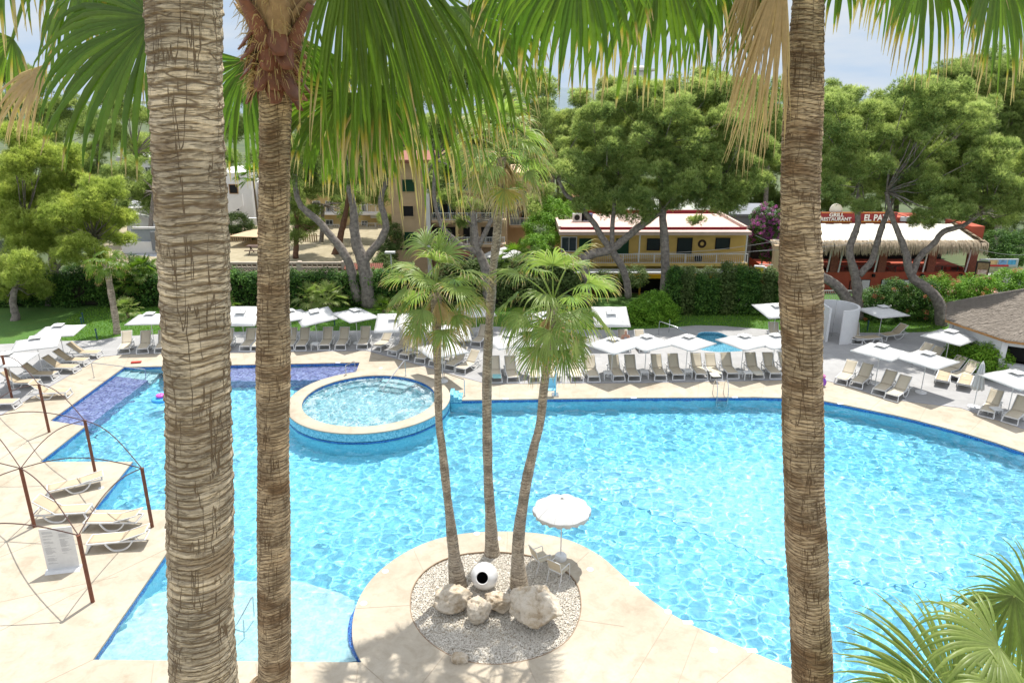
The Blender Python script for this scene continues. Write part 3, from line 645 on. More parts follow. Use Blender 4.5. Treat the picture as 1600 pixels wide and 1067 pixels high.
# under the pergola
lounger((76, 775), (132, 746), 'low folded lounger on the stepped deck beside the water notch', 8, z=0, sling=M_slingd)
lounger((142, 806), (62, 778), 'pale lounger, backrest raised, between the two front pergola posts', 40, z=0, sling=M_slingd)
lounger((139, 822), (222, 800), 'pale lounger pointing at the pool behind the menu board', 17, z=0, sling=M_slingd); lounger((142, 856), (225, 826), 'pale lounger nearest the camera, pointing at the pool', 17, z=0, sling=M_slingd)

# ---- square parasols ----
def make_parasol():
    t = thing('parasol', 'x', 'parasol')
    MB().tube([(0, 0, .05), (0, 0, 2.28)], .022, 10).build('pole', M_white, t, True)
    MB().lathe([(.001, .07), (.06, .07), (.07, .05), (.27, .045), (.29, .02), (.29, 0)], (0, 0, 0), 24).build('base', pm('parasol_base', (.7, .7, .7), (.6, .6, .6), 6, .5, .05), t, True)
    c = MB(); h = 1.12; n = 8; vs = []
    for i in range(n+1):
        for k in range(n+1):
            x = -h+2*h*i/n; y = -h+2*h*k/n; r = max(abs(x), abs(y))/h
            sag = .035*(1-abs(abs(x)-abs(y))/h)*r*(1-r)*4
            z = 2.28-.40*r - .05*(min(abs(x), abs(y))/h)**2*0 + (-.03*math.sin(math.pi*min(1, abs(min(abs(x), abs(y)))/max(.01, max(abs(x), abs(y)))))*r) - sag
            vs.append((x, y, z))
    f_ = [(i*(n+1)+k, (i+1)*(n+1)+k, (i+1)*(n+1)+k+1, i*(n+1)+k+1) for i in range(n) for k in range(n)]
    c.add(vs, f_)
    o = c.build('canopy', M_canvas, t, True); sol(o, .006)
    v = MB()
    for s, (ax, ay) in enumerate([(1, 0), (0, 1), (-1, 0), (0, -1)]):      # thin valance below each edge
        px, py = -ay, ax; m = 8
        for q in range(m):
            a = -h+2*h*q/m; b = -h+2*h*(q+1)/m
            def e(tv, dz): return (ax*h*1.002+px*tv, ay*h*1.002+py*tv, 1.885+dz)
            v.quad(e(a, -.05), e(b, -.05), e(b, .0), e(a, .0))
    o = v.build('valance', M_canvas, t); sol(o, .006)
    tp = MB(); g = .3; tp.add([(-g, -g, 2.27), (g, -g, 2.27), (g, g, 2.27), (-g, g, 2.27), (0, 0, 2.37)], [(0, 1, 4), (1, 2, 4), (2, 3, 4), (3, 0, 4)]); o = tp.build('vent_cap', M_canvas, t); sol(o, .006)
    MB().lathe([(.03, 2.36), (.035, 2.39), (.001, 2.41)], (0, 0, 0), 10).build('finial', pm('grey_plastic', (.3, .3, .31), (.25, .25, .25), 4, .5, 0), t, True)
    rb = MB()
    for k in range(8):
        a = math.pi/4*k; L = h*(1.414 if k % 2 else 1)*.97; rb.bar((0, 0, 2.22), (L*math.cos(a), L*math.sin(a), 1.86), .015, .02)
    rb.build('ribs', M_white, t)
    return t
para0 = make_parasol(); first = [True]
def parasol(u, v, rz, lab, tilt=None, z=.012):
    p = G(u, v, 2.38)
    lab = 'white square parasol '+lab
    if first[0]: o = para0; first[0] = False; o.location = (p.x, p.y, z); o.rotation_euler = (0, 0, R(rz)); o['label'] = lab; o['group'] = 'white square parasols'
    else: o = dup(para0, (p.x, p.y, z), R(rz), lab, 'white square parasols')
    if tilt:      # tilt the head about its hub: tilt = (degrees about local x, about local y)
        Mx = Matrix.Translation((0, 0, 2.2)) @ Matrix.Rotation(R(tilt[0]), 4, 'X') @ Matrix.Rotation(R(tilt[1]), 4, 'Y') @ Matrix.Translation((0, 0, -2.2))
        for c in o.children:
            if c.name.split('.')[0] in ('canopy', 'valance', 'vent_cap', 'finial', 'ribs'): c.matrix_basis = Mx
    return o
parasol(90, 505, 12, 'furthest back on the left terrace beside the shaded lawn'); parasol(54, 524, 25, 'second from the lawn on the left terrace'); parasol(8, 549, 8, 'cut by the left picture edge')
parasol(233, 487, 5, 'mostly hidden behind the thick left trunk'); parasol(376, 483, 0, 'with strongly tilted canopy between the two left trunks', (17, 0)); parasol(452, 482, 35, 'half hidden behind the second trunk'); parasol(491, 483, 28, 'tilted, first right of the second trunk', (6, -6)); parasol(555, 481, 45, 'pointing a corner at the pool, under the forked grey pine', (4, 3))
parasol(615, 493, 3, 'behind the yellowed fronds of the left island palm', (14, 0)); parasol(655, 499, 20, 'second behind the left island palm crown'); parasol(704, 508, 10, 'between the left and middle island palms', (8, 0)); parasol(744, 476, 12, 'beside the tall middle palm trunk at the hedge')
parasol(852, 487, 20, 'behind the crown of the leaning palm', (6, 0)); parasol(955, 484, 0, 'with steeply tilted canopy before the bright green bush', (18, 0)); parasol(958, 526, 40, 'above the seated guest'); parasol(1011, 522, 32, 'right of the seated guest'); parasol(1076, 522, 38, 'at the left tip of the kids pool'); parasol(1164, 521, 30, 'at the right of the kids pool'); parasol(1213, 520, 20, 'half behind the thick right trunk at the terrace'); parasol(1214, 474, 12, 'near the hedge left of the thick right trunk', (8, 0))
parasol(690, 533, 30, 'over the slanting row of loungers'); parasol(795, 520, 25, 'just right of the tall middle palm')
parasol(1381, 476, 15, 'over the profile lounger near the leaning pine'); parasol(1378, 536, 38, 'first before the white curved wall'); parasol(1487, 514, 33, 'beside the round green bush'); parasol(1451, 548, 32, 'over the pair of flat loungers'); parasol(1590, 578, 20, 'cut by the right picture edge near the hut')
# closed parasol
def closed():
    p = G(1521, 636, .012); t = thing('closed_parasol', 'closed white parasol with hanging folds, between loungers on the right', 'parasol', p)
    MB().tube([p, p+Vector((0, 0, 2.5))], .022, 8).build('pole', M_white, t, True)
    MB().lathe([(.001, .09), (.06, .09), (.29, .05), (.29, 0)], p, 24).build('base', MATS['parasol_base'], t, True)
    n = 48; m = MB(); vs = []; prof = [(.03, 2.45), (.08, 2.3), (.12, 2.0), (.16, 1.6), (.21, 1.25), (.24, 1.0)]
    for (r, z) in prof:
        for k in range(n):
            a = 2*math.pi*k/n; rr = r*(1+.32*math.sin(a*8)) ; vs.append((p.x+rr*math.cos(a), p.y+rr*math.sin(a), p.z+z+(.04*math.sin(a*8+1) if z < 1.1 else 0)))
    m.add(vs, [(i*n+k, i*n+(k+1) % n, (i+1)*n+(k+1) % n, (i+1)*n+k) for i in range(len(prof)-1) for k in range(n)]); o = m.build('canopy', M_canvas, t, True); sol(o, .006)
closed()
# ---- side tables ----
tab = None
for i, (u, v, s) in enumerate([(493, 546, 'between loungers behind the purple shelf'), (640, 556, 'in the slanting row beside the whirlpool'), (1006, 590, 'left of the first umbrella pole in the long row'), (1074, 589, 'near the middle of the long row'), (1167, 592, 'under the kids pool parasol in the long row'), (1554, 650, 'between the two loungers at the right corner'), (949, 592, 'behind the dry fronds in the long row'), (690, 576, 'at the right end of the slanting row'), (27, 600, 'on the left terrace between loungers')]):
    p = G(u, v, .012); lab = 'small white square side table '+s
    if tab is None:
        tab = thing('side_table', lab, 'side table', p, 0, 'white side tables')
        MB().box(p+Vector((0, 0, .40)), (.46, .46, .035)).build('tabletop', M_white, tab)
        for a in (-1, 1):
            for b in (-1, 1): MB().bar(p+Vector((a*.19, b*.19, .385)), p+Vector((a*.21, b*.21, 0)), .045, .045).build('leg', M_white, tab)
    else: dup(tab, p, label=lab)
# ---- island umbrella ----
def island_umb():
    p = G(876, 873); t = thing('garden_umbrella', 'round white umbrella with scalloped drop edge standing at the right of the island', 'umbrella', p)
    H = 2.35; n = 64; m = MB(); vs = []; prof = [(.02, H), (.3, H-.06), (.6, H-.17), (.85, H-.30), (.98, H-.40)]
    for (r, z) in prof:
        for k in range(n):
            a = 2*math.pi*k/n; g = abs(math.cos(a*5)); rr = r*(.93+.07*g)
            vs.append((p.x+rr*math.cos(a), p.y+rr*math.sin(a), z-(.03*(1-g))*r))
    for k in range(n):
        a = 2*math.pi*k/n; g = abs(math.cos(a*5)); rr = .985*(.93+.07*g); vs.append((p.x+rr*math.cos(a), p.y+rr*math.sin(a), H-.52-.05*(1-g)+.04*math.cos(a*20)))
    L = len(prof)+1
    m.add(vs, [(i*n+k, (i+1)*n+k, (i+1)*n+(k+1) % n, i*n+(k+1) % n) for i in range(L-1) for k in range(n)]); o = m.build('canopy', M_canvas, t, True); sol(o, .006)
    MB().tube([p+Vector((0, 0, .05)), p+Vector((0, 0, H+.02))], .02, 8).build('pole', M_white, t, True)
    MB().lathe([(.02, H+.0), (.03, H+.04), (.001, H+.07)], (p.x, p.y, 0), 8).build('finial', MATS['grey_plastic'], t, True)
    MB().lathe([(.001, .2), (.17, .19), (.2, .16), (.21, .05), (.2, 0)], (p.x, p.y, 0), 20).build('base', M_white, t, True)
    rb = MB()
    for k in range(10):
        a = math.pi/5*k; rb.bar((p.x, p.y, H-.03), (p.x+.93*math.cos(a), p.y+.93*math.sin(a), H-.42), .01, .012)
    rb.build('ribs', M_white, t)
    sm = MB()
    for k in range(10):
        a = math.pi/5*k; sm.tube([(p.x+r*1.0*math.cos(a), p.y+r*1.0*math.sin(a), z+.006) for r, z in prof], .006, 5)
    sm.build('seams', pm('seam_grey', (.42, .41, .39), (.38, .37, .35), 5, .9, 0), t, True)
    for (u, v, rz, lab) in [(845, 887, R(-62), 'pale outdoor armchair left of the island umbrella, seen from its side'), (873, 905, R(-38), 'pale outdoor armchair nearer the camera, facing away below the umbrella')]:
        c = G(u, v, -.05); t2 = thing('garden_chair', lab, 'chair', c, rz, 'pale armchairs on the island')
        def W(x, y, z): return Matrix.Translation(c) @ Matrix.Rotation(rz, 4, 'Z') @ Vector((x, y, z))
        def pth(*q): return [W(*a) for a in q]
        for s in (-1, 1):
            MB().tube(smooth_path(pth((s*.27, .24, 0), (s*.27, .22, .64), (s*.27, -.24, .62)), .07), .014, 8).build('armrest', M_white, t2, True)
            MB().tube(smooth_path(pth((s*.25, -.33, 0), (s*.25, -.2, .42), (s*.25, -.34, .88)), .06), .014, 8).build('leg', M_white, t2, True)
        fr = MB(); fr.tube(pth((-.25, -.34, .88), (.25, -.34, .88)), .014, 8); fr.tube(pth((-.27, .23, .43), (.27, .23, .43)), .014, 8); fr.tube(pth((-.25, -.2, .42), (.25, -.2, .42)), .014, 8); fr.build('frame', M_white, t2, True)
        MB().hexa(pth((-.25, -.2, .42), (.25, -.2, .42), (.26, .23, .44), (-.26, .23, .44), (-.25, -.2, .435), (.25, -.2, .435), (.26, .23, .455), (-.26, .23, .455))).build('seat', M_sling, t2)
        MB().hexa(pth((-.24, -.235, .52), (.24, -.235, .52), (.24, -.335, .87), (-.24, -.335, .87), (-.24, -.25, .515), (.24, -.25, .515), (.24, -.35, .865), (-.24, -.35, .865))).build('backrest', M_sling, t2)
island_umb()
# ---- pergolas: rust posts with arched rods ----
def pergola():
    t = thing('pergola', 'open pergola of rusty round posts joined by thin arched rods, left of the pool', 'pergola', G(60, 830))
    H = 2.42
    ps = {k: G(u, v) for k, (u, v) in {'A': (77, 675), 'B': (149, 739), 'D': (238, 823), 'C': (54, 823), 'E': (145, 940)}.items()}
    # rows continue outside the picture on a regular grid
    ab = ps['B']-ps['A']; ps['F'] = ps['C']+(ps['A']-ps['B'])*1.0; ps['F2'] = ps['C']-(ps['D']-ps['B'])*.0+(ps['C']-ps['D'])*1.0; ps['G'] = ps['E']+(ps['C']-ps['D'])*1.0; ps['H'] = ps['A']+(ps['C']-ps['B'])*1.0
    ps['I'] = ps['A']-ab
    for k, p in ps.items():
        MB().tube([p, p+Vector((0, 0, H))], .062, 14).build('post', M_rust, t, True)
        MB().lathe([(.001, H+.012), (.07, H+.01), (.07, H-.01), (.062, H-.01)], (p.x, p.y, 0), 14).build('cap', M_rust, t, True)
    def arc(a, b, rise, off=0):
        pts = [a.lerp(b, s/14)+Vector((0, 0, H+rise*math.sin(math.pi*s/14))) for s in range(15)]
        MB().tube(pts, .019, 6).build('rod', pm('rust_dark', (.085, .04, .03), (.05, .025, .02), 9, .7, .1), t, True)
    pairs = [('A', 'B'), ('B', 'D'), ('D', 'E'), ('B', 'C'), ('C', 'D'), ('C', 'E'), ('F', 'C'), ('A', 'F'), ('G', 'E'), ('C', 'G'), ('F2', 'C'), ('H', 'A'), ('I', 'A'), ('B', 'F'), ('F2', 'G')]
    done = set()
    for a, b in pairs:
        if (a, b) in done or (b, a) in done: continue
        done.add((a, b)); arc(ps[a], ps[b], .42)
pergola()
# ---- menu board ----
def menu():
    a = G(74, 893); b = G(127, 887); c = (a+b)/2; t = thing('menu_board', 'white freestanding menu board with two columns of small grey text', 'menu board', c)
    d = (b-a).normalized(); nrm = Vector((d.y, -d.x, 0)); H = 1.62; lean = -.0
    w_ = (b-a).length/2*.95
    up = Vector((0, 0, 1))
    o = MB(); p0 = c-d*w_; p1 = c+d*w_; o.hexa([p0+nrm*.012+up*.06, p1+nrm*.012+up*.06, p1-nrm*.012+up*.06, p0-nrm*.012+up*.06, p0+nrm*.012+up*H, p1+nrm*.012+up*H, p1-nrm*.012+up*H, p0-nrm*.012+up*H]); o.build('panel', M_white, t)
    f = MB(); q0 = c-d*(w_+.04); q1 = c+d*(w_+.04); f.hexa([q0+nrm*.2, q1+nrm*.2, q1-nrm*.2, q0-nrm*.2, q0+nrm*.12+up*.07, q1+nrm*.12+up*.07, q1-nrm*.12+up*.07, q0-nrm*.12+up*.07]); f.build('foot', M_white, t)
    # printed lines, unreadable at this size in the photo
    tx = MB(); r = random.Random(5); 
    for col in (0, 1):
        z = H-.12
        while z > (.25 if col == 0 else .62):
            if r.random() < .14: z -= .05; continue
            L = r.uniform(.35, .8)*w_*.82; x0 = -w_*.85+col*w_*.98
            a_ = c+d*x0+nrm*.0145+up*z; b_ = a_+d*L; tx.quad(a_, b_, b_+up*.011, a_+up*.011); z -= .031
    tx.build('print', pm('print_grey', (.33, .33, .34), (.3, .3, .3), 4, .8, 0), t)
menu()
# ---- bollard lights and little poles on the lawn ----
bp = None
for u, v, s in [(131, 504, 'under the left pines'), (129, 512, 'beside the left palm trunk'), (152, 530, 'at the terrace edge'), (523, 509, 'behind the forked pine'), (1355, 517, 'beside the white curved wall')]:
    p = G(u, v, 0); lab = 'short dark bollard lamp on the lawn '+s
    if bp is None:
        bp = thing('bollard_lamp', lab, 'lamp', p, 0, 'bollard lamps on the lawn'); MB().lathe([(.04, 0), (.04, .6), (.06, .62), (.06, .72), (.001, .74)], p, 10).build('body', pm('bollard_teal', (.03, .09, .12), (.02, .06, .08), 4, .5, 0), bp, True)
    else: dup(bp, p, label=lab)
# ---- white curved shower wall ----
def curved():
    c = G(1300, 528); t = thing('shower_screen', 'white curved plaster shower wall wrapped round an open inside', 'wall', (c.x, c.y, 0)); wm = pm('white_plaster', (.64, .64, .635), (.58, .58, .58), 2, .8, .15)
    m = MB(); r0, r1, H = 1.28, 1.42, 2.25; a0, a1 = R(-95), R(120); n = 40
    vs = []
    for i in range(n+1):
        a = a0+(a1-a0)*i/n
        for r, z in ((r1, 0), (r1, H), (r0, H), (r0, 0)): vs.append((c.x+r*math.cos(a), c.y+r*math.sin(a), z))
    m.add(vs, [(i*4+k, (i+1)*4+k, (i+1)*4+(k+1) % 4, i*4+(k+1) % 4) for i in range(n) for k in range(4)]+[(0, 1, 2, 3), (n*4+3, n*4+2, n*4+1, n*4)])
    m.build('curved_wall', wm, t, True)
    e = Vector((c.x+1.35*math.cos(a0)-.1, c.y+1.35*math.sin(a0)-.05, 0))
    m2 = MB(); m2.box((c.x-.72, c.y+.25, H/2), (.14, 2.2, H)); m2.build('straight_wall', wm, t)
    MB().tube([(c.x+.1, c.y+.3, 0), (c.x+.1, c.y+.3, 2.5), (c.x+.1, c.y, 2.55)], .02, 8).build('shower_pipe', M_steel, t, True)
curved()
# ---- seated guest ----
def guest():
    base = G(977, 549, .012); t = thing('person', 'guest in grey top and dark red shorts straddling the lounger end under the parasol', 'person', base)
    bx, by = base.x, base.y+.22; skin = pm('skin', (.48, .27, .19), (.42, .23, .16), 6, .6, .05)
    J = {'pelvis': (0, .12, .48), 'waist': (0, .1, .66), 'chest': (0, .0, .88), 'neck': (0, -.04, 1.04), 'headb': (0, -.06, 1.12), 'headt': (0, -.08, 1.3),
         'hl': (-.1, .08, .47), 'kl': (-.27, -.24, .52), 'al': (-.36, -.3, .09), 'tl': (-.40, -.48, .03), 'hr': (.1, .08, .47), 'kr': (.27, -.24, .52), 'ar': (.30, -.32, .09), 'tr': (.33, -.5, .03),
         'sl': (-.2, -.0, .97), 'el': (-.27, -.14, .68), 'wl': (-.06, -.32, .56), 'fl': (.0, -.38, .54), 'sr': (.2, -.0, .97), 'er': (.27, -.14, .68), 'wr': (.08, -.32, .58), 'fr': (.02, -.38, .57)}
    rad = {'pelvis': .15, 'waist': .14, 'chest': .155, 'neck': .055, 'headb': .085, 'headt': .085, 'hl': .1, 'kl': .06, 'al': .042, 'tl': .035, 'hr': .1, 'kr': .06, 'ar': .042, 'tr': .035, 'sl': .065, 'el': .043, 'wl': .03, 'fl': .03, 'sr': .065, 'er': .043, 'wr': .03, 'fr': .03}
    E = [('pelvis', 'waist'), ('waist', 'chest'), ('chest', 'neck'), ('neck', 'headb'), ('headb', 'headt'), ('pelvis', 'hl'), ('hl', 'kl'), ('kl', 'al'), ('al', 'tl'), ('pelvis', 'hr'), ('hr', 'kr'), ('kr', 'ar'), ('ar', 'tr'), ('chest', 'sl'), ('sl', 'el'), ('el', 'wl'), ('wl', 'fl'), ('chest', 'sr'), ('sr', 'er'), ('er', 'wr'), ('wr', 'fr')]
    def skinned(name, keys, grow, mat):
        ks = [k for k in J if k in keys]; me = bpy.data.meshes.new(name); me.from_pydata([Vector(J[k])+Vector((bx-base.x, by-base.y, 0)) for k in ks], [(ks.index(a), ks.index(b)) for a, b in E if a in keys and b in keys], [])
        o = bpy.data.objects.new(name, me); COL.objects.link(o); o.parent = t; me.materials.append(mat)
        md = o.modifiers.new('k', 'SKIN'); sv = me.skin_vertices[0].data
        for i, k in enumerate(ks): sv[i].radius = (rad[k]+grow, rad[k]+grow); sv[i].use_root = (i == 0)
        o.modifiers.new('s', 'SUBSURF').levels = 2; o.modifiers['s'].render_levels = 2
    skinned('body', set(J), 0, skin)
    skinned('shirt', {'waist', 'chest', 'sl', 'sr'}, .022, pm('shirt_grey', (.36, .38, .44), (.3, .31, .36), 8, .9, .1))
    J['kml'] = (-.2, -.1, .5); 
    skinned('shorts', {'pelvis', 'hl', 'hr'}, .025, pm('shorts_red', (.2, .04, .05), (.15, .03, .04), 8, .9, .1))
guest()
# ---- folded towel on a lounger, kiosk clutter by the right trunk ----
p = G(254, 548, .012); tw = MB(); tw.box((p.x+.02, p.y+.75, .375), (.5, .5, .02)); tag(tw.build('towel', pm('towel_teal', (.05, .36, .36), (.04, .3, .3), 30, .95, .4)), 'teal towel spread on the lounger beside the thick left trunk', 'towel')
p = G(122, 568, .012)
p = G(845, 560, .012)

dm = None
for i, (u, v, s_) in enumerate([(790, 623, 'between the two right island palms'), (990, 621.5, 'behind the long lounger row, left of the ladder'), (1148, 620.5, 'just right of the pool ladder'), (1313, 630.5, 'right of the thick right trunk'), (1175, 1016, 'on the near curved deck at lower right'), (991, 912, 'on the island edge right of the two armchairs'), (1075, 972, 'halfway along the near curved deck'), (528, 566.5, 'behind the purple shelf near the small hoop rail')]):
    p = G(u, v, .002); lab = 'small white depth tile '+s_
    if dm is None: dm = tag(MB().box((0, 0, .004), (.3, .16, .008)).build('depth_marker', M_white), lab, 'tile', 'white depth marking tiles'); dm.location = p
    else: dup(dm, p, label=lab)
p = G(213, 567, 0); tag(MB().box((p.x, p.y, .06), (.55, .22, .06), .2).build('sandal_pair', pm('sandal_red', (.5, .06, .04), (.4, .04, .03), 6, .8, .1)), 'small red sandals left on the deck behind the shelf steps', 'sandals')
p = G(1285, 603, .012); t = thing('pool_toy', 'small purple inflatable toy peeping out right of the thick right trunk', 'toy', p); MB().lathe([(.001, 0), (.16, .08), (.19, .25), (.12, .42), (.001, .5)], p, 16).build('body', pm('toy_purple', (.25, .08, .45), (.2, .06, .4), 3, .4, 0), t, True); MB().lathe([(.001, .42), (.1, .5), (.11, .6), (.001, .7)], p, 12).build('head', pm('toy_pink', (.6, .2, .4), (.5, .15, .35), 3, .4, 0), t, True)
for (u, v, hz, c, lab) in [((1119), 588, .40, (.62, .60, .52), 'cream towel folded on a lounger in the long row'), (1186, 585, .40, (.60, .58, .50), 'cream towel on a lounger near the right end of the long row'), (776, 590, .40, (.25, .50, .50), 'pale teal towel on the first lounger of the long row')]:
    p = G(u, v, hz); b = MB(); b.box((p.x, p.y+.3, hz-.02), (.46, .55, .03), .05); b.box((p.x+.03, p.y+.05, hz-.005), (.44, .18, .04), .1); tag(b.build('towel', pm('towel_'+str(int(c[0]*100)), c, tuple(k*.85 for k in c), 30, .95, .4)), lab, 'towel')
# ================= PALMS =================
def leaf_mat(name, g1, g2, yel=(.50, .36, .05), dry=(.54, .40, .21), transl=.35, rough=.38):
    m, n, l, b = _new(name); a = n.new('ShaderNodeAttribute'); a.attribute_name = 'dry'; r_ = n.new('ShaderNodeAttribute'); r_.attribute_name = 'rnd'
    g = ramp(n, l, r_.outputs['Fac'], [(0, g1), (1, g2)])
    c = mixc(n, l, g, yel, ramp(n, l, a.outputs['Fac'], [(.38, 0.0), (.52, 1.0)])); c = mixc(n, l, c, dry, ramp(n, l, a.outputs['Fac'], [(.48, 0.0), (.62, 1.0)]))
    v = coord(n, l); f = noise(n, l, v, 25, 3); c = mixc(n, l, c, ramp(n, l, f, [(.3, (.8, .8, .8)), (.7, (1.1, 1.1, 1.1))]), .6, 'MULTIPLY')
    l.new(c, b.inputs['Base Color']); b.inputs['Roughness'].default_value = rough; b.inputs['Specular IOR Level'].default_value = .45
    t = n.new('ShaderNodeBsdfTranslucent'); l.new(mixc(n, l, c, (.9, 1.15, .6), .8, 'MULTIPLY'), t.inputs[0]); s = n.new('ShaderNodeMixShader'); s.inputs[0].default_value = transl
    l.new(b.outputs[0], s.inputs[1]); l.new(t.outputs[0], s.inputs[2]); l.new(s.outputs[0], n['Material Output'].inputs[0]); return m
M_palm = leaf_mat('palm_leaf', (.085, .17, .016), (.20, .29, .03), transl=.55)
M_palmi = leaf_mat('palm_leaf_pale', (.20, .27, .06), (.36, .42, .13), transl=.55, dry=(.55, .41, .24))
M_dead = leaf_mat('dead_leaf', (.50, .34, .17), (.62, .45, .25), yel=(.60, .40, .17), dry=(.62, .44, .23), transl=.35, rough=.7)
def unit(v): return v/max(1e-9, np.linalg.norm(v))
class Leaves:
    def __init__(s): s.V = []; s.Q = []; s.D = []; s.Rn = []; s.n = 0
    def put(s, V, Q, D, Rn):
        s.V.append(V); s.Q.append(Q+s.n); s.D.append(D); s.Rn.append(Rn); s.n += len(V)
    def build(s, name, mat, parent):
        return npmesh(name, np.concatenate(s.V), np.concatenate(s.Q), mat, parent, smooth=False, attrs={'dry': np.concatenate(s.D), 'rnd': np.concatenate(s.Rn)})
    def blade(s, rng, h, t, nrm, Rr, spread=120, N=40, droop=1.0, dry=.0, tip=.35, stations=9, cup=.25, split=.42, limp=None, width=1.0, lenfall=.22):
        """fan blade: h hastula point, t forward direction, nrm blade normal; spread = half angle in degrees"""
        h = np.array(h, float); t = unit(np.array(t, float)); nrm = np.array(nrm, float); nrm = unit(nrm-t*nrm.dot(t)); sd = np.cross(nrm, t)
        ph = np.linspace(-R(spread), R(spread), N)+rng.normal(0, R(.8), N); dphi = 2*R(spread)/N
        frac = np.abs(ph)/R(spread)
        L = Rr*(1-lenfall*frac**1.5)*rng.uniform(.93, 1.05, N)
        d0 = np.cos(ph)[:, None]*t+np.sin(ph)[:, None]*sd
        S = stations; ss = np.linspace(0, 1, S)**.9
        pos = np.tile(h, (N, 1)); d = d0+nrm*cup*(frac**2)[:, None]; d /= np.linalg.norm(d, axis=1)[:, None]
        lim = rng.uniform(.7, 1.35, N)*droop if limp is None else limp*rng.uniform(.8, 1.2, N)
        P_ = [pos.copy()]; Dd = [d.copy()]
        for k in range(1, S):
            step = (ss[k]-ss[k-1])*L; g = np.clip((ss[k]-split*.7)/(1-split*.7), 0, 1)**.9
            d = d+np.array([0, 0, -1.0])*(lim*g*1.05)[:, None]*(ss[k]-ss[k-1])*4.2+rng.normal(0, .012+.05*g, (N, 3)); d /= np.linalg.norm(d, axis=1)[:, None]
            pos = pos+d*step[:, None]; P_.append(pos.copy()); Dd.append(d.copy())
        Pm = np.stack(P_, 1); Dm = np.stack(Dd, 1)               # N,S,3
        wfull = np.minimum(ss[None]*L[:, None], split*L[:, None])*dphi*.56+.004*Rr
        tap = np.where(ss < split, 1, np.clip(1-(ss-split)/(1-split), 0.03, 1)**.75); W = wfull*tap[None]*width
        # side vector: derivative around the fan, kept across the drop
        sv = np.cos(ph)[:, None]*sd-np.sin(ph)[:, None]*t; sv = np.repeat(sv[:, None], S, 1); sv = sv-Dm*(sv*Dm).sum(-1)[..., None]; sv /= np.maximum(1e-6, np.linalg.norm(sv, axis=-1))[..., None]
        tw = rng.normal(0, .5, N)[:, None]*np.clip((ss-split)/(1-split), 0, 1)[None]
        nn = np.cross(Dm, sv); c_, s_ = np.cos(tw)[..., None], np.sin(tw)[..., None]; sv, nn = sv*c_+nn*s_, nn*c_-sv*s_
        fold = .38
        A = Pm-sv*W[..., None]-nn*(W*fold)[..., None]; B = Pm+nn*(W*fold)[..., None]; C = Pm+sv*W[..., None]-nn*(W*fold)[..., None]
        V = np.stack([A, B, C], 2).reshape(-1, 3)
        idx = np.arange(N*S*3).reshape(N, S, 3)
        q = np.concatenate([np.stack([idx[:, :-1, j], idx[:, :-1, j+1], idx[:, 1:, j+1], idx[:, 1:, j]], -1).reshape(-1, 4) for j in (0, 1)])
        tipn = 1-tip*rng.uniform(.3, 1.5, N)
        D = dry+np.clip((ss[None]-tipn[:, None])/(.0001+1-tipn[:, None]).clip(.12), 0, 1)*.95+rng.normal(0, .05, (N, 1))
        D = np.repeat(np.clip(D, 0, 1)[..., None], 3, 2).reshape(-1); Rn = np.repeat(np.clip(rng.random(N)*.6+rng.random()*.4, 0, 1), S*3)
        s.put(V, q, D, Rn)
    def stalk(s, pts, r0, r1, dry=.0, rnd=.9):
        m = MB(); n = len(pts); m.tube([Vector(p) for p in pts], [r0+(r1-r0)*i/(n-1) for i in range(n)], 5, cap=False)
        V = np.array(m.v); s.put(V, np.array(m.f), np.full(len(V), dry), np.full(len(V), rnd))
    def leaf(s, rng, c, az, el, Lp, Rr, sag=.35, **kw):
        """whole leaf from crown centre c: petiole leaving at azimuth az, elevation el (radians)"""
        c = np.array(c, float); d = np.array([math.cos(el)*math.cos(az), math.cos(el)*math.sin(az), math.sin(el)]); p = c+d*.05; pts = [p.copy()]
        for k in range(6):
            d = unit(d+np.array([0, 0, -1.0])*sag*.16*math.cos(el)**.5 if math.cos(el) > 0 else d); p = p+d*Lp/6; pts.append(p.copy())
        s.stalk(pts, .022*min(1.3, Lp), .012, dry=min(.28, kw.get('dry', 0)) if kw.get('dry', 0) < .5 else .7)
        side = np.array([-math.sin(az), math.cos(az), 0]); nrm = np.cross(d, side); nrm = nrm if nrm[2] > 0 else -nrm
        nrm = unit(nrm+rng.normal(0, .25, 3)); s.blade(rng, p, unit(d+np.array([0, 0, -.25])), nrm, Rr, **kw)
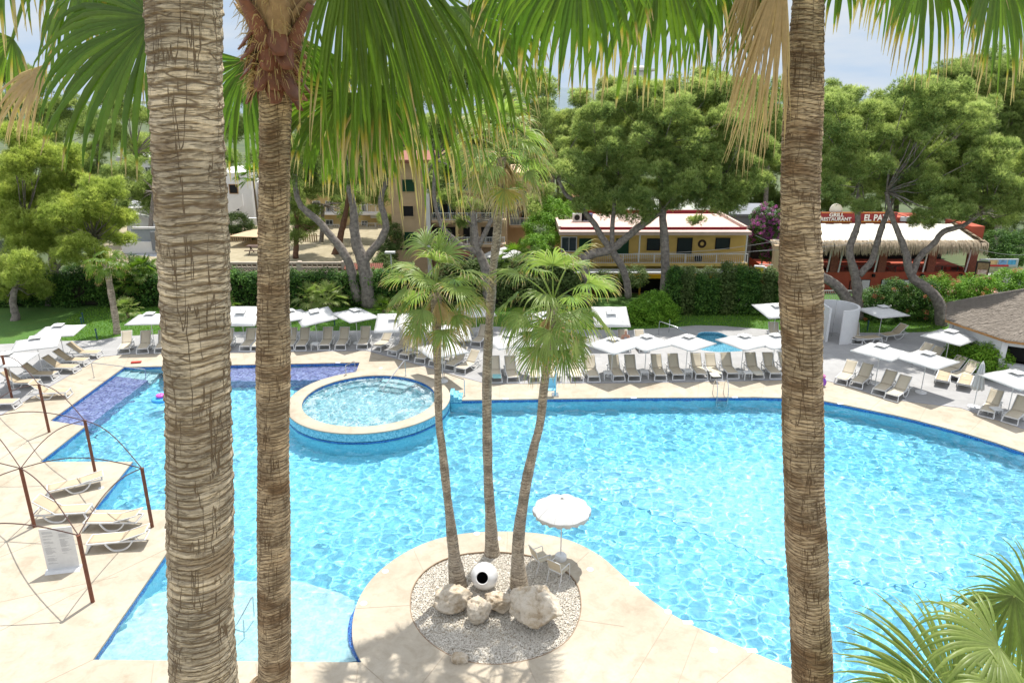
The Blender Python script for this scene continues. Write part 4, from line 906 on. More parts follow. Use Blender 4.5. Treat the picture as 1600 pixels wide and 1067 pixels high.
def bark_mat(name, base, dark, ringw, stain=None):
    """long wandering horizontal scars and short vertical cracks, in trunk coordinates (metres)"""
    m, n, l, b = _new(name); uv = n.new('ShaderNodeUVMap'); uv.uv_map = 'bark'; v = coord(n, l)
    def nz(sx, sy, det=3, rough=.6, dist=0.0, off=0.0):
        mp = n.new('ShaderNodeMapping'); mp.inputs['Scale'].default_value = (sx, sy, 1); mp.inputs['Location'].default_value = (off, off, 0); l.new(uv.outputs[0], mp.inputs[0])
        x = n.new('ShaderNodeTexNoise'); x.noise_dimensions = '2D'; x.inputs['Scale'].default_value = 1; x.inputs['Detail'].default_value = det; x.inputs['Roughness'].default_value = rough; x.inputs['Distortion'].default_value = dist; l.new(mp.outputs[0], x.inputs['Vector']); return x.outputs['Fac']
    def ridge(f):
        a = n.new('ShaderNodeMath'); a.operation = 'SUBTRACT'; l.new(f, a.inputs[0]); a.inputs[1].default_value = .5; c = n.new('ShaderNodeMath'); c.operation = 'ABSOLUTE'; l.new(a.outputs[0], c.inputs[0]); return c.outputs[0]
    h1 = ramp(n, l, ridge(nz(1.3, 9/ringw, 2, .5)), [(.004, 0.2), (.02, 1.0)]); h2 = ramp(n, l, ridge(nz(2.6, 30/ringw, 3, .6, 0, 7.3)), [(.004, .45), (.03, 1.0)])
    v1 = ramp(n, l, ridge(nz(8, .9, 3, .55, .0, 3.1)), [(.003, 0.0), (.014, 1.0)]); vm_ = ramp(n, l, nz(5, 3.0, 2, .5, 0, 11), [(.40, 1.0), (.50, 0.0)]); v1 = mixc(n, l, v1, (1., 1., 1.), vm_)
    v2 = ramp(n, l, ridge(nz(16, 4.0, 3, .6, .0, 5.7)), [(.003, .9), (.02, 1.0)])
    fine = nz(10, 90, 5, .7); big = nz(1.2, 3.2, 4, .65, 0, 2.2); blot = noise(n, l, v, 9, 6, .7)
    c = ramp(n, l, fine, [(.3, tuple(x*.62 for x in base)), (.5, base), (.68, tuple(min(1, x*1.30) for x in base))])
    c = mixc(n, l, c, ramp(n, l, big, [(.34, tuple(.62+.0*x for x in base)), (.5, (1, 1, 1)), (.66, (1.22, 1.2, 1.16))]), .85, 'MULTIPLY'); c = mixc(n, l, c, ramp(n, l, blot, [(.32, (.7, .68, .66)), (.55, (1.05, 1.05, 1.05))]), .7, 'MULTIPLY')
    if stain: c = mixc(n, l, c, stain, ramp(n, l, nz(.9, 2.1, 5, .6, 0, 9), [(.52, 0.0), (.66, .8)]))
    ra_ = n.new('ShaderNodeAttribute'); ra_.attribute_name = 'ringf'; h1 = mixc(n, l, h1, ramp(n, l, ra_.outputs['Fac'], [(.02, .0), (.11, .45), (.2, 1.0)]), 1.0, 'MULTIPLY')
    allc = mixc(n, l, mixc(n, l, h1, h2, 1.0, 'MULTIPLY'), mixc(n, l, v1, v2, 1.0, 'MULTIPLY'), 1.0, 'MULTIPLY')
    c = mixc(n, l, dark, c, allc)
    l.new(c, b.inputs['Base Color']); b.inputs['Roughness'].default_value = .92; b.inputs['Specular IOR Level'].default_value = .2
    h = mixc(n, l, allc, fine, .25); bump(n, l, b, h, 1.0, .012); return m
def _map(n, sc_):
    mp = n.new('ShaderNodeMapping'); mp.inputs['Scale'].default_value = sc_; return mp
def bark_trunk(name, pts, rad, mat, parent, seed=0, nseg=96, step=.012, ring=.05, amp=.012):
    """ringed palm trunk: vertices displaced by wandering leaf-scar rings"""
    pts = np.array([tuple(p) for p in pts]); seg = np.linalg.norm(np.diff(pts, axis=0), axis=1); s_ = np.concatenate([[0], np.cumsum(seg)]); L = s_[-1]
    m = max(3, int(L/step)); ss = np.linspace(0, L, m); 
    sp_ = smoothpoly([Vector(p) for p in pts], False, 12); q = np.array([tuple(p) for p in sp_]); sq = np.concatenate([[0], np.cumsum(np.linalg.norm(np.diff(q, axis=0), axis=1))]); sq *= L/sq[-1]
    C = np.stack([np.interp(ss, sq, q[:, k]) for k in range(3)], -1); Rr = np.interp(ss, s_, rad)
    rng = np.random.default_rng(seed); th = np.linspace(0, 2*math.pi, nseg, endpoint=False)
    T, Sg = np.meshgrid(th, ss); wob = 0*T
    for k in range(6):
        wob += rng.uniform(.006, .016)*np.sin(T*rng.integers(1, 4)+Sg*rng.uniform(.5, 3)+rng.uniform(0, 6))
    x = (Sg+wob)/ring; x = x+.35*np.sin(x*.37+1)+.2*np.sin(x*1.13); fr = x-np.floor(x)
    saw = (1-fr)**.6*(.6+.4*np.sin(np.floor(x)*2.4)); big = np.zeros_like(T)
    for k in range(5): big += rng.uniform(.3, 1)*np.sin(Sg*rng.uniform(1.2, 5)+rng.uniform(0, 6))*.006
    cell = np.sin(T*11+np.floor(x)*1.9)*np.sin(T*7+np.floor(x)*.7); cr = np.where(cell > .55, -.4, 0)
    rr = Rr[:, None]+amp*(saw-.45)+amp*cr*.5+big+rng.normal(0, amp*.12, T.shape)
    V = np.stack([C[:, 0:1]+rr*np.cos(T), C[:, 1:2]+rr*np.sin(T), np.repeat(C[:, 2:3], nseg, 1)], -1).reshape(-1, 3)
    idx = np.arange(m*nseg).reshape(m, nseg); nx = np.roll(idx, -1, 1)
    Q = np.stack([idx[:-1], nx[:-1], nx[1:], idx[1:]], -1).reshape(-1, 4)
    mer = np.sin(T*3+Sg*2.3)+np.sin(T*5-Sg*3.1+1)+.8*np.sin(T*8+np.floor(x)*2.7); edge = np.minimum(fr, 1-fr)+np.clip(mer*.05, -.02, .3)
    o = npmesh(name, V, Q, mat, parent, smooth=True, attrs={'ringf': edge.ravel()}); me = o.data
    uvl = me.uv_layers.new(name='bark'); U = T/(2*math.pi)*2*math.pi*float(np.mean(rad)); 
    lu = np.zeros((len(Q), 4, 2), np.float32); ui = np.stack([U.ravel(), Sg.ravel()], -1)
    lu[:] = ui[Q]; seam = np.zeros((m-1, nseg), bool); seam[:, -1] = True; seam = seam.ravel(); lu[seam, 1, 0] = 2*math.pi*float(np.mean(rad)); lu[seam, 2, 0] = 2*math.pi*float(np.mean(rad))
    uvl.data.foreach_set('uv', lu.ravel()); return o
M_bark1 = bark_mat('palm_bark_grey', (.54, .45, .325), (.15, .105, .065), 1.0, stain=(.25, .18, .11))
M_bark2 = bark_mat('palm_bark_tan', (.50, .385, .25), (.11, .07, .04), .8, stain=(.17, .095, .045))
M_bark3 = bark_mat('palm_bark_slim', (.44, .375, .29), (.15, .115, .08), 1.3)
def px_trunk(path, Y):   # path of (u, v, width px) at distance Y -> points and radii, bottom up
    pts = []; rad = []
    for (u, v, wd) in path:
        p = P(u, v, Y); dep = Vector((0, cp, -sp)).dot(p-Vector((0, 0, CH))); pts.append(p); rad.append(wd/2*dep/F)
    return pts, rad

# ---- palm A, nearest, left ----
rA = np.random.default_rng(11)
TA = thing('palm_tree', 'nearest and thickest fan palm with pale grey ringed trunk, left of centre', 'palm tree', (-2.9, 4.33, 0), 0, 'tall fan palms by the balcony')
pA, wA = px_trunk([(319, 1067, 95), (314, 900, 97), (312, 720, 98), (307, 533, 101), (303, 400, 104), (293, 200, 110), (287, 0, 116), (283, -200, 122), (282, -345, 124)], 4.33)
pA = [Vector((-3.0, 4.33, -.1)), Vector((-2.75, 4.33, 4)), Vector((-2.5, 4.33, 8))]+pA; wA = [.34, .27, .235]+wA
bark_trunk('trunk', pA, wA, M_bark1, TA, 3, 120, .010, .052, .013)
# ---- palm B, second, left of centre ----
TB = thing('palm_tree', 'second fan palm with slimmer tan trunk and shaggy red brown boots under its crown', 'palm tree', (-3.9, 8.2, 0), 0, 'tall fan palms by the balcony')
pB, wB = px_trunk([(428, 1067, 51), (428, 900, 50), (427, 700, 50), (427, 533, 50), (428, 350, 49), (430, 200, 49), (431, 100, 50), (431, -40, 52), (431, -120, 50)], 8.2)
pB = [Vector((-4.1, 8.2, -.1)), Vector((-3.75, 8.2, 4)), Vector((-3.5, 8.2, 7))]+pB; wB = [.33, .27, .235]+wB
bark_trunk('trunk', pB, wB, M_bark2, TB, 8, 100, .012, .045, .011)
# ---- palm C, right ----
TC = thing('palm_tree', 'dark stained fan palm trunk right of centre, a dead brown frond hanging beside it', 'palm tree', (4.0, 7, 0), 0, 'tall fan palms by the balcony')
pC, wC = px_trunk([(1269, 1067, 61), (1264, 940, 60), (1256, 750, 62), (1253, 533, 62), (1251, 400, 63), (1251, 280, 64), (1256, 150, 56), (1263, 0, 48), (1266, -120, 46), (1266, -225, 48)], 7.0)
pC = [Vector((4.1, 7, -.1)), Vector((3.9, 7, 4)), Vector((3.72, 7, 7))]+pC; wC = [.33, .27, .235]+wC
bark_trunk('trunk', pC, wC, M_bark2, TC, 15, 110, .011, .043, .011)

def hand_leaf(tree, crown, h, tipdir, Rr, nrm, seed, name='frond', mat=None, **kw):
    """leaf placed by eye: h hastula point, tipdir point the middle segment aims at"""
    r_ = np.random.default_rng(seed); Lv = Leaves(); h = np.array(h, float); c = np.array(crown, float); t = unit(np.array(tipdir, float)-h)
    mid = (c+h)/2+np.array([0, 0, .12*np.linalg.norm(h-c)]); pts = [c*(1-k)**2+mid*2*k*(1-k)+h*k*k for k in np.linspace(0, 1, 9)]
    Lv.stalk(pts, .026, .015, dry=.05 if kw.get('dry', 0) < .5 else .7)
    Lv.blade(r_, h, t, nrm, Rr, **kw)
    return Lv.build(name, mat or M_palm, tree)
def Pa(u, v, Y): return np.array(tuple(P(u, v, Y)))
cA = Pa(282, -330, 4.4); cB = Pa(431, -110, 8.2); cC = Pa(1266, -210, 7.1)
# palm A leaves (u, v, Y of hastula; aim pixel; radius; ...)
specA = [((238, 28, 4.9), (120, 120, 4.75), 1.10, (-.25, -.85, .5), 1, dict(spread=100, N=44, droop=.75, tip=.16, cup=.1, split=.5)),
         ((160, -95, 5.6), (90, 10, 5.5), 1.15, (-.2, -.6, .75), 2, dict(spread=90, N=36, droop=1.3, tip=.35)),
         ((30, -150, 6.6), (-40, -40, 6.4), 1.35, (-.1, -.5, .85), 3, dict(spread=90, N=30, droop=1.3, tip=.45, width=.8)),
         ((215, -60, 6.6), (215, 60, 6.7), 1.15, (.1, -.7, .6), 4, dict(spread=85, N=36, droop=1.2, tip=.35)),
         
         ((20, 60, 7.4), (0, 170, 7.5), .85, (-.1, -.8, .5), 6, dict(spread=80, N=26, droop=1.6, dry=.25, tip=.6)),
         ((350, -160, 5.2), (450, -230, 5.6), 1.2, (.2, -.3, .95), 7, dict(spread=110, N=36, droop=.9)), ((200, -400, 4.2), (100, -560, 4.0), 1.2, (0, -.3, .95), 8, dict(spread=110, N=36, droop=.8)),
         ((330, -420, 4.0), (420, -560, 3.6), 1.2, (0, -.3, .95), 9, dict(spread=110, N=36, droop=.8)), ((260, -430, 5.4), (250, -560, 6.2), 1.2, (0, .3, .95), 10, dict(spread=110, N=36, droop=.8))]
for h, a, Rr, nr, sd, kw in specA: hand_leaf(TA, cA, Pa(*h), Pa(*a), Rr, nr, sd, **kw)
# palm B leaves
specB = [((588, -120, 7.7), (655, 130, 7.6), 2.9, (.25, -.85, .35), 21, dict(spread=29, N=46, droop=.8, tip=.36, split=.42, stations=12)),
         ((545, -110, 7.2), (560, 110, 7.1), 2.35, (.1, -.9, .35), 22, dict(spread=24, N=28, droop=.8, tip=.42, split=.35, stations=12)),
         ((530, 145, 8.8), (520, 240, 8.9), 1.25, (.05, -.85, .45), 23, dict(spread=100, N=46, droop=1.0, tip=.28, split=.5)),
         ((730, 12, 8.7), (770, 100, 8.6), 1.55, (.25, -.65, .7), 24, dict(spread=100, N=40, droop=1.35, tip=.22)),
         ((385, 95, 9.3), (370, 220, 9.4), 1.55, (-.2, -.8, .5), 26, dict(spread=85, N=38, droop=1.2, tip=.28)),
         ((600, -200, 9.2), (690, -150, 9.6), 1.5, (.25, -.4, .85), 27, dict(spread=100, N=36, droop=1.3, tip=.3)),
         ((470, 60, 9.2), (475, 170, 9.3), 1.3, (0, -.9, .4), 28, dict(spread=70, N=28, droop=1.2, tip=.5, dry=.1)),
         ((330, -260, 7.8), (250, -330, 7.6), 1.3, (-.2, -.3, .9), 29, dict(spread=100, N=34, droop=1.0)), ((430, -260, 8.8), (430, -380, 9.4), 1.4, (0, .1, 1), 30, dict(spread=110, N=34, droop=.9)),
         ((520, -300, 7.6), (600, -380, 7.3), 1.3, (0, -.1, 1), 31, dict(spread=110, N=34, droop=.9)),
         ((590, 130, 8.6), (600, 230, 8.6), 1.25, (0, -.9, .4), 32, dict(spread=55, N=22, droop=1.3, tip=.75, dry=.18))]
for h, a, Rr, nr, sd, kw in specB: hand_leaf(TB, cB, Pa(*h), Pa(*a), Rr, nr, sd, **kw)
# palm C leaves
specC = [((905, -75, 6.3), (870, 20, 6.3), 1.15, (-.15, -.8, .55), 41, dict(spread=95, N=36, droop=1.1, tip=.3)), ((1030, -85, 6.6), (990, 20, 6.6), 1.3, (-.1, -.85, .5), 42, dict(spread=80, N=38, droop=1.0, tip=.3)),
         ((1120, -70, 7.0), (1105, 40, 7.0), 1.15, (-.05, -.9, .4), 43, dict(spread=70, N=36, droop=1.0, tip=.38)), ((960, -120, 7.6), (920, 0, 7.6), 1.45, (-.1, -.8, .6), 44, dict(spread=90, N=38, droop=1.2, tip=.5, dry=.05)),
         ((820, -60, 7.4), (800, 20, 7.4), 1.1, (-.3, -.6, .7), 45, dict(spread=70, N=26, droop=1.3, tip=.4)),
         ((1450, -80, 6.6), (1470, 20, 6.6), 1.1, (.1, -.85, .5), 47, dict(spread=85, N=38, droop=1.2, tip=.45)), ((1560, -60, 6.8), (1580, 30, 6.8), 1.15, (.2, -.8, .5), 48, dict(spread=85, N=36, droop=1.2, tip=.42)), ((1395, -90, 7.6), (1400, 0, 7.6), .95, (.1, -.7, .6), 49, dict(spread=80, N=24, droop=1.3, tip=.7)),
         ((1320, -60, 7.0), (1300, 20, 7.0), .62, (.1, -.85, .5), 50, dict(spread=40, N=9, droop=1.2, tip=.7)),
         ((1266, -330, 7.6), (1260, -450, 8.4), 1.3, (0, .1, 1), 51, dict(spread=110, N=34, droop=.9)), ((1200, -300, 6.2), (1120, -360, 5.4), 1.3, (0, -.1, 1), 52, dict(spread=110, N=34, droop=.9)), ((1350, -300, 6.2), (1430, -360, 5.4), 1.3, (0, -.1, 1), 53, dict(spread=110, N=34, droop=.9))]
for h, a, Rr, nr, sd, kw in specC: hand_leaf(TC, cC, Pa(*h), Pa(*a), Rr, nr, sd, **kw)
hand_leaf(TC, cC, Pa(1225, -60, 6.75), Pa(1195, 80, 6.75), 1.75, (0, -.95, .2), 60, name='dead_frond', mat=M_dead, spread=17, N=44, droop=.35, dry=.72, tip=.2, cup=.0, width=1.35, lenfall=.3, split=.3)
hand_leaf(TC, cC, Pa(1200, -100, 6.9), Pa(1170, 40, 6.9), 1.35, (0, -.95, .2), 61, name='dead_frond', mat=M_dead, spread=20, N=36, droop=.4, dry=.72, tip=.2, cup=.0, width=1.3, lenfall=.3, split=.3)
hand_leaf(TA, cA, Pa(75, 100, 6.2), Pa(10, 170, 6.1), .75, (-.1, -.9, .3), 62, name='dead_frond', mat=M_dead, spread=26, N=22, droop=.5, dry=.7, tip=.2, cup=0, width=1.6)
# boots (torn leaf bases) under palm B's crown
def boots(axc, tree, nb_, nf_, seed_):
    r_ = random.Random(seed_); M_boot = pm('leaf_base_brown', (.27, .10, .055), (.13, .05, .03), 7, .55, .3); M_fib = pm('leaf_fibre', (.46, .31, .17), (.30, .19, .10), 14, .9, .5)
    for i in range(nb_):
        k = i/nb_; c = axc[0].lerp(axc[1], k*.95+.02); az = i*2.4+r_.uniform(-.3, .3); w0 = .10+.05*k; L = r_.uniform(.26, .44); tl = r_.uniform(.04, .26)+k*.14
        m = MB(); vs = []; n = 6; low = k < .5
        for a in range(n+1):
            s_ = a/n; rad_ = .175+.05*k+tl*s_**1.4*(1 if not low else .7); zz = (-L*.55*(1-2*s_)) if not low else L*.35*(1-s_)-L*.5*s_
            for b in range(5):
                q = (b-2)/2; an = az+q*w0/rad_*(1.15-.55*s_)*(.8+.3*math.sin(s_*3)); rr = rad_+.02*(1-q*q)+.012*r_.random()
                vs.append((c.x+rr*math.cos(an), c.y+rr*math.sin(an), c.z+zz+.03*q*q*r_.random()))
        m.add(vs, [(a*5+b, a*5+b+1, (a+1)*5+b+1, (a+1)*5+b) for a in range(n) for b in range(4)])
        o = m.build('leaf_base', M_boot if k < .55 else M_fib, tree, True); sol(o, .012)
    Lv = Leaves(); g = np.random.default_rng(seed_+2); n = nf_
    for i in range(n):
        k = g.random(); c = axc[0].lerp(axc[1], k*1.0); az = g.uniform(0, 6.28); r0 = .19+.16*k*g.random(); p = np.array([c.x+r0*math.cos(az), c.y+r0*math.sin(az), c.z+.05]); d = unit(np.array([math.cos(az)*.6, math.sin(az)*.6, g.uniform(-1.2, .4)]))
        L = g.uniform(.08, .24); sd = unit(np.cross(d, g.normal(0, 1, 3)))*g.uniform(.002, .007); d2 = unit(d+np.array([0, 0, -.8]))
        V = np.array([p-sd, p+sd, p+d*L*.5+sd, p+d*L*.5-sd, p+d*L*.5+d2*L*.5+sd*.3, p+d*L*.5+d2*L*.5-sd*.3]); Lv.put(V, np.array([(0, 1, 2, 3), (3, 2, 4, 5)]), np.full(6, .8), np.full(6, g.random()))
    Lv.build('fibre', M_dead, tree)
boots([P(430, 150, 8.2), P(431, -60, 8.2)], TB, 52, 1500, 3)
boots([P(284, -270, 4.36), P(282, -345, 4.4)], TA, 22, 300, 5)
boots([P(1266, -140, 7.05), P(1266, -225, 7.1)], TC, 24, 400, 7)
# ---- island palms ----
def slim_palm(label, path, Y0, Y1, crownpx, seed, nleaf, Rr, Lp, drylow, grp='slim fan palms on the island'):
    n = len(path); pts = []; rad = []
    for i, (u, v, wd) in enumerate(path):
        Y = Y0+(Y1-Y0)*i/(n-1); p = P(u, v, Y); dep = Vector((0, cp, -sp)).dot(p-Vector((0, 0, CH))); pts.append(p); rad.append(wd/2*dep/F)
    pts.insert(0, Vector((pts[0].x, pts[0].y, -.12))); rad.insert(0, rad[0]*1.1)
    t = thing('palm_tree', label, 'palm tree', (pts[0].x, pts[0].y, 0), 0, grp); bark_trunk('trunk', pts, rad, M_bark3, t, seed, 32, .03, .10, .010)
    c = np.array(tuple(P(crownpx[0], crownpx[1], Y1))); rng = np.random.default_rng(seed); g = Leaves(); dd = Leaves()
    for i in range(nleaf):
        k = i/nleaf; el = R(78-128*k+rng.uniform(-8, 8)); az = i*2.39996+rng.uniform(-.25, .25); dry = max(0, (k-.55)*drylow)*rng.uniform(0, 1.2)
        L = g if dry < .45 else dd
        g.leaf(rng, c+np.array([0, 0, .15-.3*k]), az, el, Lp*rng.uniform(.8, 1.15), Rr*rng.uniform(.85, 1.1), sag=.8, spread=rng.uniform(70, 115), N=30, droop=rng.uniform(.4, 1.1), width=.85, dry=min(dry, .75), tip=rng.uniform(.12, .4)+.25*k*drylow*.6, stations=8, split=.40)
    for i in range(8):     # dead skirt hanging close to the trunk
        az = rng.uniform(0, 6.28); L = dd; p = c+np.array([math.cos(az)*.14, math.sin(az)*.14, -.25-rng.uniform(0, .2)])
        dd.blade(rng, p, (math.cos(az)*.35, math.sin(az)*.35, -1), (math.cos(az), math.sin(az), .3), Rr*rng.uniform(.5, .85), spread=32, N=14, droop=.3, dry=.8, tip=.2, stations=5, width=1.5)
    g.build('crown', M_palmi, t); dd.build('dead_fronds', M_dead, t)
    return t
slim_palm('left slim palm rising beside the white globe pot, with orange brown dying fronds', [(716, 916, 30), (709, 862, 19), (703, 808, 15), (698, 767, 13), (691, 700, 12.5), (686, 660, 12), (684, 585, 12), (683, 543, 13), (682, 490, 16), (681, 455, 16)], 20.0, 20.0, (682, 452), 101, 26, 1.0, .95, 2.6)
slim_palm('tallest middle slim palm, its crown high in front of the tan apartments', [(769, 866, 26), (766.5, 808, 17), (763, 750, 15), (761, 660, 15), (761, 585, 15), (764, 515, 14), (767, 472, 14), (771, 416, 13), (776, 374, 13), (780, 310, 13), (784, 245, 15)], 21.8, 21.8, (785, 240), 202, 28, 1.05, 1.0, 2.2)
slim_palm('leaning slim palm behind the biggest boulder, with full pale green crown', [(812, 922, 33), (809, 870, 21), (812, 822, 18), (817, 788, 17), (823, 750, 16), (834, 700, 15), (844, 660, 14), (850, 605, 13.5), (856, 557, 14), (860, 517, 17), (863, 480, 17)], 20.0, 20.2, (864, 478), 303, 25, 1.2, 1.15, .6)
# ---- palm crown below the camera, lower right ----
TD = thing('palm_tree', 'fan palm below the balcony at lower right, only its pale green fronds rising into view', 'palm tree', (6.6, 7.0, 0))
cD = Pa(1640, 1190, 6.2); tdp = [Vector((cD[0]+.1, cD[1], -.1)), Vector((cD[0]+.1, cD[1], 4)), Vector((cD[0], cD[1], cD[2]-.1))]
bark_trunk('trunk', tdp, [.3, .24, .2], M_bark3, TD, 5, 32, .05, .08, .01)
specD = [((1500, 1110, 5.9), (1405, 1015, 6.3), 1.35, (-.45, -.3, .85), 71, dict(spread=62, N=42, droop=.55, tip=.1, split=.55, stations=12)), ((1585, 930, 6.6), (1570, 1010, 6.4), 1.0, (-.9, -.3, .35), 72, dict(spread=75, N=34, droop=.8, tip=.1, split=.5)), ((1560, 1010, 5.6), (1480, 1000, 5.5), .95, (-.5, -.4, .7), 73, dict(spread=95, N=36, droop=1.1, tip=.12)),
         ((1620, 960, 6.9), (1560, 900, 7.0), 1.0, (-.5, -.3, .8), 74, dict(spread=70, N=30, droop=.5, tip=.1)), ((1590, 1090, 5.2), (1530, 1110, 5.0), .9, (-.2, -.5, .8), 75, dict(spread=90, N=32, droop=1.0, tip=.1)), ((1440, 1150, 5.6), (1370, 1120, 5.7), .9, (-.3, -.4, .8), 76, dict(spread=80, N=30, droop=.9, tip=.1)),
         ((1700, 1100, 6.2), (1780, 1080, 6.2), 1.1, (.3, -.3, .85), 77, dict(spread=100, N=30, droop=.8)), ((1650, 1300, 5.4), (1650, 1400, 4.9), 1.1, (0, -.6, .7), 78, dict(spread=100, N=30, droop=.8)), ((1640, 1080, 6.9), (1640, 1000, 7.6), 1.1, (0, .3, .9), 79, dict(spread=100, N=30, droop=.6))]
for h, a, Rr, nr, sd, kw in specD: hand_leaf(TD, cD, Pa(*h), Pa(*a), Rr, nr, sd, mat=M_palmi, **kw)
# ================= PINES, HEDGES, SHRUBS =================
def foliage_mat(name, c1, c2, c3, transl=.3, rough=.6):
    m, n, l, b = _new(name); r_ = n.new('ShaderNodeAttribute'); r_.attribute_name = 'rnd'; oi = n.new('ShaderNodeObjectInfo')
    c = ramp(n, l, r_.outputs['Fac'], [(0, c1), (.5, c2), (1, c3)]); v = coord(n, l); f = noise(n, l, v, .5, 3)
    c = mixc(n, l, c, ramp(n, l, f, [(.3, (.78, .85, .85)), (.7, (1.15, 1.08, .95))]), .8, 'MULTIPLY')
    l.new(c, b.inputs['Base Color']); b.inputs['Roughness'].default_value = rough; b.inputs['Specular IOR Level'].default_value = .25
    t = n.new('ShaderNodeBsdfTranslucent'); l.new(mixc(n, l, c, (1.15, 1.12, .8), .7, 'MULTIPLY'), t.inputs[0]); s = n.new('ShaderNodeMixShader'); s.inputs[0].default_value = transl
    l.new(b.outputs[0], s.inputs[1]); l.new(t.outputs[0], s.inputs[2]); l.new(s.outputs[0], n['Material Output'].inputs[0]); return m
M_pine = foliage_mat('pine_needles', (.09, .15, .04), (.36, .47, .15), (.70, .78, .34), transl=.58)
M_pinel = foliage_mat('pine_needles_light', (.16, .24, .04), (.44, .54, .12), (.70, .78, .28), transl=.58)
M_pined = foliage_mat('pine_needles_dark', (.11, .17, .05), (.29, .39, .12), (.52, .61, .24), transl=.55)
M_hedge = foliage_mat('hedge_leaves', (.022, .065, .014), (.06, .15, .022), (.15, .28, .05))
M_bush = foliage_mat('bright_bush', (.08, .19, .015), (.15, .32, .022), (.27, .46, .055))
M_olive = foliage_mat('olive_shrub', (.05, .09, .02), (.10, .16, .04), (.19, .25, .08))
M_flower = foliage_mat('magenta_flowers', (.35, .03, .30), (.50, .06, .42), (.62, .15, .5)); M_orange = foliage_mat('salmon_flowers', (.55, .12, .06), (.65, .22, .12), (.75, .35, .25))
M_pbark = pm('pine_bark', (.30, .26, .22), (.10, .085, .075), 5, .95, .8, bd=.05, detail=8); M_pbarkb = pm('pine_bark_brown', (.20, .11, .07), (.09, .05, .035), 5, .95, .8, bd=.05)
rgt = np.random.default_rng(77)
def tuft_template(seed, nt=44, nb=5, rad=.52, bl=.34, bw=.040, flat=.95):
    r = np.random.default_rng(seed); V = []; T = []; Rn = []; k = 0
    for i in range(nt):
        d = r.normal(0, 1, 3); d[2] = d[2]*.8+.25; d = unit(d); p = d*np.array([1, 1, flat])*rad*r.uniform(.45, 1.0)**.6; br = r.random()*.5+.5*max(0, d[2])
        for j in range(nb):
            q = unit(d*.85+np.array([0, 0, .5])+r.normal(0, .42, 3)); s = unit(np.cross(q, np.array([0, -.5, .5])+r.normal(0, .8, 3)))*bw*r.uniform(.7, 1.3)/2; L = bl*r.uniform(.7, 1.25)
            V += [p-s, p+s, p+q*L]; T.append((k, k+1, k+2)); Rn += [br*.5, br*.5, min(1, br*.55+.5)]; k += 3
    return np.array(V), np.array(T), np.array(Rn)
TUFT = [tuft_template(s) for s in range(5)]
def leaf_template(seed, n=70, rad=.5, ls=.09, flat=.85):
    r = np.random.default_rng(seed); V = []; T = []; Rn = []; k = 0
    for i in range(n):
        d = unit(r.normal(0, 1, 3)); p = d*np.array([1, 1, flat])*rad*r.uniform(.5, 1.05); nrm = unit(d*.7+r.normal(0, .5, 3)+np.array([0, -.2, .9])); a = unit(np.cross(nrm, r.normal(0, 1, 3))); b = np.cross(nrm, a); s = ls*r.uniform(.7, 1.4)
        V += [p-a*s, p+b*s*.45, p+a*s, p-b*s*.45]; T += [(k, k+1, k+2), (k, k+2, k+3)]; Rn += [r.random()]*4; k += 4
    return np.array(V), np.array(T), np.array(Rn)
LEAFT = [leaf_template(s) for s in range(5)]
def stamp(tmpl, pts, scl, rng, bright=None):
    """copies of the templates at pts (n,3) with scales (n,)"""
    Vs = []; Ts = []; Rs = []; o = 0; which = rng.integers(0, len(tmpl), len(pts))
    for k, (V, T, Rn) in enumerate(tmpl):
        id_ = np.where(which == k)[0]
        if not len(id_): continue
        th = rng.uniform(0, 6.28, len(id_)); c, s = np.cos(th)[:, None], np.sin(th)[:, None]; sc_ = scl[id_][:, None]
        X = (V[:, 0]*c-V[:, 1]*s)*sc_+pts[id_, 0:1]; Y = (V[:, 0]*s+V[:, 1]*c)*sc_+pts[id_, 1:2]; Z = V[:, 2]*sc_+pts[id_, 2:3]
        Vs.append(np.stack([X, Y, Z], -1).reshape(-1, 3)); Ts.append((T[None]+(np.arange(len(id_))*len(V))[:, None, None]).reshape(-1, 3)+o); o += len(id_)*len(V)
        bb = rng.normal(0, .12, (len(id_), 1)) if bright is None else bright[id_][:, None]; Rs.append(np.clip(Rn[None]+bb, 0, 1).ravel())
    return np.concatenate(Vs), np.concatenate(Ts), np.concatenate(Rs)
def crown_mesh(name, lobes, mat, parent, rng, dens=1.0, clump=.62, tmpl=TUFT, up=True, core=.6):
    """lobes: (x, y, z, r). each lobe is a cloud of clumps on its outer shell"""
    pts = []; scs = []
    for (x, y, z, r) in lobes:
        n = max(4, int(7.5*dens*(r/clump)**1.9)); d = rng.normal(0, 1, (n, 3)); d /= np.linalg.norm(d, axis=1)[:, None]
        if up: d[:, 2] = np.where(d[:, 2] < -.35, -d[:, 2]*.6, d[:, 2])
        rr = r*rng.uniform(.55, 1.0, n)**.5; p = np.stack([x+d[:, 0]*rr, y+d[:, 1]*rr, z+d[:, 2]*rr*.9], -1); pts.append(p); scs.append(clump*rng.uniform(.75, 1.25, n)*1.15)
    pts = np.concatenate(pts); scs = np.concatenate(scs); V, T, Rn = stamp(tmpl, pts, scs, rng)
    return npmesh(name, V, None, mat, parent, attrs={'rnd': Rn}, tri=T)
def px_lobes(lst, Y, rng, sub=5, flat=.8):
    """pixel lobes (u, v, radius px[, dY]) -> small sub-lobes clustered inside"""
    out = []
    for L in lst:
        u, v, rp = L[:3]; dY = L[3] if len(L) > 3 else rng.uniform(-3.0, 2.5); p = P(u, v, Y+dY); r = rp/pxm(Y+dY, v)
        for k in range(sub):
            d = rng.normal(0, 1, 3); d /= np.linalg.norm(d); rr = r*rng.uniform(.35, .75); out.append((p.x+d[0]*rr, p.y+d[1]*rr, p.z+d[2]*rr*flat, r*rng.uniform(.45, .66)))
    return out
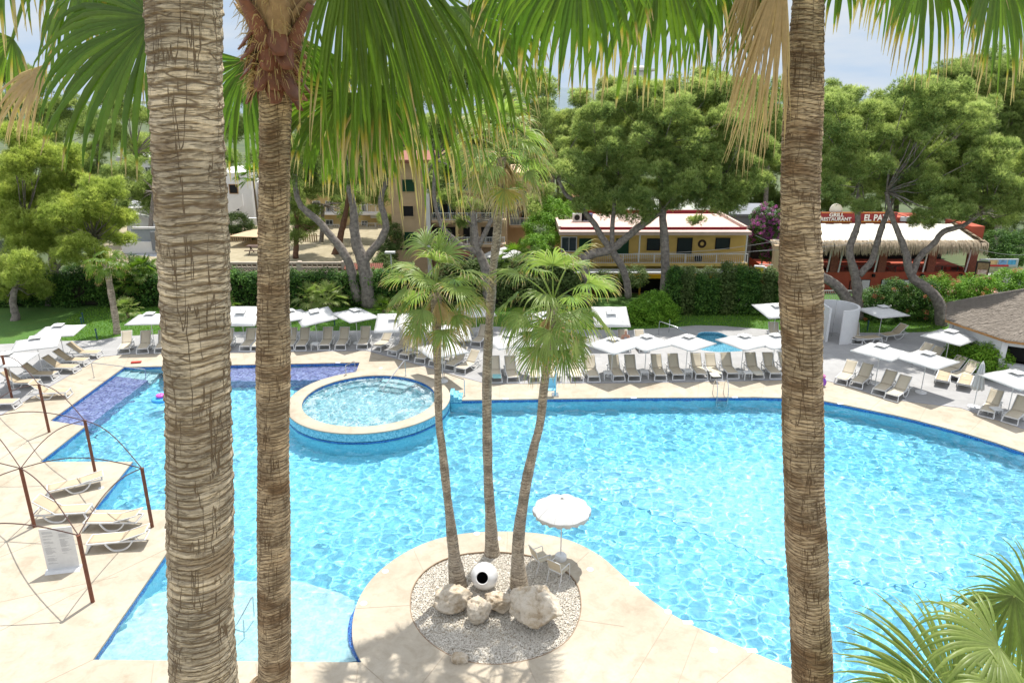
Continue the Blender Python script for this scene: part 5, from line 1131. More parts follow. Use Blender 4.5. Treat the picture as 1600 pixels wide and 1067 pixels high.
def limb(path, Y, name, mat, parent, dYs=None, n=9):
    """path: (u, v, width px)"""
    pts = []; rad = []
    for i, q in enumerate(path):
        yy = Y+(dYs[i] if dYs else 0)+(q[3] if len(q) > 3 else 0); p = P(q[0], q[1], yy); pts.append(p); rad.append(q[2]/2/pxm(yy, q[1]))
    sp_ = smoothpoly(pts, False, 4); ra_ = np.interp(np.linspace(0, len(pts)-1, len(sp_)), range(len(pts)), rad)
    g = random.Random(len(path)*7+int(path[0][0])); sp_ = [p+Vector((g.uniform(-1, 1), g.uniform(-1, 1), 0))*ra_[i]*.10 for i, p in enumerate(sp_)]
    return MB().tube(sp_, list(ra_*np.array([g.uniform(.93, 1.07) for _ in ra_])), n).build(name, mat, parent, 'all')
def tree(label, Y, limbs, lobes, mat=M_pine, bark=M_pbark, seed=1, grp='pine trees around the pool garden', name='pine_tree', dens=1.0, clump=.62, sub=5, twigs=True, tmpl=TUFT, ground=0):
    rng = np.random.default_rng(seed); b = limbs[0][0]; p = P(b[0], b[1], Y); t = thing(name, label, 'tree', (p.x, Y, ground), 0, grp)
    for i, L in enumerate(limbs): limb(L, Y, 'trunk' if i == 0 else 'branch', bark, t)
    ll = px_lobes(lobes, Y, rng, sub)
    if twigs and limbs:      # thin limbs reaching into the lobes
        ends = [P(L[-1][0], L[-1][1], Y+(L[-1][3] if len(L[-1]) > 3 else 0)) for L in limbs]; m = MB()
        for (x, y, z, r) in ll[::3]:
            q = Vector((x, y, z)); e = min(ends, key=lambda a: (a-q).length); mid = e.lerp(q, .5)+Vector((rng.normal(0, .3), rng.normal(0, .3), -.3)); m.tube([e, e.lerp(mid, .5)+Vector((0, 0, .1)), mid, q], [.07, .05, .035, .015], 5)
        m.build('twigs', bark, t, 'all')
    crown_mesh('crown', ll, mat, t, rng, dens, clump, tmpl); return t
# -- left pines --
tree('light green pine at the left edge on the lawn, its crown just above the parasols', 50.0, [[(16, 530, 17), (22, 510, 14), (24, 492, 12), (20, 470, 10), (24, 450, 8)]],
     [(12, 425, 34), (50, 430, 36), (20, 455, 26), (62, 455, 20), (40, 410, 26)], M_pinel, seed=1)
tree('big light green pine left of the thick left trunk, with layered crown over dead twigs', 54.0, [[(77, 484, 16), (79, 455, 14), (84, 425, 13), (82, 400, 10), (95, 380, 8)], [(84, 425, 7), (110, 396, 5), (146, 372, 4)], [(82, 400, 6), (60, 380, 5), (40, 350, 4)]],
     [(30, 255, 40), (75, 250, 36), (20, 300, 42), (70, 300, 40), (115, 285, 34), (140, 320, 30), (100, 340, 40), (50, 350, 40), (12, 350, 36), (140, 360, 32), (172, 345, 22), (185, 372, 20), (120, 395, 34), (80, 385, 30), (155, 405, 22), (35, 385, 26), (60, 218, 26), (110, 245, 22), (150, 290, 20), (20, 215, 26), (150, 335, 26), (190, 345, 20), (175, 300, 22), (0, 270, 30)], M_pinel, seed=2, sub=7, dens=1.0, clump=.5)
tree('dark pine behind the light ones, upper left corner below the palm fronds', 72.0, [[(30, 420, 12), (34, 330, 9), (36, 250, 7)]], [(15, 120, 30), (50, 130, 32), (8, 165, 36), (60, 175, 34), (100, 170, 30), (30, 210, 36), (80, 215, 30), (130, 200, 26)], M_pined, seed=3)
tree('loose pine standing behind the white villa, between the left fronds', 78.0, [[(200, 420, 9), (205, 320, 7), (210, 240, 5)]], [(180, 150, 28), (215, 130, 30), (200, 190, 30), (235, 180, 26), (175, 215, 24), (225, 230, 22), (270, 150, 30), (310, 130, 34), (330, 180, 30)], M_pine, seed=4, dens=.8)
# small straight trunk on the lawn (bare palm stem with its crown in the pine)
t = thing('palm_tree', 'bare straight grey stem on the lawn with its small crown lost in the light pine', 'palm tree', tuple(P(184, 526, 46.6)), 0)
pp, rr_ = px_trunk([(184, 526, 11), (180, 495, 10), (174, 460, 9.5), (169, 430, 9), (165, 412, 9)], 46.8); bark_trunk('trunk', pp, rr_, M_bark3, t, 5, 20, .06, .16, .012)
Lv = Leaves(); rr0 = np.random.default_rng(3)
for i in range(16): Lv.leaf(rr0, tuple(pp[-1]), i*2.4, R(50-5*i), .8, .9, spread=95, N=16, droop=1, stations=5)
Lv.build('crown', M_palm, t)
# -- forked grey pine, centre left --
tree('tall grey forked pine rising from the hedge behind the left parasols', 53.5,
     [[(577, 477, 25), (573, 445, 22), (568, 412, 20), (556, 378, 17), (553, 350, 14), (552, 325, 12), (546, 296, 10), (540, 240, 8)], [(568, 410, 14), (580, 392, 13), (594, 376, 12), (603, 356, 11), (600, 336, 10), (595, 318, 9), (598, 298, 8), (608, 272, 7), (615, 225, 6)],
      [(560, 470, 15), (545, 412, 14), (530, 385, 13), (517, 369, 12), (500, 348, 11), (482, 333, 11), (468, 318, 9), (461, 290, 8), (462, 250, 6)]],
     [(470, 190, 46), (530, 160, 46), (590, 180, 46), (640, 210, 40), (440, 230, 34), (500, 230, 34), (560, 225, 30), (480, 275, 30), (520, 290, 28), (560, 285, 26), (440, 270, 30), (595, 270, 24), (620, 130, 40), (560, 110, 40), (490, 120, 40), (400, 170, 40), (370, 210, 34), (380, 130, 34)], M_pined, seed=5)
tree('grey pine behind the tall middle palm, one limb sweeping left across the apartments', 53.2,
     [[(765, 470, 19), (760, 440, 17), (756, 412, 15), (745, 388, 13), (742, 360, 10), (738, 330, 8)], [(752, 402, 10), (735, 388, 10), (722, 384, 9), (706, 371, 8), (692, 356, 7), (683, 333, 6), (678, 300, 6), (680, 250, 5)], [(748, 385, 9), (760, 360, 8), (770, 340, 7), (790, 300, 6)]],
     [(680, 160, 44), (730, 130, 44), (780, 150, 44), (820, 190, 40), (700, 210, 34), (760, 200, 34), (840, 150, 38), (800, 240, 26), (700, 260, 30), (735, 275, 28), (680, 290, 22), (770, 265, 26), (650, 120, 34)], M_pine, seed=6)
tree('brown trunked pine in the dry garden beyond the block wall', 66, [[(519, 408, 13), (528, 385, 11), (534, 360, 10), (540, 335, 8), (545, 300, 7)]], [(500, 285, 26), (540, 270, 30), (580, 285, 26), (470, 290, 26), (560, 310, 16)], M_pined, M_pbarkb, seed=7, ground=1.5)
tree('dark slender conifer with red brown stem left of the forked pine', 64, [[(462, 403, 9), (463, 380, 8), (464, 350, 6)]], [(462, 300, 18), (464, 325, 18), (462, 350, 17), (465, 370, 13), (458, 275, 16), (480, 355, 12), (496, 350, 12)], M_pined, M_pbarkb, seed=8, ground=1.5)
# -- main pine centre right --
def lobgrid(rows, r, jit, seed):
    g = np.random.default_rng(seed); out = []
    for v, u0, u1 in rows:
        n = max(1, int(round((u1-u0)/(r*1.05))))
        for k in range(n+1): out.append((u0+(u1-u0)*k/n+g.uniform(-jit, jit), v+g.uniform(-jit, jit)*.7, r*g.uniform(.8, 1.25)))
    return out
tree('broad pine with curved grey limbs above the yellow bar building', 54.0,
     [[(1039, 458, 15), (1040, 420, 14), (1039, 385, 14), (1036, 350, 12), (1035, 320, 11), (1032, 280, 8), (1030, 230, 6)],
      [(913, 474, 18), (916, 440, 16), (913, 408, 17), (925, 397, 15), (942, 394, 14), (956, 389, 13), (975, 375, 12), (992, 360, 12), (1012, 345, 12), (1030, 332, 10)],
      [(982, 465, 11), (979, 440, 11), (972, 418, 11), (958, 395, 11), (941, 372, 10), (930, 352, 9), (915, 333, 8), (900, 315, 7), (884, 304, 6), (872, 280, 5)], [(1012, 345, 8), (1000, 325, 7), (985, 308, 6), (966, 296, 6), (958, 270, 5)], [(1035, 330, 8), (1056, 316, 7), (1085, 305, 5), (1121, 298, 4)], [(956, 388, 8), (957, 350, 7), (960, 318, 6), (955, 290, 5)]],
     lobgrid([(150, 960, 1150), (185, 915, 1180), (222, 890, 1190), (258, 880, 1190), (290, 895, 1170), (318, 920, 1150), (168, 940, 1165), (204, 905, 1185), (240, 885, 1190), (274, 890, 1180), (304, 905, 1160)], 25, 9, 1)+[(1000, 342, 15), (970, 335, 14), (1085, 345, 13), (940, 320, 18)], M_pine, seed=9, sub=3, clump=.5, dens=1.2)
# -- right pines --
tree('pine with two leaning forks in front of the restaurant sign', 50.3,
     [[(1342, 500, 17), (1340, 470, 15), (1339, 444, 15), (1334, 422, 13), (1327, 392, 11), (1333, 372, 11), (1340, 350, 9), (1340, 320, 8), (1345, 280, 6)], [(1342, 430, 11), (1362, 408, 10), (1371, 378, 10), (1378, 355, 9), (1386, 335, 7), (1400, 300, 5)], [(1330, 492, 16), (1318, 462, 14), (1300, 443, 13), (1280, 430, 12), (1262, 410, 9)], [(1336, 480, 14), (1312, 450, 13), (1296, 437, 12), (1283, 430, 10)]],
     lobgrid([(165, 1290, 1400), (200, 1290, 1420), (235, 1290, 1430), (268, 1288, 1420), (296, 1300, 1400), (182, 1290, 1410), (217, 1290, 1430), (252, 1288, 1430), (282, 1295, 1410)], 24, 8, 2)+[(1360, 318, 15), (1310, 310, 16), (1338, 322, 11)], M_pine, seed=10, clump=.5, sub=3, dens=1.1)
tree('pine with a bowed trunk dividing in a V before the thatched restaurant', 48.8,
     [[(1471, 511, 19), (1470, 490, 18), (1464, 468, 16), (1448, 450, 15), (1428, 436, 14), (1420, 420, 12), (1415, 396, 11), (1405, 368, 9), (1394, 340, 8), (1385, 300, 6)], [(1425, 430, 11), (1432, 410, 10), (1442, 396, 10), (1460, 379, 9), (1474, 362, 9), (1504, 353, 7), (1530, 335, 5)]],
     lobgrid([(150, 1420, 1500), (185, 1420, 1540), (222, 1430, 1540), (258, 1420, 1600), (292, 1430, 1600), (322, 1440, 1600), (167, 1420, 1520), (203, 1425, 1540), (240, 1425, 1560), (275, 1425, 1610), (307, 1435, 1610)], 25, 9, 3)+[(1560, 345, 22), (1590, 330, 30), (1470, 340, 14), (1445, 338, 13), (1425, 345, 10), (1500, 342, 15), (1455, 352, 9)], M_pine, seed=11, clump=.5, sub=3, dens=1.1)
tree('large dark pine filling the upper right corner behind the others', 74, [[(1560, 420, 12), (1560, 330, 9), (1560, 240, 7)]], lobgrid([(118, 1490, 1600), (145, 1475, 1640), (180, 1500, 1640), (215, 1540, 1640), (250, 1560, 1640)], 34, 8, 4), M_pined, seed=12)
# -- background belt of pines, each its own crown --
belt = [(20, 250, 46, 92), (110, 260, 46, 96), (200, 290, 44, 102), (330, 250, 44, 96), (430, 260, 44, 98), (520, 270, 44, 100), (870, 250, 48, 96), (950, 255, 48, 98), (1040, 250, 48, 100), (1120, 250, 48, 98), (1200, 250, 48, 96), (1290, 250, 44, 92), (1370, 245, 44, 94), (1450, 250, 46, 92), (1540, 260, 48, 94), (1620, 270, 48, 92), (700, 260, 44, 100), (790, 255, 46, 98), (905, 160, 46, 84), (965, 150, 44, 92), (1030, 140, 44, 96), (1085, 135, 42, 90), (1140, 140, 44, 98), (1195, 150, 46, 88), (1240, 160, 44, 94), (1310, 150, 36, 92), (1345, 175, 40, 86), (1400, 160, 38, 95), (1440, 150, 36, 90), (1480, 165, 40, 84),
        (860, 175, 46, 88), (800, 190, 46, 94), (740, 195, 46, 86), (680, 205, 44, 92), (620, 210, 42, 88), (560, 215, 40, 94), (500, 215, 40, 88), (150, 190, 40, 96), (250, 200, 44, 90), (320, 205, 40, 96), (1530, 190, 40, 100), (1590, 150, 40, 104)]
where = [f'in the lower belt, {o} from the left' for o in ('first', 'second', 'third', 'fourth', 'fifth', 'sixth', 'seventh', 'eighth', 'ninth', 'tenth', 'eleventh', 'twelfth', 'thirteenth', 'fourteenth', 'fifteenth', 'sixteenth', 'seventeenth', 'eighteenth')]+['left of the white tower', 'under the white tower', 'right under the white tower', 'behind the big central pine top', 'behind the right half of the central pine', 'behind the hanging dead frond', 'left behind the thick right trunk', 'right behind the thick right trunk', 'behind the forked restaurant pine', 'above the restaurant sign', 'rounded, behind the V-shaped pine', 'between the V-shaped pine and the dark one',
         'behind the tallest island palm crown', 'left behind the tallest palm crown', 'above the apartments at centre', 'above the left end of the apartments', 'behind the big hanging fronds', 'behind the forked grey pine', 'left behind the forked grey pine', 'far behind the light left pine', 'behind the thick left trunk', 'between the two left trunks', 'far right in the gap of crowns', 'at the far right edge']
for i, (u, v, rp, Y) in enumerate(belt):
    g = np.random.default_rng(300+i); lobs = [(u+g.uniform(-1, 1)*rp*.75, v+g.uniform(-.3, 1.3)*rp, rp*g.uniform(.38, .6)) for _ in range(11)]+[(u+g.uniform(-1, 1)*rp*.8, v+rp*g.uniform(1.3, 2.5), rp*.5) for _ in range(7)]
    tree('distant pine '+where[i], Y, [[(u, v+rp*4.5, 8), (u+4, v+rp*2, 6), (u, v+rp*.5, 4)]], lobs, (M_pine, M_pined, M_pine)[i % 3], seed=400+i, grp='distant pines on the skyline', dens=.75, clump=.8, sub=4, twigs=False, ground=-2)
tree('mid green pine filling the gap between the stepped villa and the white house', 70, [[(232, 410, 9), (236, 350, 7), (240, 300, 5)]], [(215, 300, 26), (250, 285, 28), (200, 330, 18), (180, 280, 26), (240, 325, 20), (335, 300, 22), (330, 270, 26), (215, 265, 26)], M_pine, seed=21, clump=.55, ground=-2)
tree('leafy pine screening the pale yellow house between the forks of the grey pine', 72, [[(500, 400, 8), (503, 360, 7), (505, 320, 5)]], [(490, 300, 26), (530, 310, 26), (565, 300, 26), (480, 335, 18), (545, 335, 16), (595, 310, 24), (600, 345, 14)], M_pined, seed=22, clump=.55, ground=1.5)
tree('airy pine in front of the apartment balconies, left of the tallest palm', 58, [[(735, 430, 9), (738, 390, 7), (736, 350, 5)]], [(705, 310, 20), (735, 320, 20), (765, 305, 20), (722, 345, 12), (830, 320, 18), (845, 300, 22)], M_pine, seed=23, clump=.5, dens=.8)
# -- hedges and bushes --
def hedge(name, label, boxes, mat, seed, leaf=.09, dens=1.0, cat='hedge', grp=None, rad=.45, core=True):
    """boxes: (x0, x1, y0, y1, z0, z1)"""
    rng = np.random.default_rng(seed); b0 = boxes[0]; t = thing(name, label, cat, ((b0[0]+b0[1])/2, (b0[2]+b0[3])/2, b0[4]), 0, grp); pts = []; m = MB()
    for (x0, x1, y0, y1, z0, z1) in boxes:
        n = int(dens*9*((x1-x0)*(z1-z0)+(x1-x0)*(y1-y0)*.8+(y1-y0)*(z1-z0))); f = rng.random(n); p = np.stack([rng.uniform(x0, x1, n), rng.uniform(y0, y1, n), rng.uniform(z0, z1, n)], -1)
        p[f < .5, 1] = y0+rng.uniform(0, .3, (f < .5).sum()); k = (f >= .5) & (f < .85); p[k, 2] = z1-rng.uniform(0, .3, k.sum())+.15*np.sin(p[k, 0]*1.7); pts.append(p)
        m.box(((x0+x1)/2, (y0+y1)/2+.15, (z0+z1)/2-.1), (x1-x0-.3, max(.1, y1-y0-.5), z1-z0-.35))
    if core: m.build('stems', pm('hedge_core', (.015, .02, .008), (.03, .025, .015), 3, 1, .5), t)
    pts = np.concatenate(pts); V, T, Rn = stamp(LEAFT, pts, rng.uniform(.7, 1.2, len(pts))*rad/.45, rng); npmesh('foliage', V, None, mat, t, attrs={'rnd': Rn}, tri=T); return t
def X(u, v, Y): return P(u, v, Y).x
hedge('clipped_hedge', 'long dark clipped hedge behind the left parasols, below the pierced block wall', [(X(-60, 470, 53.5), X(640, 470, 53.5), 53.4, 54.8, 0, 2.45)], M_hedge, 1)
hedge('clipped_hedge', 'dark hedge behind the island palm crowns, right of the forked pine', [(X(640, 470, 53.5), X(912, 470, 53.5), 53.2, 54.6, 0, 2.1), (X(690, 440, 54), X(900, 440, 54), 54.4, 55.6, 0, 3.0)], M_olive, 2)
hc = ['first', 'second', 'third', 'fourth', 'fifth', 'sixth', 'seventh', 'eighth', 'ninth', 'tenth']
for i, u in enumerate(np.linspace(1050, 1215, 9)):
    g = np.random.default_rng(i); Yc = 51.6; x = X(u, 480, Yc); H = 3.2+g.uniform(-.7, .6); r = .5
    t = thing('laurel_shrub', f'tall dark green columnar shrub, {hc[i]} from the left in the row beyond the kids pool', 'shrub', (x, Yc, 0), 0, 'columnar shrubs along the street fence')
    n = 130; z = g.uniform(.1, H, n); rr1 = r*(1-.45*(z/H)**3)*g.uniform(.3, 1, n)**.5; a = g.uniform(0, 6.28, n); pts = np.stack([x+rr1*np.cos(a), Yc+rr1*np.sin(a), z], -1)
    V, T, Rn = stamp(LEAFT, pts, g.uniform(.55, .95, n), g); npmesh('foliage', V, None, (M_hedge, M_olive, M_hedge)[i % 3], t, attrs={'rnd': Rn}, tri=T); MB().tube([(x, Yc, 0), (x+.05, Yc, H*.8)], [.05, .02], 6).build('stem', M_pbark, t, True)
def bush(name, label, blobs, mat, seed, n=60, scale=.9, cat='bush', grp=None, flowers=None, fl=.2, nf=None):
    """blobs: (u, v, Y, rx, rz) centre pixel, radii in metres"""
    g = np.random.default_rng(seed); b = P(blobs[0][0], blobs[0][1], blobs[0][2]); t = thing(name, label, cat, (b.x, b.y, 0), 0, grp); A = []; 
    for (u, v, Y, rx, rz) in blobs:
        c = P(u, v, Y); m_ = int(n*(rx*rz)/.8)+12; d = g.normal(0, 1, (m_, 3)); d /= np.linalg.norm(d, axis=1)[:, None]; q = g.uniform(.5, 1, (m_, 1))**.5; A.append(np.array([c.x, c.y, c.z])+d*q*np.array([rx, rx, rz]))
    A = np.concatenate(A); V, T, Rn = stamp(LEAFT, A, g.uniform(.5, .9, len(A))*scale, g); npmesh('foliage', V, None, mat, t, attrs={'rnd': Rn}, tri=T)
    if flowers:
        k = g.random(len(A)) < fl; F_ = A[k]+g.normal(0, .12, (k.sum(), 3))+np.array([0, -.2, .1]); V, T, Rn = stamp(LEAFT, F_, g.uniform(.3, .5, len(F_))*scale, g); npmesh('flowers', V, None, flowers, t, attrs={'rnd': Rn}, tri=T)
    MB().tube([(b.x, b.y, 0), (b.x, b.y, max(.3, b.z))], [.08, .04], 6).build('stem', M_pbark, t, True); return t
bush('round_bush', 'bright green rounded bush between the steep parasol and the kids pool', [(1022, 478, 50, 1.25, 1.1), (1000, 492, 49.6, 1.3, .95), (1040, 490, 49.8, .9, 1.0), (975, 497, 49.4, .9, .8), (1018, 500, 49.5, 1.2, .7)], M_bush, 3, 75)
bush('round_bush', 'low bright green bush beside the thatched hut', [(1497, 553, 40.6, .8, .65), (1520, 556, 39.8, .85, .8), (1545, 560, 39.0, .85, .95), (1558, 566, 38.4, .6, .9), (1536, 578, 38.9, .85, .6), (1508, 570, 39.9, .8, .5)], M_bush, 4, 80)
bush('oleander', 'oleander hedge with salmon flowers behind the rear right parasol', [(1365, 480, 50.4, 1.2, 1.5), (1395, 470, 50.5, 1.3, 1.6), (1425, 475, 50.3, 1.2, 1.6), (1450, 490, 50, 1.0, 1.2), (1380, 497, 50.1, 1.4, .7), (1440, 455, 51, 1.0, .9)], M_hedge, 5, 60, flowers=M_orange, fl=.10)
bush('oleander', 'light green shrubs with pink flowers between the bowed pine and the hut', [(1490, 462, 51, 1.1, 1.1), (1520, 450, 51.5, 1.2, 1.1), (1545, 455, 51, 1.1, 1.0), (1580, 440, 52, 1.3, .9), (1600, 445, 51, 1.2, 1.0), (1465, 445, 52, .8, .9)], M_bush, 6, 55, flowers=M_orange, fl=.07)
bush('bougainvillea', 'bougainvillea covered in magenta flowers left of the thick right trunk', [(1198, 340, 62, 1.3, 1.2), (1212, 360, 61.5, 1.2, 1.2), (1185, 362, 61, .9, 1.0), (1205, 385, 61, 1.0, 1.3)], M_hedge, 7, 60, flowers=M_flower, fl=.75)
bush('garden_shrub', 'rounded grey green shrub in the dry garden by the shade sail', [(372, 352, 74, 1.5, 1.3), (358, 368, 74, 1.4, 1.1), (385, 366, 74, 1.3, 1.1)], M_olive, 8, 60)
bush('garden_shrub', 'bright leafy tree between the apartments and the yellow bar', [(855, 330, 66, 1.6, 1.5), (845, 355, 64, 1.5, 1.3), (880, 345, 66, 1.3, 1.2), (868, 380, 62, 1.6, 1.0), (900, 330, 68, 1.2, 1.0), (835, 385, 60, 1.2, .9)], M_bush, 9, 50)
bush('garden_shrub', 'dark ivy and creepers covering the wall right of the thatched eave', [(1560, 380, 62, 1.6, 1.1), (1590, 385, 62, 1.6, 1.4), (1575, 400, 61, 1.5, .9)], M_hedge, 10, 50)
bush('garden_shrub', 'mixed shrubs beside the street lamp at the forked pine', [(605, 395, 61, .9, 1.1), (615, 370, 62, .8, 1.2), (598, 412, 59, .9, .8), (610, 420, 58, 1.0, .6)], M_olive, 11, 60)
bush('garden_shrub', 'dark bushes in the left lawn corner under the layered pine', [(120, 440, 56, 1.6, 1.5), (150, 450, 56, 1.4, 1.3), (105, 460, 55.5, 1.3, 1.0), (230, 440, 55.5, 1.2, 1.6), (210, 425, 56, 1.3, 1.3)], M_hedge, 12, 60)
bush('garden_shrub', 'small hillside bushes left of the yellow sign, behind the shrub row', [(1120, 436, 55, 1.5, .9), (1080, 432, 55, 1.3, .8), (1160, 440, 55, 1.2, .8), (945, 440, 55, 1.3, .8), (990, 432, 55.5, 1.2, .8)], M_olive, 13, 50)
def lowpalm(label, u, v, Y, n, Rr, Lp, seed, stem=.5, mat=M_palm, grp='low fan palms and yuccas on the lawn', name='fan_palm'):
    p = P(u, v, Y); p.z = 0; t = thing(name, label, 'palm', p, 0, grp); g = np.random.default_rng(seed); Lv = Leaves()
    for i in range(n): Lv.leaf(g, (p.x, p.y, stem), i*2.4+g.uniform(-.2, .2), R(80-75*i/n), Lp*g.uniform(.8, 1.2), Rr*g.uniform(.8, 1.1), sag=.5, spread=100, N=20, droop=.25, tip=.1, stations=5, split=.45)
    Lv.build('crown', mat, t); MB().tube([p, p+Vector((0, 0, stem))], [.12, .1], 8).build('trunk', M_bark3, t, True); return t
lowpalm('low spreading fan palm under the forked pine, the larger one', 516, 500, 51, 26, .75, .9, 1, 1.0, M_palmi)
lowpalm('smaller blue green fan palm left of the larger one at the hedge', 490, 500, 51.5, 18, .7, .8, 2, 1.0, M_palmi)
lowpalm('bushy low palm on the sunny lawn left of the thick left trunk', 201, 500, 50.5, 24, .5, .7, 3, .4, M_palmi); lowpalm('dark yucca like palm at the hedge left of the thick trunk', 232, 480, 54, 26, .7, .9, 4, 2.4); lowpalm('dark spiky palm in the hedge corner by the bare stem', 203, 480, 53.6, 22, .8, .9, 5, 1.6); lowpalm('short palm at the foot of the forked pine, right side', 600, 500, 51.5, 16, .5, .6, 6, .3)
lowpalm('spiky palm right of the tall middle palm beside the white market umbrella', 805, 440, 55, 24, .8, 1.0, 7, 3.2); lowpalm('low palm behind the first left row, next to the thick trunk', 352, 495, 51, 14, .6, .7, 8, .5); lowpalm('palm with feathery fronds beside the white villa window', 398, 300, 76, 18, 1.0, 1.2, 9, 7.0)
# grass tufts over the visible lawn
def grass():
    g = np.random.default_rng(6); n = 60000; X_ = g.uniform(-32, 30, n); Y_ = g.uniform(45.2, 53.4, n); lo = [(p[0], p[1]) for p in terr]; k = ~inpoly(X_, Y_, lo); X_, Y_ = X_[k], Y_[k]; n = len(X_)
    a = g.uniform(0, 6.28, n); h = g.uniform(.04, .11, n); w_ = .02; V = np.stack([np.stack([X_-w_*np.cos(a), Y_-w_*np.sin(a), np.full(n, -.02)], -1), np.stack([X_+w_*np.cos(a), Y_+w_*np.sin(a), np.full(n, -.02)], -1), np.stack([X_+g.normal(0, .03, n), Y_+g.normal(0, .03, n), h], -1)], 1).reshape(-1, 3)
    o = npmesh('grass', V, None, M_bush, tri=np.arange(n*3).reshape(-1, 3), attrs={'rnd': np.repeat(g.random(n), 3)}); tag(o, 'short green lawn grass behind the sun terrace', 'grass', kind='stuff')
grass()
# ================= BUILDINGS BEYOND THE GARDEN =================
def wallm(name, c, k=.82, sc_=1.2): return pm(name, c, tuple(x*k for x in c), sc_, .9, .15, detail=8)
W_tan = wallm('render_tan', (.56, .40, .25)); W_yel = wallm('render_yellow', (.66, .46, .14)); W_ylt = wallm('render_pale_yellow', (.66, .50, .24)); W_red = wallm('render_red', (.40, .085, .045)); W_wht = wallm('render_white', (.74, .72, .71), .88)
W_pink = wallm('roof_pink', (.60, .44, .38)); W_dred = wallm('trim_dark_red', (.22, .02, .03)); W_grn = pm('shutter_green', (.008, .065, .025), (.006, .05, .02), 30, .6, .3); W_grey = wallm('canopy_grey', (.48, .49, .51)); W_awn = pm('awning_yellow', (.72, .38, .012), (.64, .32, .01), 2, .8, .1, transl=.15)
W_cream = pm('awning_cream', (.74, .71, .62), (.66, .62, .52), 1.2, .85, .2, transl=.1); W_brick = pm('pillar_brick', (.26, .09, .055), (.15, .05, .035), 9, .9, .3); W_glass = pm('window_glass', (.03, .045, .05), (.05, .07, .08), 1, .08, 0, spec=.8)
W_tileroof = pm('roof_tile_red', (.30, .12, .08), (.18, .07, .05), 12, .9, .5); W_slate = wallm('roof_slate', (.22, .23, .25)); W_olive = wallm('roof_felt', (.40, .42, .36))
def Z(v, Y): return P(800, v, Y).z
def blk(mb, u0, u1, v0, v1, Y, d, mi=None, vm=None):
    """box whose front face fills pixels u0..u1, v0..v1 on the plane at distance Y, depth d behind"""
    vm = vm or (v0+v1)/2; x0 = X(u0, vm, Y); x1 = X(u1, vm, Y); z1 = Z(v0, Y); z0 = Z(v1, Y)
    mb.box(((x0+x1)/2, Y+d/2, (z0+z1)/2), (x1-x0, d, z1-z0), mi=mi); return (x0, x1, z0, z1)
def part(name, mat, t, *args, **kw):
    m = MB(); blk(m, *args, **kw); return m.build(name, mat, t)
def window(t, u0, u1, v0, v1, Y, shut=None, frame=None, bars=True, vm=None):
    """frame proud of the wall, glass or shutter recessed in it"""
    vm = vm or (v0+v1)/2; x0 = X(u0, vm, Y); x1 = X(u1, vm, Y); z1 = Z(v0, Y); z0 = Z(v1, Y); f = .07; m = MB()
    for a, b, c, d in ((x0-f, x0, z0-f, z1+f), (x1, x1+f, z0-f, z1+f), (x0, x1, z1, z1+f), (x0, x1, z0-f, z0)): m.box(((a+b)/2, Y-.02, (c+d)/2), (b-a, .1, d-c))
    w_ = m.build('window', frame or M_white, t); g = MB(); g.box(((x0+x1)/2, Y-.005, (z0+z1)/2), (x1-x0, .02, z1-z0)); g.build('shutter' if shut else 'pane', shut or W_glass, w_)
    if bars and not shut: b = MB(); b.box(((x0+x1)/2, Y-.03, (z0+z1)/2), (.04, .04, z1-z0)); b.build('mullion', frame or M_white, w_)
    if shut:
        s = MB(); n = int((z1-z0)/.09)
        for i in range(n): s.box(((x0+x1)/2, Y-.022, z0+(i+.5)*(z1-z0)/n), (x1-x0-.06, .02, .035), rx=.5)
        s.build('slats', shut, w_)
def railing(t, u0, u1, v0, v1, Y, mat=M_white, gap=.13, posts=6, vm=None, name='railing'):
    vm = vm or (v0+v1)/2; x0 = X(u0, vm, Y); x1 = X(u1, vm, Y); z1 = Z(v0, Y); z0 = Z(v1, Y); m = MB(); n = int((x1-x0)/gap)
    for i in range(n+1): m.box((x0+(x1-x0)*i/n, Y, (z0+z1)/2), (.022, .022, z1-z0))
    m.box(((x0+x1)/2, Y, z1), (x1-x0, .06, .05)); m.box(((x0+x1)/2, Y, z0+.03), (x1-x0, .05, .04))
    for i in range(posts+1): m.box((x0+(x1-x0)*i/posts, Y, (z0+z1)/2+.02), (.06, .06, z1-z0+.04))
    return m.build(name, mat, t)
def text(s, t, size, loc, mat, extrude=.02, align='CENTER', rz=0, name='lettering', sx=1):
    c = bpy.data.curves.new(name, 'FONT'); c.body = s; c.size = size; c.extrude = extrude; c.align_x = align; c.offset = size*.025; c.materials.append(mat)
    tmp = bpy.data.objects.new(name, c); COL.objects.link(tmp); bpy.context.view_layer.update(); me = bpy.data.meshes.new_from_object(tmp); bpy.data.objects.remove(tmp)
    o = bpy.data.objects.new(name, me); COL.objects.link(o); o.parent = t; o.matrix_basis = rootloc(t).inverted() @ Matrix.Translation(loc) @ Matrix.Rotation(rz, 4, 'Z') @ Matrix.Rotation(math.pi/2, 4, 'X') @ Matrix.Diagonal((sx, 1, 1, 1)); return o
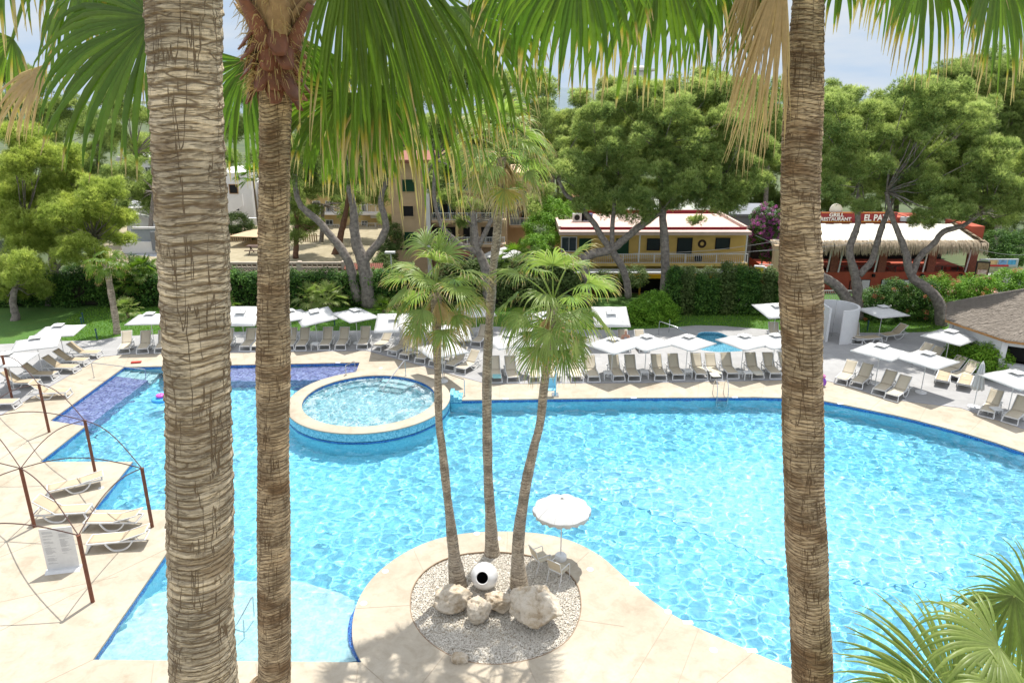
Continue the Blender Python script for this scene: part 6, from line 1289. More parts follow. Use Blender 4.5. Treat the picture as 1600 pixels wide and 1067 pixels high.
# ---- yellow bar building ----
def bar_building():
    Y = 60.0; t = thing('bar_building', 'two storey yellow bar with long balcony, flat pink roof and dark red parapet line', 'building', (X(1020, 400, Y), Y, -2.4)); F_ = 58.6
    x0 = X(876, 380, Y); x1 = X(1166, 380, Y); zr = Z(362, F_); back = 68.5
    m = MB(); m.box(((x0+x1)/2, (Y+back)/2, (zr-.3-2.4)/2), (x1-x0, back-Y, zr-.3+2.4)); m.build('wall', W_yel, t)
    m = MB(); xa = X(874, 365, F_); xb = X(1174, 365, F_); m.box(((xa+xb)/2, (F_+back)/2, zr-.14), (xb-xa, back-F_+.2, .28)); rf = m.build('roof', W_pink, t)
    m = MB(); m.box(((xa+xb)/2, F_+.95, zr+.10), (xb-xa-.3, .16, .2)); m.box(((xa+xb)/2, back-.1, zr+.16), (xb-xa-.3, .2, .32)); m.build('parapet', W_dred, rf)
    m = MB(); m.box((xa+.1, (F_+back)/2+.5, zr+.12), (.22, back-F_-1.2, .24)); m.box((xb-.1, (F_+back)/2+.5, zr+.12), (.22, back-F_-1.2, .24)); m.build('kerb', W_pink, rf)
    for u, s in ((903, .9), (917, .85)):
        m = MB(); px_ = X(u, 346, 63.5); m.box((px_, 63.5, zr+.4), (.95, .35, .65)); a = m.build('air_conditioner', M_white if u < 910 else pm('ac_blue', (.10, .12, .25), (.08, .1, .2), 5, .6, .1), rf)
        MB().lathe([(.001, 0), (.22, 0), (.24, .03)], (0, 0, 0), 16, M=Matrix.Translation((px_-.1, 63.31, zr+.4)) @ Matrix.Rotation(math.pi/2, 4, 'X')).build('fan', M_dark, a)
    # balcony slab, canopy and yellow valances
    m = MB(); blk(m, 880, 1168, 411.5, 416, F_, 1.4); m.build('balcony_slab', W_yel, t); railing(t, 925, 1168, 397, 411, F_+.05, M_white, .16, 5)
    railing(t, 880, 925, 397, 411, F_+.05, M_white, .16, 1)
    zc0 = Z(416, 58.7); zc1 = Z(427, 57.2); m = MB(); xa2 = X(880, 420, 58); xb2 = X(1170, 420, 58)
    m.hexa([(xa2-.3, 56.9, zc1), (xb2+.3, 56.9, zc1), (xb2, 58.7, zc0-.35), (xa2, 58.7, zc0-.35), (xa2-.3, 56.9, zc1+.12), (xb2+.3, 56.9, zc1+.12), (xb2, 58.7, zc0-.2), (xa2, 58.7, zc0-.2)]); m.build('canopy', W_grey, t)
    us = [925, 980, 1034, 1088, 1130, 1172]
    for i in range(5):
        m = MB(); xa3 = X(us[i]+1, 429, 56.85); xb3 = X(us[i+1]-1, 429, 56.85); z1 = zc1-.01; n = 14
        for k in range(n):
            a = xa3+(xb3-xa3)*k/n; b = xa3+(xb3-xa3)*(k+1)/n; m.box(((a+b)/2, 56.82, z1-.16), (b-a, .025, .32+.03*(k % 2)))
        v_ = m.build('valance', W_awn, t)
        if i < 2: text('CAFETERIA', v_, .2, ((xa3+xb3)/2, 56.80, z1-.24), M_dark, .003)
    for u in (930, 1000, 1060, 1120, 1168): m = MB(); m.box((X(u, 440, 56.95), 57.0, (-2.4+zc1)/2), (.14, .14, zc1+2.4)); m.build('post', pm('post_orange', (.55, .28, .05), (.45, .22, .04), 5, .8, .1), t)
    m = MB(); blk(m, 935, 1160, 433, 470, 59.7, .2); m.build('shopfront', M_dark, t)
    # openings
    window(t, 878, 900, 371, 392, Y-.02, None, M_white); 
    for u0, u1, va, vb in ((906, 922, 374, 393), (964, 981, 374, 396), (1012, 1030, 374, 390), (1059, 1080, 373, 396), (1119, 1139, 373, 388)): window(t, u0, u1, va, vb, Y-.02, W_grn if u0 < 1000 else pm('shutter_dark', (.015, .03, .03), (.01, .02, .02), 30, .5, .2), W_grn if u0 < 1000 else M_dark)
    MB().lathe([(.16, -.05), (.22, 0), (.3, .0), (.36, -.05)], (0, 0, 0), 20, M=Matrix.Translation((X(1097, 381, Y), Y-.05, Z(381, Y))) @ Matrix.Rotation(math.pi/2, 4, 'X')).build('wreath', pm('wreath_dark', (.05, .03, .02), (.03, .02, .01), 9, .9, .5), t)
    for u in (999, 1166): m = MB(); m.box((X(u, 385, F_+.1), F_+.1, (Z(411, F_)+zr-.28)/2), (.1, .1, zr-.28-Z(411, F_))); m.build('post', M_white, t)
    MB().box((X(1092, 392, 59.4), 59.4, Z(405, 59.4)), (.5, .4, .5)).build('balcony_chair', M_dark, t)
bar_building()
def roofbox(name, label, u0, u1, v0, v1, Y, d, wall, roof, cat='building', base=-2.4, ov=.3, wins=()):
    t = thing(name, label, cat, (X((u0+u1)/2, v1, Y), Y, base)); x0 = X(u0, v0, Y); x1 = X(u1, v0, Y); z1 = Z(v0, Y)
    MB().box(((x0+x1)/2, Y+d/2, (z1+base)/2), (x1-x0, d, z1-base)).build('wall', wall, t)
    r = MB(); r.box(((x0+x1)/2, Y+d/2, z1+.1), (x1-x0+2*ov, d+2*ov, .2)); r.build('roof', roof, t)
    for w_ in wins: window(t, *w_, Y-.02)
    return t
roofbox('flat_building', 'low building with grey green felt roof behind the yellow bar', 985, 1140, 335, 360, 70, 14, W_pink, W_olive, ov=.2)
roofbox('flat_building', 'pink walled block with a terrace behind the yellow bar at left', 955, 1010, 316, 345, 84, 8, W_pink, W_pink, wins=((965, 972, 322, 332), (985, 992, 322, 332)))
roofbox('flat_building', 'dark slate roofed shed left of the bougainvillea', 1142, 1225, 338, 362, 66, 7, W_slate, W_slate, ov=.1)
roofbox('flat_building', 'ochre gabled house peeping through the central pine', 900, 960, 312, 345, 88, 8, W_ylt, W_tileroof, wins=((915, 922, 318, 328),))
for u, s in ((1156, 'left'), (1190, 'right')):
    Yp = 74; p = P(u, 330, Yp); t = thing('terrace_parasol', f'pink parasol on the far terrace above the bougainvillea, the {s} one', 'parasol', (p.x, Yp, -2.4), 0, 'pink parasols'); zt = Z(322, Yp)
    MB().lathe([(.001, zt), (.9, zt-.25), (1.5, zt-.55), (1.52, zt-.7)], (p.x, Yp, 0), 8).build('canopy', pm('pink_canvas', (.62, .16, .28), (.7, .3, .38), 2, .9, .1, transl=.2), t); MB().tube([(p.x, Yp, -2.4), (p.x, Yp, zt)], .04, 6).build('pole', M_white, t)
# ---- restaurant ----
def restaurant():
    Y = 60.0; t = thing('restaurant', 'red walled grill restaurant with cream awning and fringed thatch eave behind the right pines', 'building', (X(1390, 430, Y), Y, -2.4))
    xl = X(1205, 430, Y); xr = X(1524, 430, Y); zf = Z(425, Y); ze = Z(392, Y)
    MB().box(((xl+xr)/2, Y+6, (zf-2.4)/2), (xr-xl, 12, zf+2.4)).build('wall', W_red, t)
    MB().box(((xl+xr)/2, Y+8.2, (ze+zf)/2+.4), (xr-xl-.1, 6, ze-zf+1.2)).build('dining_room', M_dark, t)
    for u in (1228, 1305, 1380, 1457, 1521): m = MB(); blk(m, u-6, u+6, 386, 425.5, Y-.05, .5); m.build('pillar', W_brick, t)
    for u in (1245, 1296, 1314, 1371, 1447, 1514): m = MB(); xx = X(u, 405, Y-.3); m.bar((xx, Y-.12, zf), (xx+.15, Y-.12, ze+.1), .1, .1); m.build('post', M_white, t)
    railing(t, 1230, 1520, 416, 425.5, Y+.1, M_black, .12, 12)
    # cream awning: sloping sheet with ribs
    zb = Z(381, 58.9); ya = 64.6; zt = Z(350, ya); xa = X(1205, 381, 58.9); xb = X(1538, 381, 58.9); xa2 = X(1215, 350, ya); xb2 = X(1488, 356, ya)
    m = MB(); n = 22
    for k in range(n):
        f0 = k/n; f1 = (k+1)/n; dz = .05*(k % 2)
        m.hexa([(xa+(xb-xa)*f0, 58.9, zb-.04), (xa+(xb-xa)*f1, 58.9, zb-.04), (xa2+(xb2-xa2)*f1, ya, zt-.04), (xa2+(xb2-xa2)*f0, ya, zt-.04), (xa+(xb-xa)*f0, 58.9, zb+dz*.3), (xa+(xb-xa)*f1, 58.9, zb+dz*.3), (xa2+(xb2-xa2)*f1, ya, zt+dz), (xa2+(xb2-xa2)*f0, ya, zt+dz)])
    m.build('awning', W_cream, t)
    g = np.random.default_rng(8); Lv = Leaves()
    def fringe(p0, p1, nrm, n, hang, y_out=.25):
        for i in range(n):
            k = g.random(); p = np.array(p0)*(1-k)+np.array(p1)*k+np.array([0, 0, g.uniform(-.12, .1)]); L = hang*g.uniform(.15, 1.0); o = np.array(nrm)*g.uniform(.05, .3); w2 = np.array([g.uniform(.015, .04), 0, 0]) if abs(nrm[1]) > .5 else np.array([0, g.uniform(.015, .04), 0])
            a = p-np.array(nrm)*.5+np.array([0, 0, .18]); b = p+o*.5; c = p+o+np.array([g.normal(0, .04), 0, -L]); V = np.array([a-w2, a+w2, b+w2, b-w2, c+w2*.4, c-w2*.4]); Lv.put(V, np.array([(0, 1, 2, 3), (3, 2, 4, 5)]), np.full(6, g.uniform(.6, .9)), np.full(6, g.random()))
    fringe((xa, 58.8, zb), (xb+.2, 58.8, zb), (0, -1, 0), 1700, .95); fringe((xb+.1, 58.8, zb), (xb2+.3, ya, zt), (1, 0, 0), 500, .6)
    Lv.build('thatch_fringe', thatch_mat(), t)
    MB().bar((xa, 58.85, zb+.0), (xb+.3, 58.85, zb+.0), .18, .14).build('eave_beam', W_cream, t); MB().bar((xb+.1, 58.85, zb), (xb2, ya, zt+.05), .25, .2).build('hip_beam', pm('hip_thatch', (.35, .27, .19), (.2, .15, .1), 8, .95, .5), t)
    # sign band
    m = MB(); blk(m, 1282, 1331, 332, 354, 64.9, .25); m.build('sign_board', pm('sign_red', (.28, .03, .03), (.22, .02, .02), 3, .7, .05), t).name = 'sign_board'
    m = MB(); blk(m, 1331, 1401, 332, 354, 64.9, .25); m.build('sign_board', MATS['sign_red'], t)
    for a, b in ((1284, 1331), (1346, 1399)): m = MB(); blk(m, a, b, 345.6, 347.8, 64.86, .03); blk(m, a, b, 332, 333.4, 64.86, .03); m.build('sign_band', pm('sign_gold', (.55, .25, .03), (.4, .12, .02), 14, .7, .1), t)
    wh = pm('sign_white', (.78, .76, .70), (.7, .68, .62), 3, .6, 0)
    text('GRILL', t, .46, (X(1307, 338, 64.85), 64.86, Z(338.6, 64.86)), wh, sx=1.1); text('RESTAURANT', t, .44, (X(1306, 343, 64.85), 64.86, Z(345.2, 64.86)), wh, sx=1.0); text('EL PATIO', t, .78, (X(1374, 343, 64.85), 64.86, Z(345.0, 64.86)), wh, sx=.86)
    MB().lathe([(.001, 0), (.55, 0), (.55, .12)], (0, 0, 0), 24, M=Matrix.Translation((X(1306, 331, 65), 65.1, Z(328, 65.1))) @ Matrix.Rotation(math.pi/2, 4, 'X')).build('round_sign', W_cream, t)
    # red upper storey behind with white trims
    m = MB(); blk(m, 1402, 1452, 340, 360, 66, 3); m.build('upper_wall', W_red, t); m = MB(); blk(m, 1516, 1536, 354, 385, 62, 4); m.build('side_wall', W_red, t)
    m = MB(); blk(m, 1408, 1458, 339, 346, 65.8, .2); m.build('trim', M_white, t)
    # menus and pictures on the lower wall, lamps
    for u0, u1, va, vb, c in ((1346, 1358, 438, 456, W_wht), (1328, 1334, 440, 456, W_brick), (1378, 1393, 438, 446, W_grey), (1406, 1424, 438, 450, W_wht), (1434, 1442, 437, 442, W_grey), (1500, 1520, 436, 442, W_grey)):
        m = MB(); blk(m, u0-1, u1+1, va-1, vb+1, Y-.06, .05); f_ = m.build('picture_frame', M_dark, t); m = MB(); blk(m, u0, u1, va, vb, Y-.08, .03); m.build('picture', c, f_)
    for u in (1364, 1440, 1500): MB().box((X(u, 430, Y), Y-.12, Z(430, Y)), (.2, .22, .25)).build('wall_lamp', M_dark, t)
    # red table cloths and flowers behind the railing
    for i in range(26):
        u = g.uniform(1232, 1516); MB().box((X(u, 417, Y+.9), Y+.9, Z(419, Y+.9)), (g.uniform(.4, .9), .4, .16+.12*g.random())).build('red_cushion', pm('cushion_red', (.62, .05, .03), (.5, .03, .02), 5, .8, .1), t)
def thatch_mat():
    if 'thatch' in MATS: return MATS['thatch']
    return leaf_mat('thatch', (.20, .15, .10), (.60, .50, .37), dry=(.42, .33, .23), yel=(.22, .16, .10), transl=.1, rough=.9)
restaurant()
def slabthing(name, label, cat, pts, mat, base, posts=True, thick=.06):
    """flat awning on posts: pts four (u, v, Y) corners"""
    q = [P(*p) for p in pts]; c = sum(q, Vector())/4; t = thing(name, label, cat, (c.x, c.y, base)); m = MB(); m.hexa([p-Vector((0, 0, thick)) for p in q]+q); m.build('canopy', mat, t)
    if posts:
        for p in q: MB().tube([(p.x, p.y, base), (p.x, p.y, p.z-.02)], .04, 6).build('post', M_steel, t, True)
slabthing('flat_awning', 'salmon pink flat awning over the pavement below the restaurant terrace', 'awning', [(1440, 455, 55.8), (1560, 457, 55.8), (1540, 445, 58.5), (1446, 443, 58.5)], pm('salmon_roof', (.62, .30, .25), (.55, .26, .22), 1, .8, .1), -2.4)
slabthing('shade_sail', 'sand coloured shade sail over the picnic table in the dry garden', 'shade sail', [(358, 369, 69), (420, 371, 69), (425, 356, 74), (395, 358, 74)], pm('sail_sand', (.66, .52, .34), (.6, .46, .3), 1, .8, .1, transl=.3), 1.5)
def billboard():
    Yb = 58.6; t = thing('billboard', 'wide picture board of food photographs with a red banner, right of the restaurant', 'sign', (X(1560, 415, Yb), Yb, -2.4)); g = random.Random(4)
    m = MB(); blk(m, 1530, 1590, 405, 427, Yb, .15); m.build('board', W_grey, t)
    cs = [(.12, .16, .08), (.3, .2, .1), (.12, .22, .4), (.05, .2, .35)]
    for i in range(4): m = MB(); blk(m, 1532+i*14.5, 1544+i*14.5, 406.5, 413.5, Yb-.03, .02); m.build('picture', pm(f'board_photo_{i}', cs[i], tuple(min(1, x*2.6) for x in cs[i]), 1.8, .5, 0, detail=6), t)
    m = MB(); blk(m, 1542, 1576, 414, 416.5, Yb-.04, .02); m.build('banner', pm('banner_red', (.6, .03, .03), (.5, .02, .02), 4, .6, 0), t)
    m = MB(); blk(m, 1532, 1588, 417, 426, Yb-.03, .02); m.build('picture', pm('board_collage', (.5, .45, .3), (.15, .2, .1), 2.2, .5, 0, detail=8), t)
    for u in (1536, 1584): MB().box((X(u, 440, Yb), Yb+.1, (-2.4+Z(427, Yb))/2), (.12, .12, Z(427, Yb)+2.4)).build('post', M_black, t)
    Ys = 57.4; t = thing('menu_sign', 'tilted brown framed menu sign in front of the picture board', 'sign', (X(1534, 425, Ys), Ys, -2.4)); rz = R(-18)
    x0 = X(1534, 424, Ys); zc = Z(425, Ys); MB().box((x0, Ys, zc), (.95, .14, 1.75), rz).build('frame', M_dark, t); MB().box((x0-.02, Ys-.08, zc), (.78, .03, 1.5), rz).build('panel', pm('menu_brown', (.30, .22, .12), (.12, .08, .05), 3, .6, 0), t)
    MB().box((x0-.03, Ys-.11, zc), (.62, .02, .38), rz).build('print', pm('menu_lines', (.6, .58, .55), (.25, .12, .12), 9, .6, 0), t); MB().box((x0, Ys+.05, (zc-2.4)/2-.4), (.1, .1, zc+1.6), rz).build('post', M_black, t)
billboard()
def yellow_sign():
    Ys = 55.5; x0 = X(1186, 424, Ys); zc = Z(423.5, Ys); t = thing('box_sign', 'small yellow box sign with white edge hung on a bracket by the bougainvillea', 'sign', (x0, Ys, -2.4)); rz = R(-24)
    MB().box((x0, Ys, zc), (.78, .3, .82), rz).build('case', M_white, t); MB().box((x0-.06, Ys-.155, zc-.02), (.66, .02, .66), rz).build('panel', pm('sign_yellow', (.66, .50, .02), (.6, .45, .02), 2, .5, 0), t)
    MB().box((x0-.07, Ys-.17, zc-.22), (.6, .02, .06), rz).build('print', M_dark, t); MB().box((x0-.07, Ys-.17, zc-.32), (.5, .02, .03), rz).build('print', M_dark, t); MB().box((x0-.07, Ys-.17, zc+.08), (.3, .02, .1), rz).build('print', pm('sign_ink', (.3, .2, .01), (.25, .18, .01), 3, .7, 0), t)
    MB().bar((x0, Ys+.1, zc+.5), (x0+1.1, Ys+.3, zc+.42), .06, .05).build('bracket', M_white, t); MB().box((x0-.1, Ys+.25, (zc-.42-2.4)/2), (.12, .12, zc-.42+2.4)).build('post', W_brick, t)
    Yp = 56; t = thing('gate_pillar', 'ochre rendered gate pillar with white cap beside the yellow box sign', 'pillar', (X(1201, 430, Yp), Yp, -2.4)); m = MB(); blk(m, 1198, 1204, 421, 470, Yp, .4); m.build('shaft', W_ylt, t); m = MB(); blk(m, 1197, 1205.5, 419, 421, Yp-.05, .5); m.build('cap', M_white, t)
    t = thing('garden_wall', 'tall pale rendered wall end half hidden by the thick right trunk', 'wall', (X(1214, 430, 57), 57, -2.4)); m = MB(); blk(m, 1208, 1232, 384, 450, 57, .5); m.build('wall', W_tan, t)
yellow_sign()
# ---- tan apartment block ----
def apartments():
    Y = 63.0; t = thing('apartment_block', 'tan apartment block with green shuttered windows and white balcony rails behind the slim palms', 'building', (X(700, 400, Y), Y, -2.4))
    xa = X(612, 340, Y); xb = X(672, 340, Y); ztop = Z(255, Y); MB().box(((xa+xb)/2, Y+5, (ztop-2.4)/2), (xb-xa, 10, ztop+2.4)).build('wall', W_tan, t)
    xc = X(674, 340, Y+1.5); xd = X(790, 340, Y+1.5); MB().box(((xb+xd)/2, Y+6.5, (ztop-2.4)/2), (xd-xb+.2, 10, ztop+2.4-.3)).build('wall', W_tan, t)
    MB().box(((xa+xd)/2, Y+5.5, ztop+.15), (xd-xa+.6, 12, .3)).build('roof', W_tileroof, t)
    window(t, 630, 646, 322, 338, Y-.02, M_dark, W_tan); window(t, 633, 651, 364, 382, Y-.02, W_grn, W_grn); window(t, 630, 646, 282, 298, Y-.02, W_grn, W_grn)
    m = MB(); blk(m, 625, 641, 388, 390.5, Y-.04, .06); m.build('vent_slot', M_dark, t); MB().box((xb-.15, Y-.1, (ztop-2.4)/2), (.35, .3, ztop+2.4)).build('corner_pilaster', W_wht, t)
    for v0, v1 in ((300, 346), (347, 384), (262, 300)):      # balcony bays
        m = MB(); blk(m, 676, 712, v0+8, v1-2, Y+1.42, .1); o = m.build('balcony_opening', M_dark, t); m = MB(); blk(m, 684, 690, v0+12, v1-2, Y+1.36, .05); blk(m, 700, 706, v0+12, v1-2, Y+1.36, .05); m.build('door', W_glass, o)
        m = MB(); blk(m, 674, 790, v1-2, v1+2.2, Y+.1, 1.4); m.build('balcony_slab', W_tan, t); railing(t, 675, 712, v1-13, v1-2, Y+.15, M_white, .14, 4); railing(t, 716, 788, v1-13, v1-2, Y+.15, M_white, .14, 5)
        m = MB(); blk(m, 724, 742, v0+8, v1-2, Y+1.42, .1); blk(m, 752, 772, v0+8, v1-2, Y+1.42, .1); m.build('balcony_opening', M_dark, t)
        m = MB(); blk(m, 712, 716, v0, v1, Y+.15, 1.3); m.build('divider', W_ylt, t)
    m = MB(); q = [P(675, 393, 61.5), P(745, 400, 61.5), P(745, 390, 63.2), P(675, 385, 63.2)]; m.hexa([p-Vector((0, 0, .12)) for p in q]+q); m.build('porch_roof', W_tileroof, t)
    m = MB(); blk(m, 690, 830, 400, 412, 62.6, .4); m.build('ground_floor_glazing', W_glass, t)
    # right wing, further back
    Y2 = 70; t = thing('apartment_block', 'right wing of apartments with grey glass balconies, half behind the tallest palm', 'building', (X(800, 370, Y2), Y2, -2.4)); x0 = X(745, 340, Y2); x1 = X(829, 340, Y2)
    MB().box(((x0+x1)/2, Y2+4.5, (Z(270, Y2)-2.4)/2), (x1-x0, 9, Z(270, Y2)+2.4)).build('wall', W_tan, t)
    for v0, v1, a in ((322, 354, 797), (288, 320, 797), (354, 388, 748)):
        b = 828 if a == 797 else 792; m = MB(); blk(m, a, b, v1-2, v1+2, Y2-1.2, 1.3); m.build('balcony_slab', W_tan, t); railing(t, a, b, v1-13, v1-2, Y2-1.15, M_white, .6, 2); m = MB(); blk(m, a+1, b-1, v1-11, v1-2.5, Y2-1.1, .02); m.build('glass_panel', pm('smoked_glass', (.16, .19, .20), (.13, .15, .16), 1, .15, 0), t)
        window(t, a+18, a+26, v0+6, v1-13, Y2-.02, None, pm('frame_brown', (.2, .1, .05), (.15, .07, .04), 5, .7, .1)); m = MB(); blk(m, a+1, a+14, v0+4, v1-3, Y2-.03, .05); m.build('shade_wall', W_grey, t)
    m = MB(); q = [P(748, 340, 69), P(772, 340, 69), P(772, 330, 70), P(748, 322, 70)]; m.hexa([p-Vector((0, 0, .05)) for p in q]+q); m.build('awning', pm('awning_tan', (.55, .38, .22), (.5, .34, .2), 1, .9, .1), t)
apartments()
def market():
    Yp = 60.5; p = P(788, 410, Yp); t = thing('market_umbrella', 'big round white market umbrella over the cafe terrace by the tallest palm', 'umbrella', (p.x, Yp, -.5)); zt = Z(386, Yp)
    MB().lathe([(.02, zt), (.9, zt-.3), (1.7, zt-.62), (1.72, zt-.75)], (p.x, Yp, 0), 10).build('canopy', M_canvas, t, False); MB().tube([(p.x, Yp, -.5), (p.x, Yp, zt)], .04, 8).build('pole', M_white, t, True)
    Yl = 57.5; p = P(611, 405, Yl); t = thing('street_lamp', 'white street lamp with flat rectangular head beside the tan apartments', 'lamp', (p.x, Yl, -.5)); MB().tube([(p.x, Yl, -.5), (p.x, Yl, Z(396, Yl))], .05, 8).build('pole', M_white, t, True); MB().box((p.x-.05, Yl, Z(394.5, Yl)), (.8, .4, .14)).build('head', M_white, t)
    t = thing('terrace_wall', 'long low white wall with rail below the apartments, behind the island palm crowns', 'wall', (X(765, 410, 58.8), 58.8, -2.4)); m = MB(); blk(m, 700, 880, 413, 440, 58.8, .25); m.build('wall', W_wht, t); railing(t, 700, 878, 404, 413, 58.85, M_steel, 1.2, 8)
market()
# ---- dry garden with pierced block wall ----
gp = [(X(330, 420, 57.5)-6, 57.4), (X(612, 420, 57.5), 57.4), (X(612, 400, 60), 62), (X(600, 380, 80), 82), (X(200, 380, 82), 82), (X(200, 400, 60)-4, 58)]
dg = MB(); dg.prism([(p[0], p[1]) for p in gp], -2.5, 1.5); tag(dg.build('dry_garden', M_dry), kind='structure')
def blockwall():
    Y = 57.0; zt = Z(411.5, Y); zb = Z(433, Y); x0 = X(300, 420, Y); x1 = X(535, 420, Y); t = thing('pierced_wall', 'pierced concrete block wall above the clipped hedge, between the left trunks and the forked pine', 'wall', ((x0+x1)/2, Y, 0)); m = MB(); s = .40; n = int((x1-x0)/s); k = int((zt-zb)/s)
    m.box(((x0+x1)/2, Y, zt+.05), (x1-x0, .2, .1)); m.box(((x0+x1)/2, Y, zb-1.2), (x1-x0, .2, 2.4))
    for i in range(n+1): m.box((x0+i*s, Y, (zt+zb)/2), (.06, .16, zt-zb))
    for j in range(k+1): m.box(((x0+x1)/2, Y, zb+j*s), (x1-x0, .15, .06))
    for i in range(n):
        for j in range(k):
            c = (x0+(i+.5)*s, Y, zb+(j+.5)*s); m.box(c, (.05, .12, s*1.2), ry=math.pi/4); m.box(c, (.05, .118, s*1.2), ry=-math.pi/4)
    m.build('wall', wallm('block_pinkish', (.56, .47, .38)), t)
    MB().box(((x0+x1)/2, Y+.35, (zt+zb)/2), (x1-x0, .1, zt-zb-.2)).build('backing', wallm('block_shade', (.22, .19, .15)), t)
    for u in (468, 537): m = MB(); blk(m, u-3, u+3, 409, 436, Y-.05, .4); m.build('pillar', MATS['block_pinkish'], t)
    t2 = thing('tiled_wall', 'low wall capped with red roof tiles right of the pierced wall', 'wall', (X(570, 420, Y), Y, 0)); m = MB(); xa = X(540, 420, Y); xb = X(600, 420, Y); 
    for i in range(20): m.tube([(xa+(xb-xa)*i/20, Y-.35, Z(420, Y)), (xa+(xb-xa)*i/20, Y+.25, Z(413, Y))], .08, 6)
    m.build('tile_cap', W_tileroof, t2); MB().box(((xa+xb)/2, Y, 1.1), (xb-xa, .25, 2.4)).build('wall', W_ylt, t2)
blockwall()
def picnic():
    Y = 66; p = P(402, 388, Y); z = 1.5; t = thing('picnic_table', 'dark wooden picnic table in the dry garden between the left trunks', 'table', (p.x, Y, z)); wd = pm('old_wood', (.12, .08, .06), (.08, .05, .04), 8, .9, .3)
    MB().box((p.x, Y, z+.75), (1.8, .8, .06)).build('tabletop', wd, t)
    for s in (-1, 1): MB().box((p.x, Y+s*.75, z+.45), (1.8, .28, .05)).build('bench', wd, t); m = MB(); m.bar((p.x+s*.6, Y-.75, z), (p.x+s*.6, Y+.3, z+.75), .06, .08); m.bar((p.x+s*.6, Y+.75, z), (p.x+s*.6, Y-.3, z+.75), .06, .08); m.build('leg', wd, t)
    for u0, u1, Yf, s in ((352, 400, 72, 'behind the picnic table'), (475, 502, 72, 'behind the brown trunked pine')):
        x0 = X(u0, 385, Yf); x1 = X(u1, 385, Yf); t = thing('picket_fence', f'low wooden picket fence {s}', 'fence', ((x0+x1)/2, Yf, 1.5)); m = MB(); n = int((x1-x0)/.22)
        for i in range(n): m.box((x0+i*.22, Yf, 1.5+.4), (.12, .03, .8))
        m.build('pickets', wallm('picket_wood', (.42, .30, .18)), t); MB().box(((x0+x1)/2, Yf+.03, 2.05), (x1-x0, .03, .07)).build('rail', MATS['picket_wood'], t)
picnic()
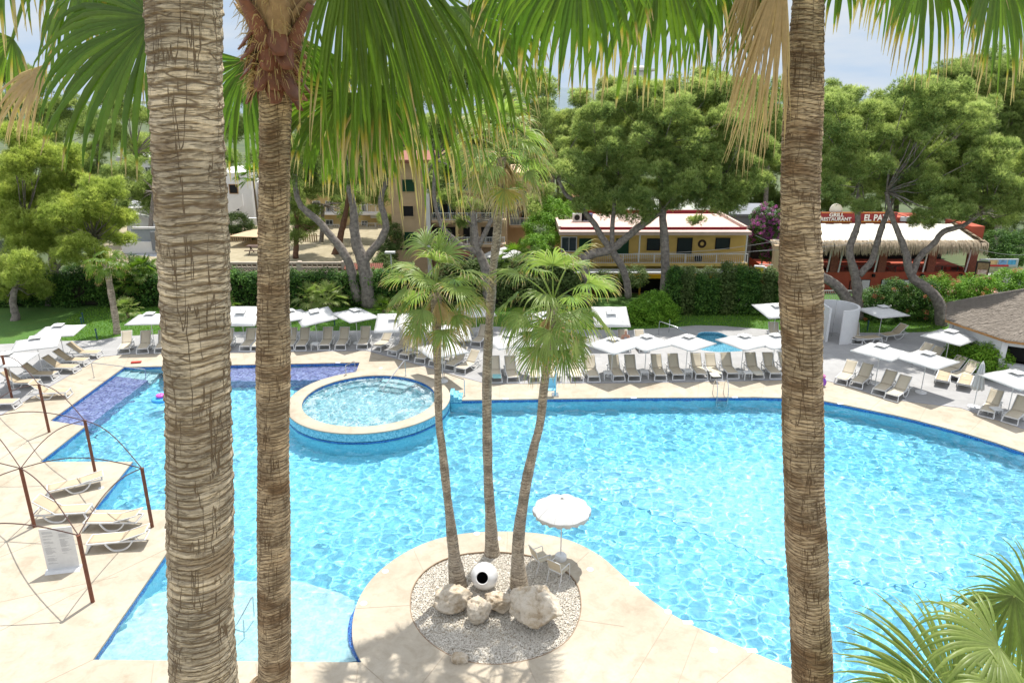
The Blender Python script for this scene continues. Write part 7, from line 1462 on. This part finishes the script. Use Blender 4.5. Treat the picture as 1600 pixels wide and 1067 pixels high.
# yellow houses behind the forked pine and white houses at left
def villas():
    Y = 82; t = thing('yellow_house', 'pale yellow house with white balconies and air conditioner behind the forked pine', 'building', (X(545, 380, Y), Y, 1.4))
    m = MB(); blk(m, 470, 616, 285, 384, Y, 8); m.build('wall', W_ylt, t)
    m = MB(); blk(m, 470, 545, 378, 394, 78, .3); m.build('garden_wall', W_ylt, t)
    for v in (333, 298, 362): railing(t, 560, 600, v-13, v, Y-1.2, M_white, .2, 3); m = MB(); blk(m, 560, 600, v, v+3, Y-1.3, 1.3); m.build('balcony_slab', W_wht, t); railing(t, 480, 530, v-11, v, Y-1.2, M_white, .25, 4); m = MB(); blk(m, 480, 530, v, v+3, Y-1.3, 1.3); m.build('balcony_slab', W_wht, t); window(t, 566, 574, v-16, v-2, Y-.02); window(t, 490, 500, v-18, v-2, Y-.02); window(t, 510, 520, v-18, v-2, Y-.02)
    m = MB(); blk(m, 579, 588, 334, 341, Y-.5, .5); m.build('air_conditioner', M_white, t); m = MB(); blk(m, 470, 616, 281, 285, Y-.4, 8.6); m.build('roof', W_tileroof, t)
    t = thing('white_house', 'white rendered house with one barred brown window, between the two left trunks', 'building', (X(370, 330, 84), 84, 0))
    m = MB(); blk(m, 330, 394, 270, 345, 84, 9); m.build('wall', W_wht, t); m = MB(); blk(m, 392, 425, 285, 345, 86, 8); m.build('wall', W_wht, t); m = MB(); blk(m, 335, 420, 341, 352, 79, .4); m.build('terrace_wall', W_wht, t); window(t, 359, 371, 289, 302, 83.98, M_dark, pm('frame_ochre', (.35, .2, .1), (.3, .17, .08), 4, .8, .1)); window(t, 366, 374, 322, 329, 83.98, M_dark, W_wht)
    m = MB(); p0 = P(340, 345, 80); p1 = P(380, 322, 82); m.hexa([p0, p1, p1+Vector((0, .3, 0)), p0+Vector((0, .3, 0)), p0+Vector((0, 0, 1.3)), p1+Vector((0, 0, 1.3)), p1+Vector((0, .3, 1.3)), p0+Vector((0, .3, 1.3))]); m.build('stair_wall', W_wht, t)
    t = thing('white_villa', 'stepped white villa with grey glass balconies left of the thick left trunk', 'building', (X(215, 390, 66), 66, -2.4))
    m = MB(); blk(m, 198, 300, 325, 372, 72, 8); m.build('upper_wall', W_wht, t); m = MB(); blk(m, 206, 256, 358, 378, 66.2, .08); m.build('glass_balustrade', pm('smoked_glass2', (.30, .33, .36), (.24, .27, .3), 1, .2, 0), t); m = MB(); blk(m, 190, 300, 378, 396, 66, 5); m.build('lower_wall', W_wht, t); m = MB(); blk(m, 206, 300, 355, 358, 66.1, .2); m.build('coping', W_wht, t)
    m = MB(); blk(m, 236, 252, 362, 392, 65.6, .2); m.build('gate', pm('gate_grey', (.2, .21, .23), (.15, .16, .18), 4, .5, .1), t)
    q = [P(176, 415, 62), P(300, 410, 62), P(300, 395, 65.9), P(196, 397, 65.9)]; m = MB(); m.hexa([p-Vector((0, 0, .3)) for p in q]+q); m.build('ramp', W_grey, t)
    q = [P(195, 332, 71), P(255, 345, 71), P(250, 322, 76), P(205, 312, 76)]; m = MB(); m.hexa([p-Vector((0, 0, .08)) for p in q]+q); m.build('awning', M_canvas, t)
    t = thing('white_house', 'white house high in the trees above the stepped villa', 'building', (X(225, 260, 95), 95, 0)); m = MB(); blk(m, 185, 262, 248, 300, 95, 8); m.build('wall', W_wht, t); window(t, 205, 213, 262, 275, 94.98); window(t, 228, 236, 262, 275, 94.98); m = MB(); blk(m, 182, 265, 245, 248, 94.6, 9); m.build('roof', W_wht, t)
    Yt = 260; t = thing('tower_block', 'pale high rise tower with rounded top floor far behind the pines', 'building', (X(995, 130, Yt), Yt, -2)); cr = wallm('tower_cream', (.56, .54, .50), .93)
    m = MB(); x0 = X(975, 110, Yt); x1 = X(988, 110, Yt); m.box(((x0+x1)/2, Yt, (Z(98, Yt)-2)/2), (x1-x0, 6, Z(98, Yt)+2)); m.build('lift_tower', cr, t); m = MB(); x2 = X(1015, 110, Yt); m.box(((x1+x2)/2, Yt, (Z(112, Yt)-2)/2), (x2-x1, 8, Z(112, Yt)+2)); m.build('wall', cr, t)
    m = MB(); m.box(((x1+x2)/2+.7, Yt-.3, Z(110, Yt)), (x2-x1+2.2, 9, .6)); m.build('cornice', cr, t); m = MB(); m.lathe([(3.0, Z(109, Yt)), (3.0, Z(106, Yt)), (2.2, Z(104, Yt)), (.01, Z(103, Yt))], ((x1+x2)/2, Yt, 0), 16); m.build('penthouse', cr, t); window(t, 992, 997, 113, 119, Yt-4.02); window(t, 990, 1004, 124, 132, Yt-4.02)
    Yt = 230; t = thing('roof_terrace_block', 'long low white apartment roof with chimneys left of the far tower', 'building', (X(940, 140, Yt), Yt, -2)); m = MB(); blk(m, 905, 1060, 138, 170, Yt, 8); m.build('wall', W_wht, t)
    for u in (928, 956, 962, 970, 980): m = MB(); blk(m, u-1.5, u+1.5, 132, 138, Yt, 1); m.build('chimney', W_ylt, t)
villas()
# far hills
def hills():
    g = np.random.default_rng(3); n = 120; xs = np.linspace(-1800, 1800, n); V = []; rows = 8
    prof = 22+10*np.sin(xs*.004+1)+7*np.sin(xs*.011)+3*np.sin(xs*.03)
    for j in range(rows):
        k = j/(rows-1); y = 900+500*k; V += [(x, y, -5+(h)*math.sin(k*math.pi/2)) for x, h in zip(xs, prof)]
    fs = [(j*n+i, j*n+i+1, (j+1)*n+i+1, (j+1)*n+i) for j in range(rows-1) for i in range(n-1)]
    m = MB(); m.add(V, fs); tag(m.build('hills', pm('far_hill', (.16, .20, .24), (.12, .16, .18), .01, 1, 0), None, 'all'), kind='structure')  # blue-grey fade of distance haze is put into the hill colour
hills()
# ---- thatched pool hut ----
def hut():
    z = 2.55; A2 = G(1480, 474, z); A = G(1478, 499, z); B = G(1573, 531, z); C = G(1680, 545, z); ap = P(1735, 431, B.y+5.0); D_ = Vector((C.x+4, C.y+4, z)); E_ = Vector((C.x+2, A2.y+2, z)); F_ = Vector((A2.x+5, A2.y+2.5, z))
    t = thing('thatched_hut', 'round white pool hut with a grey palm thatched roof at the right edge', 'hut', (ap.x, ap.y, 0)); ring = [A2, A, B, C, D_, E_, F_]; n = len(ring); g = np.random.default_rng(12)
    m = MB(); 
    for i in range(n): m.add([ring[i], ring[(i+1) % n], ap], [(0, 1, 2)])
    m.build('roof', pm('thatch_under', (.20, .17, .14), (.12, .10, .08), 6, 1, .4), t)
    Lv = Leaves(); courses = 30
    for i in range(n):
        a, b = ring[i], ring[(i+1) % n]; e = (b-a)
        if i in (4, 5): continue
        for c in range(courses):
            k = c/courses; p0 = a.lerp(ap, k); p1 = b.lerp(ap, k); up = (ap-(a+b)/2).normalized(); nr = e.cross(up).normalized(); nr = nr if nr.z > 0 else -nr
            w_ = (p1-p0).length; m_ = int(w_*85)
            for q in range(m_):
                f = g.random(); p = p0.lerp(p1, f); L = g.uniform(.34, .58); s = (p1-p0).normalized()*g.uniform(.006, .017); dn = -up+(p1-p0).normalized()*g.normal(0, .18)
                lift = .02+.07*(1-g.random()**2); base = p+up*.42+nr*.03; tip = p+dn*(L-.36)+nr*lift; V = np.array([tuple(base-s), tuple(base+s), tuple(tip+s*.5), tuple(tip-s*.5)]); Lv.put(V, np.array([(0, 1, 2, 3)]), np.full(4, g.uniform(.3, 1)), np.full(4, g.random()))
    Lv.build('thatch', leaf_mat('thatch_grey', (.19, .16, .13), (.33, .29, .245), yel=(.23, .20, .165), dry=(.28, .24, .20), transl=.05, rough=.95), t)
    wood = pm('eave_wood', (.42, .22, .08), (.3, .15, .05), 10, .8, .2); m = MB()
    for i in range(n): m.bar(ring[i]-Vector((0, 0, .1)), ring[(i+1) % n]-Vector((0, 0, .1)), .07, .12)
    m.build('eave_board', wood, t); cen = sum(ring, Vector())/n; inn = [r+(cen-r).normalized()*.55 for r in ring]; wm = MATS['white_plaster']
    for i in range(n):
        a, b = inn[i], inn[(i+1) % n]; d = (b-a).normalized(); w_ = (b-a).length; nrm = Vector((d.y, -d.x, 0)); rz = math.atan2(d.y, d.x); mid = (a+b)/2
        if i in (2,):
            MB().box((mid.x, mid.y, .55), (w_, .18, 1.1), rz).build('wall', wm, t); MB().box((mid.x, mid.y, 2.3), (w_, .18, .4), rz).build('lintel', wm, t); MB().box((mid.x-nrm.x*.8, mid.y-nrm.y*.8, 1.6), (w_-.3, .1, 1.1), rz).build('counter_opening', M_dark, t); MB().box((mid.x+nrm.x*.15, mid.y+nrm.y*.15, 1.12), (w_-.2, .4, .05), rz).build('counter', W_grey, t)
        else: MB().box((mid.x, mid.y, 1.25), (w_, .18, 2.5), rz).build('wall', wm, t)
        MB().box((a.x, a.y, 1.3), (.28, .28, 2.6), rz).build('corner_post', wm, t)
    MB().box((A.x+1.2, A.y-1.0, .15), (4.5, .3, .3), R(-34)).build('planter_kerb', wm, t)
hut()
# boundary fence posts along the street behind the shrubs, overhead cables
def cables():
    t = thing('overhead_cables', 'slack overhead cables crossing in front of the yellow bar towards the right', 'cables', (X(1200, 400, 57), 57, 5))
    for i, (p, q) in enumerate([((900, 400, 57), (1420, 374, 57)), ((950, 403, 57.2), (1300, 378, 57.2)), ((990, 396, 57.4), (1240, 372, 57.4)), ((1180, 368, 57), (1290, 392, 57)), ((1530, 390, 57), (1640, 393, 57))]):
        a = P(*p); b = P(*q); MB().tube([a.lerp(b, k/12)-Vector((0, 0, .35*math.sin(math.pi*k/12))) for k in range(13)], .018, 5).build('cable', pm('cable_grey', (.35, .34, .33), (.3, .3, .3), 3, .7, 0), t)
    x0 = X(1045, 500, 52.8); x1 = X(1480, 500, 52.8); t = thing('street_fence', 'white street fence glimpsed through the columnar shrubs', 'fence', ((x0+x1)/2, 52.8, 0)); m = MB(); n = int((x1-x0)/.14)
    for i in range(n): m.box((x0+i*.14, 52.8, .75), (.025, .025, 1.3))
    m.build('bars', M_white, t); MB().box(((x0+x1)/2, 52.8, .12), (x1-x0, .2, .3)).build('kerb', W_wht, t); MB().box(((x0+x1)/2, 52.8, 1.42), (x1-x0, .05, .05)).build('top_rail', M_white, t)
cables()
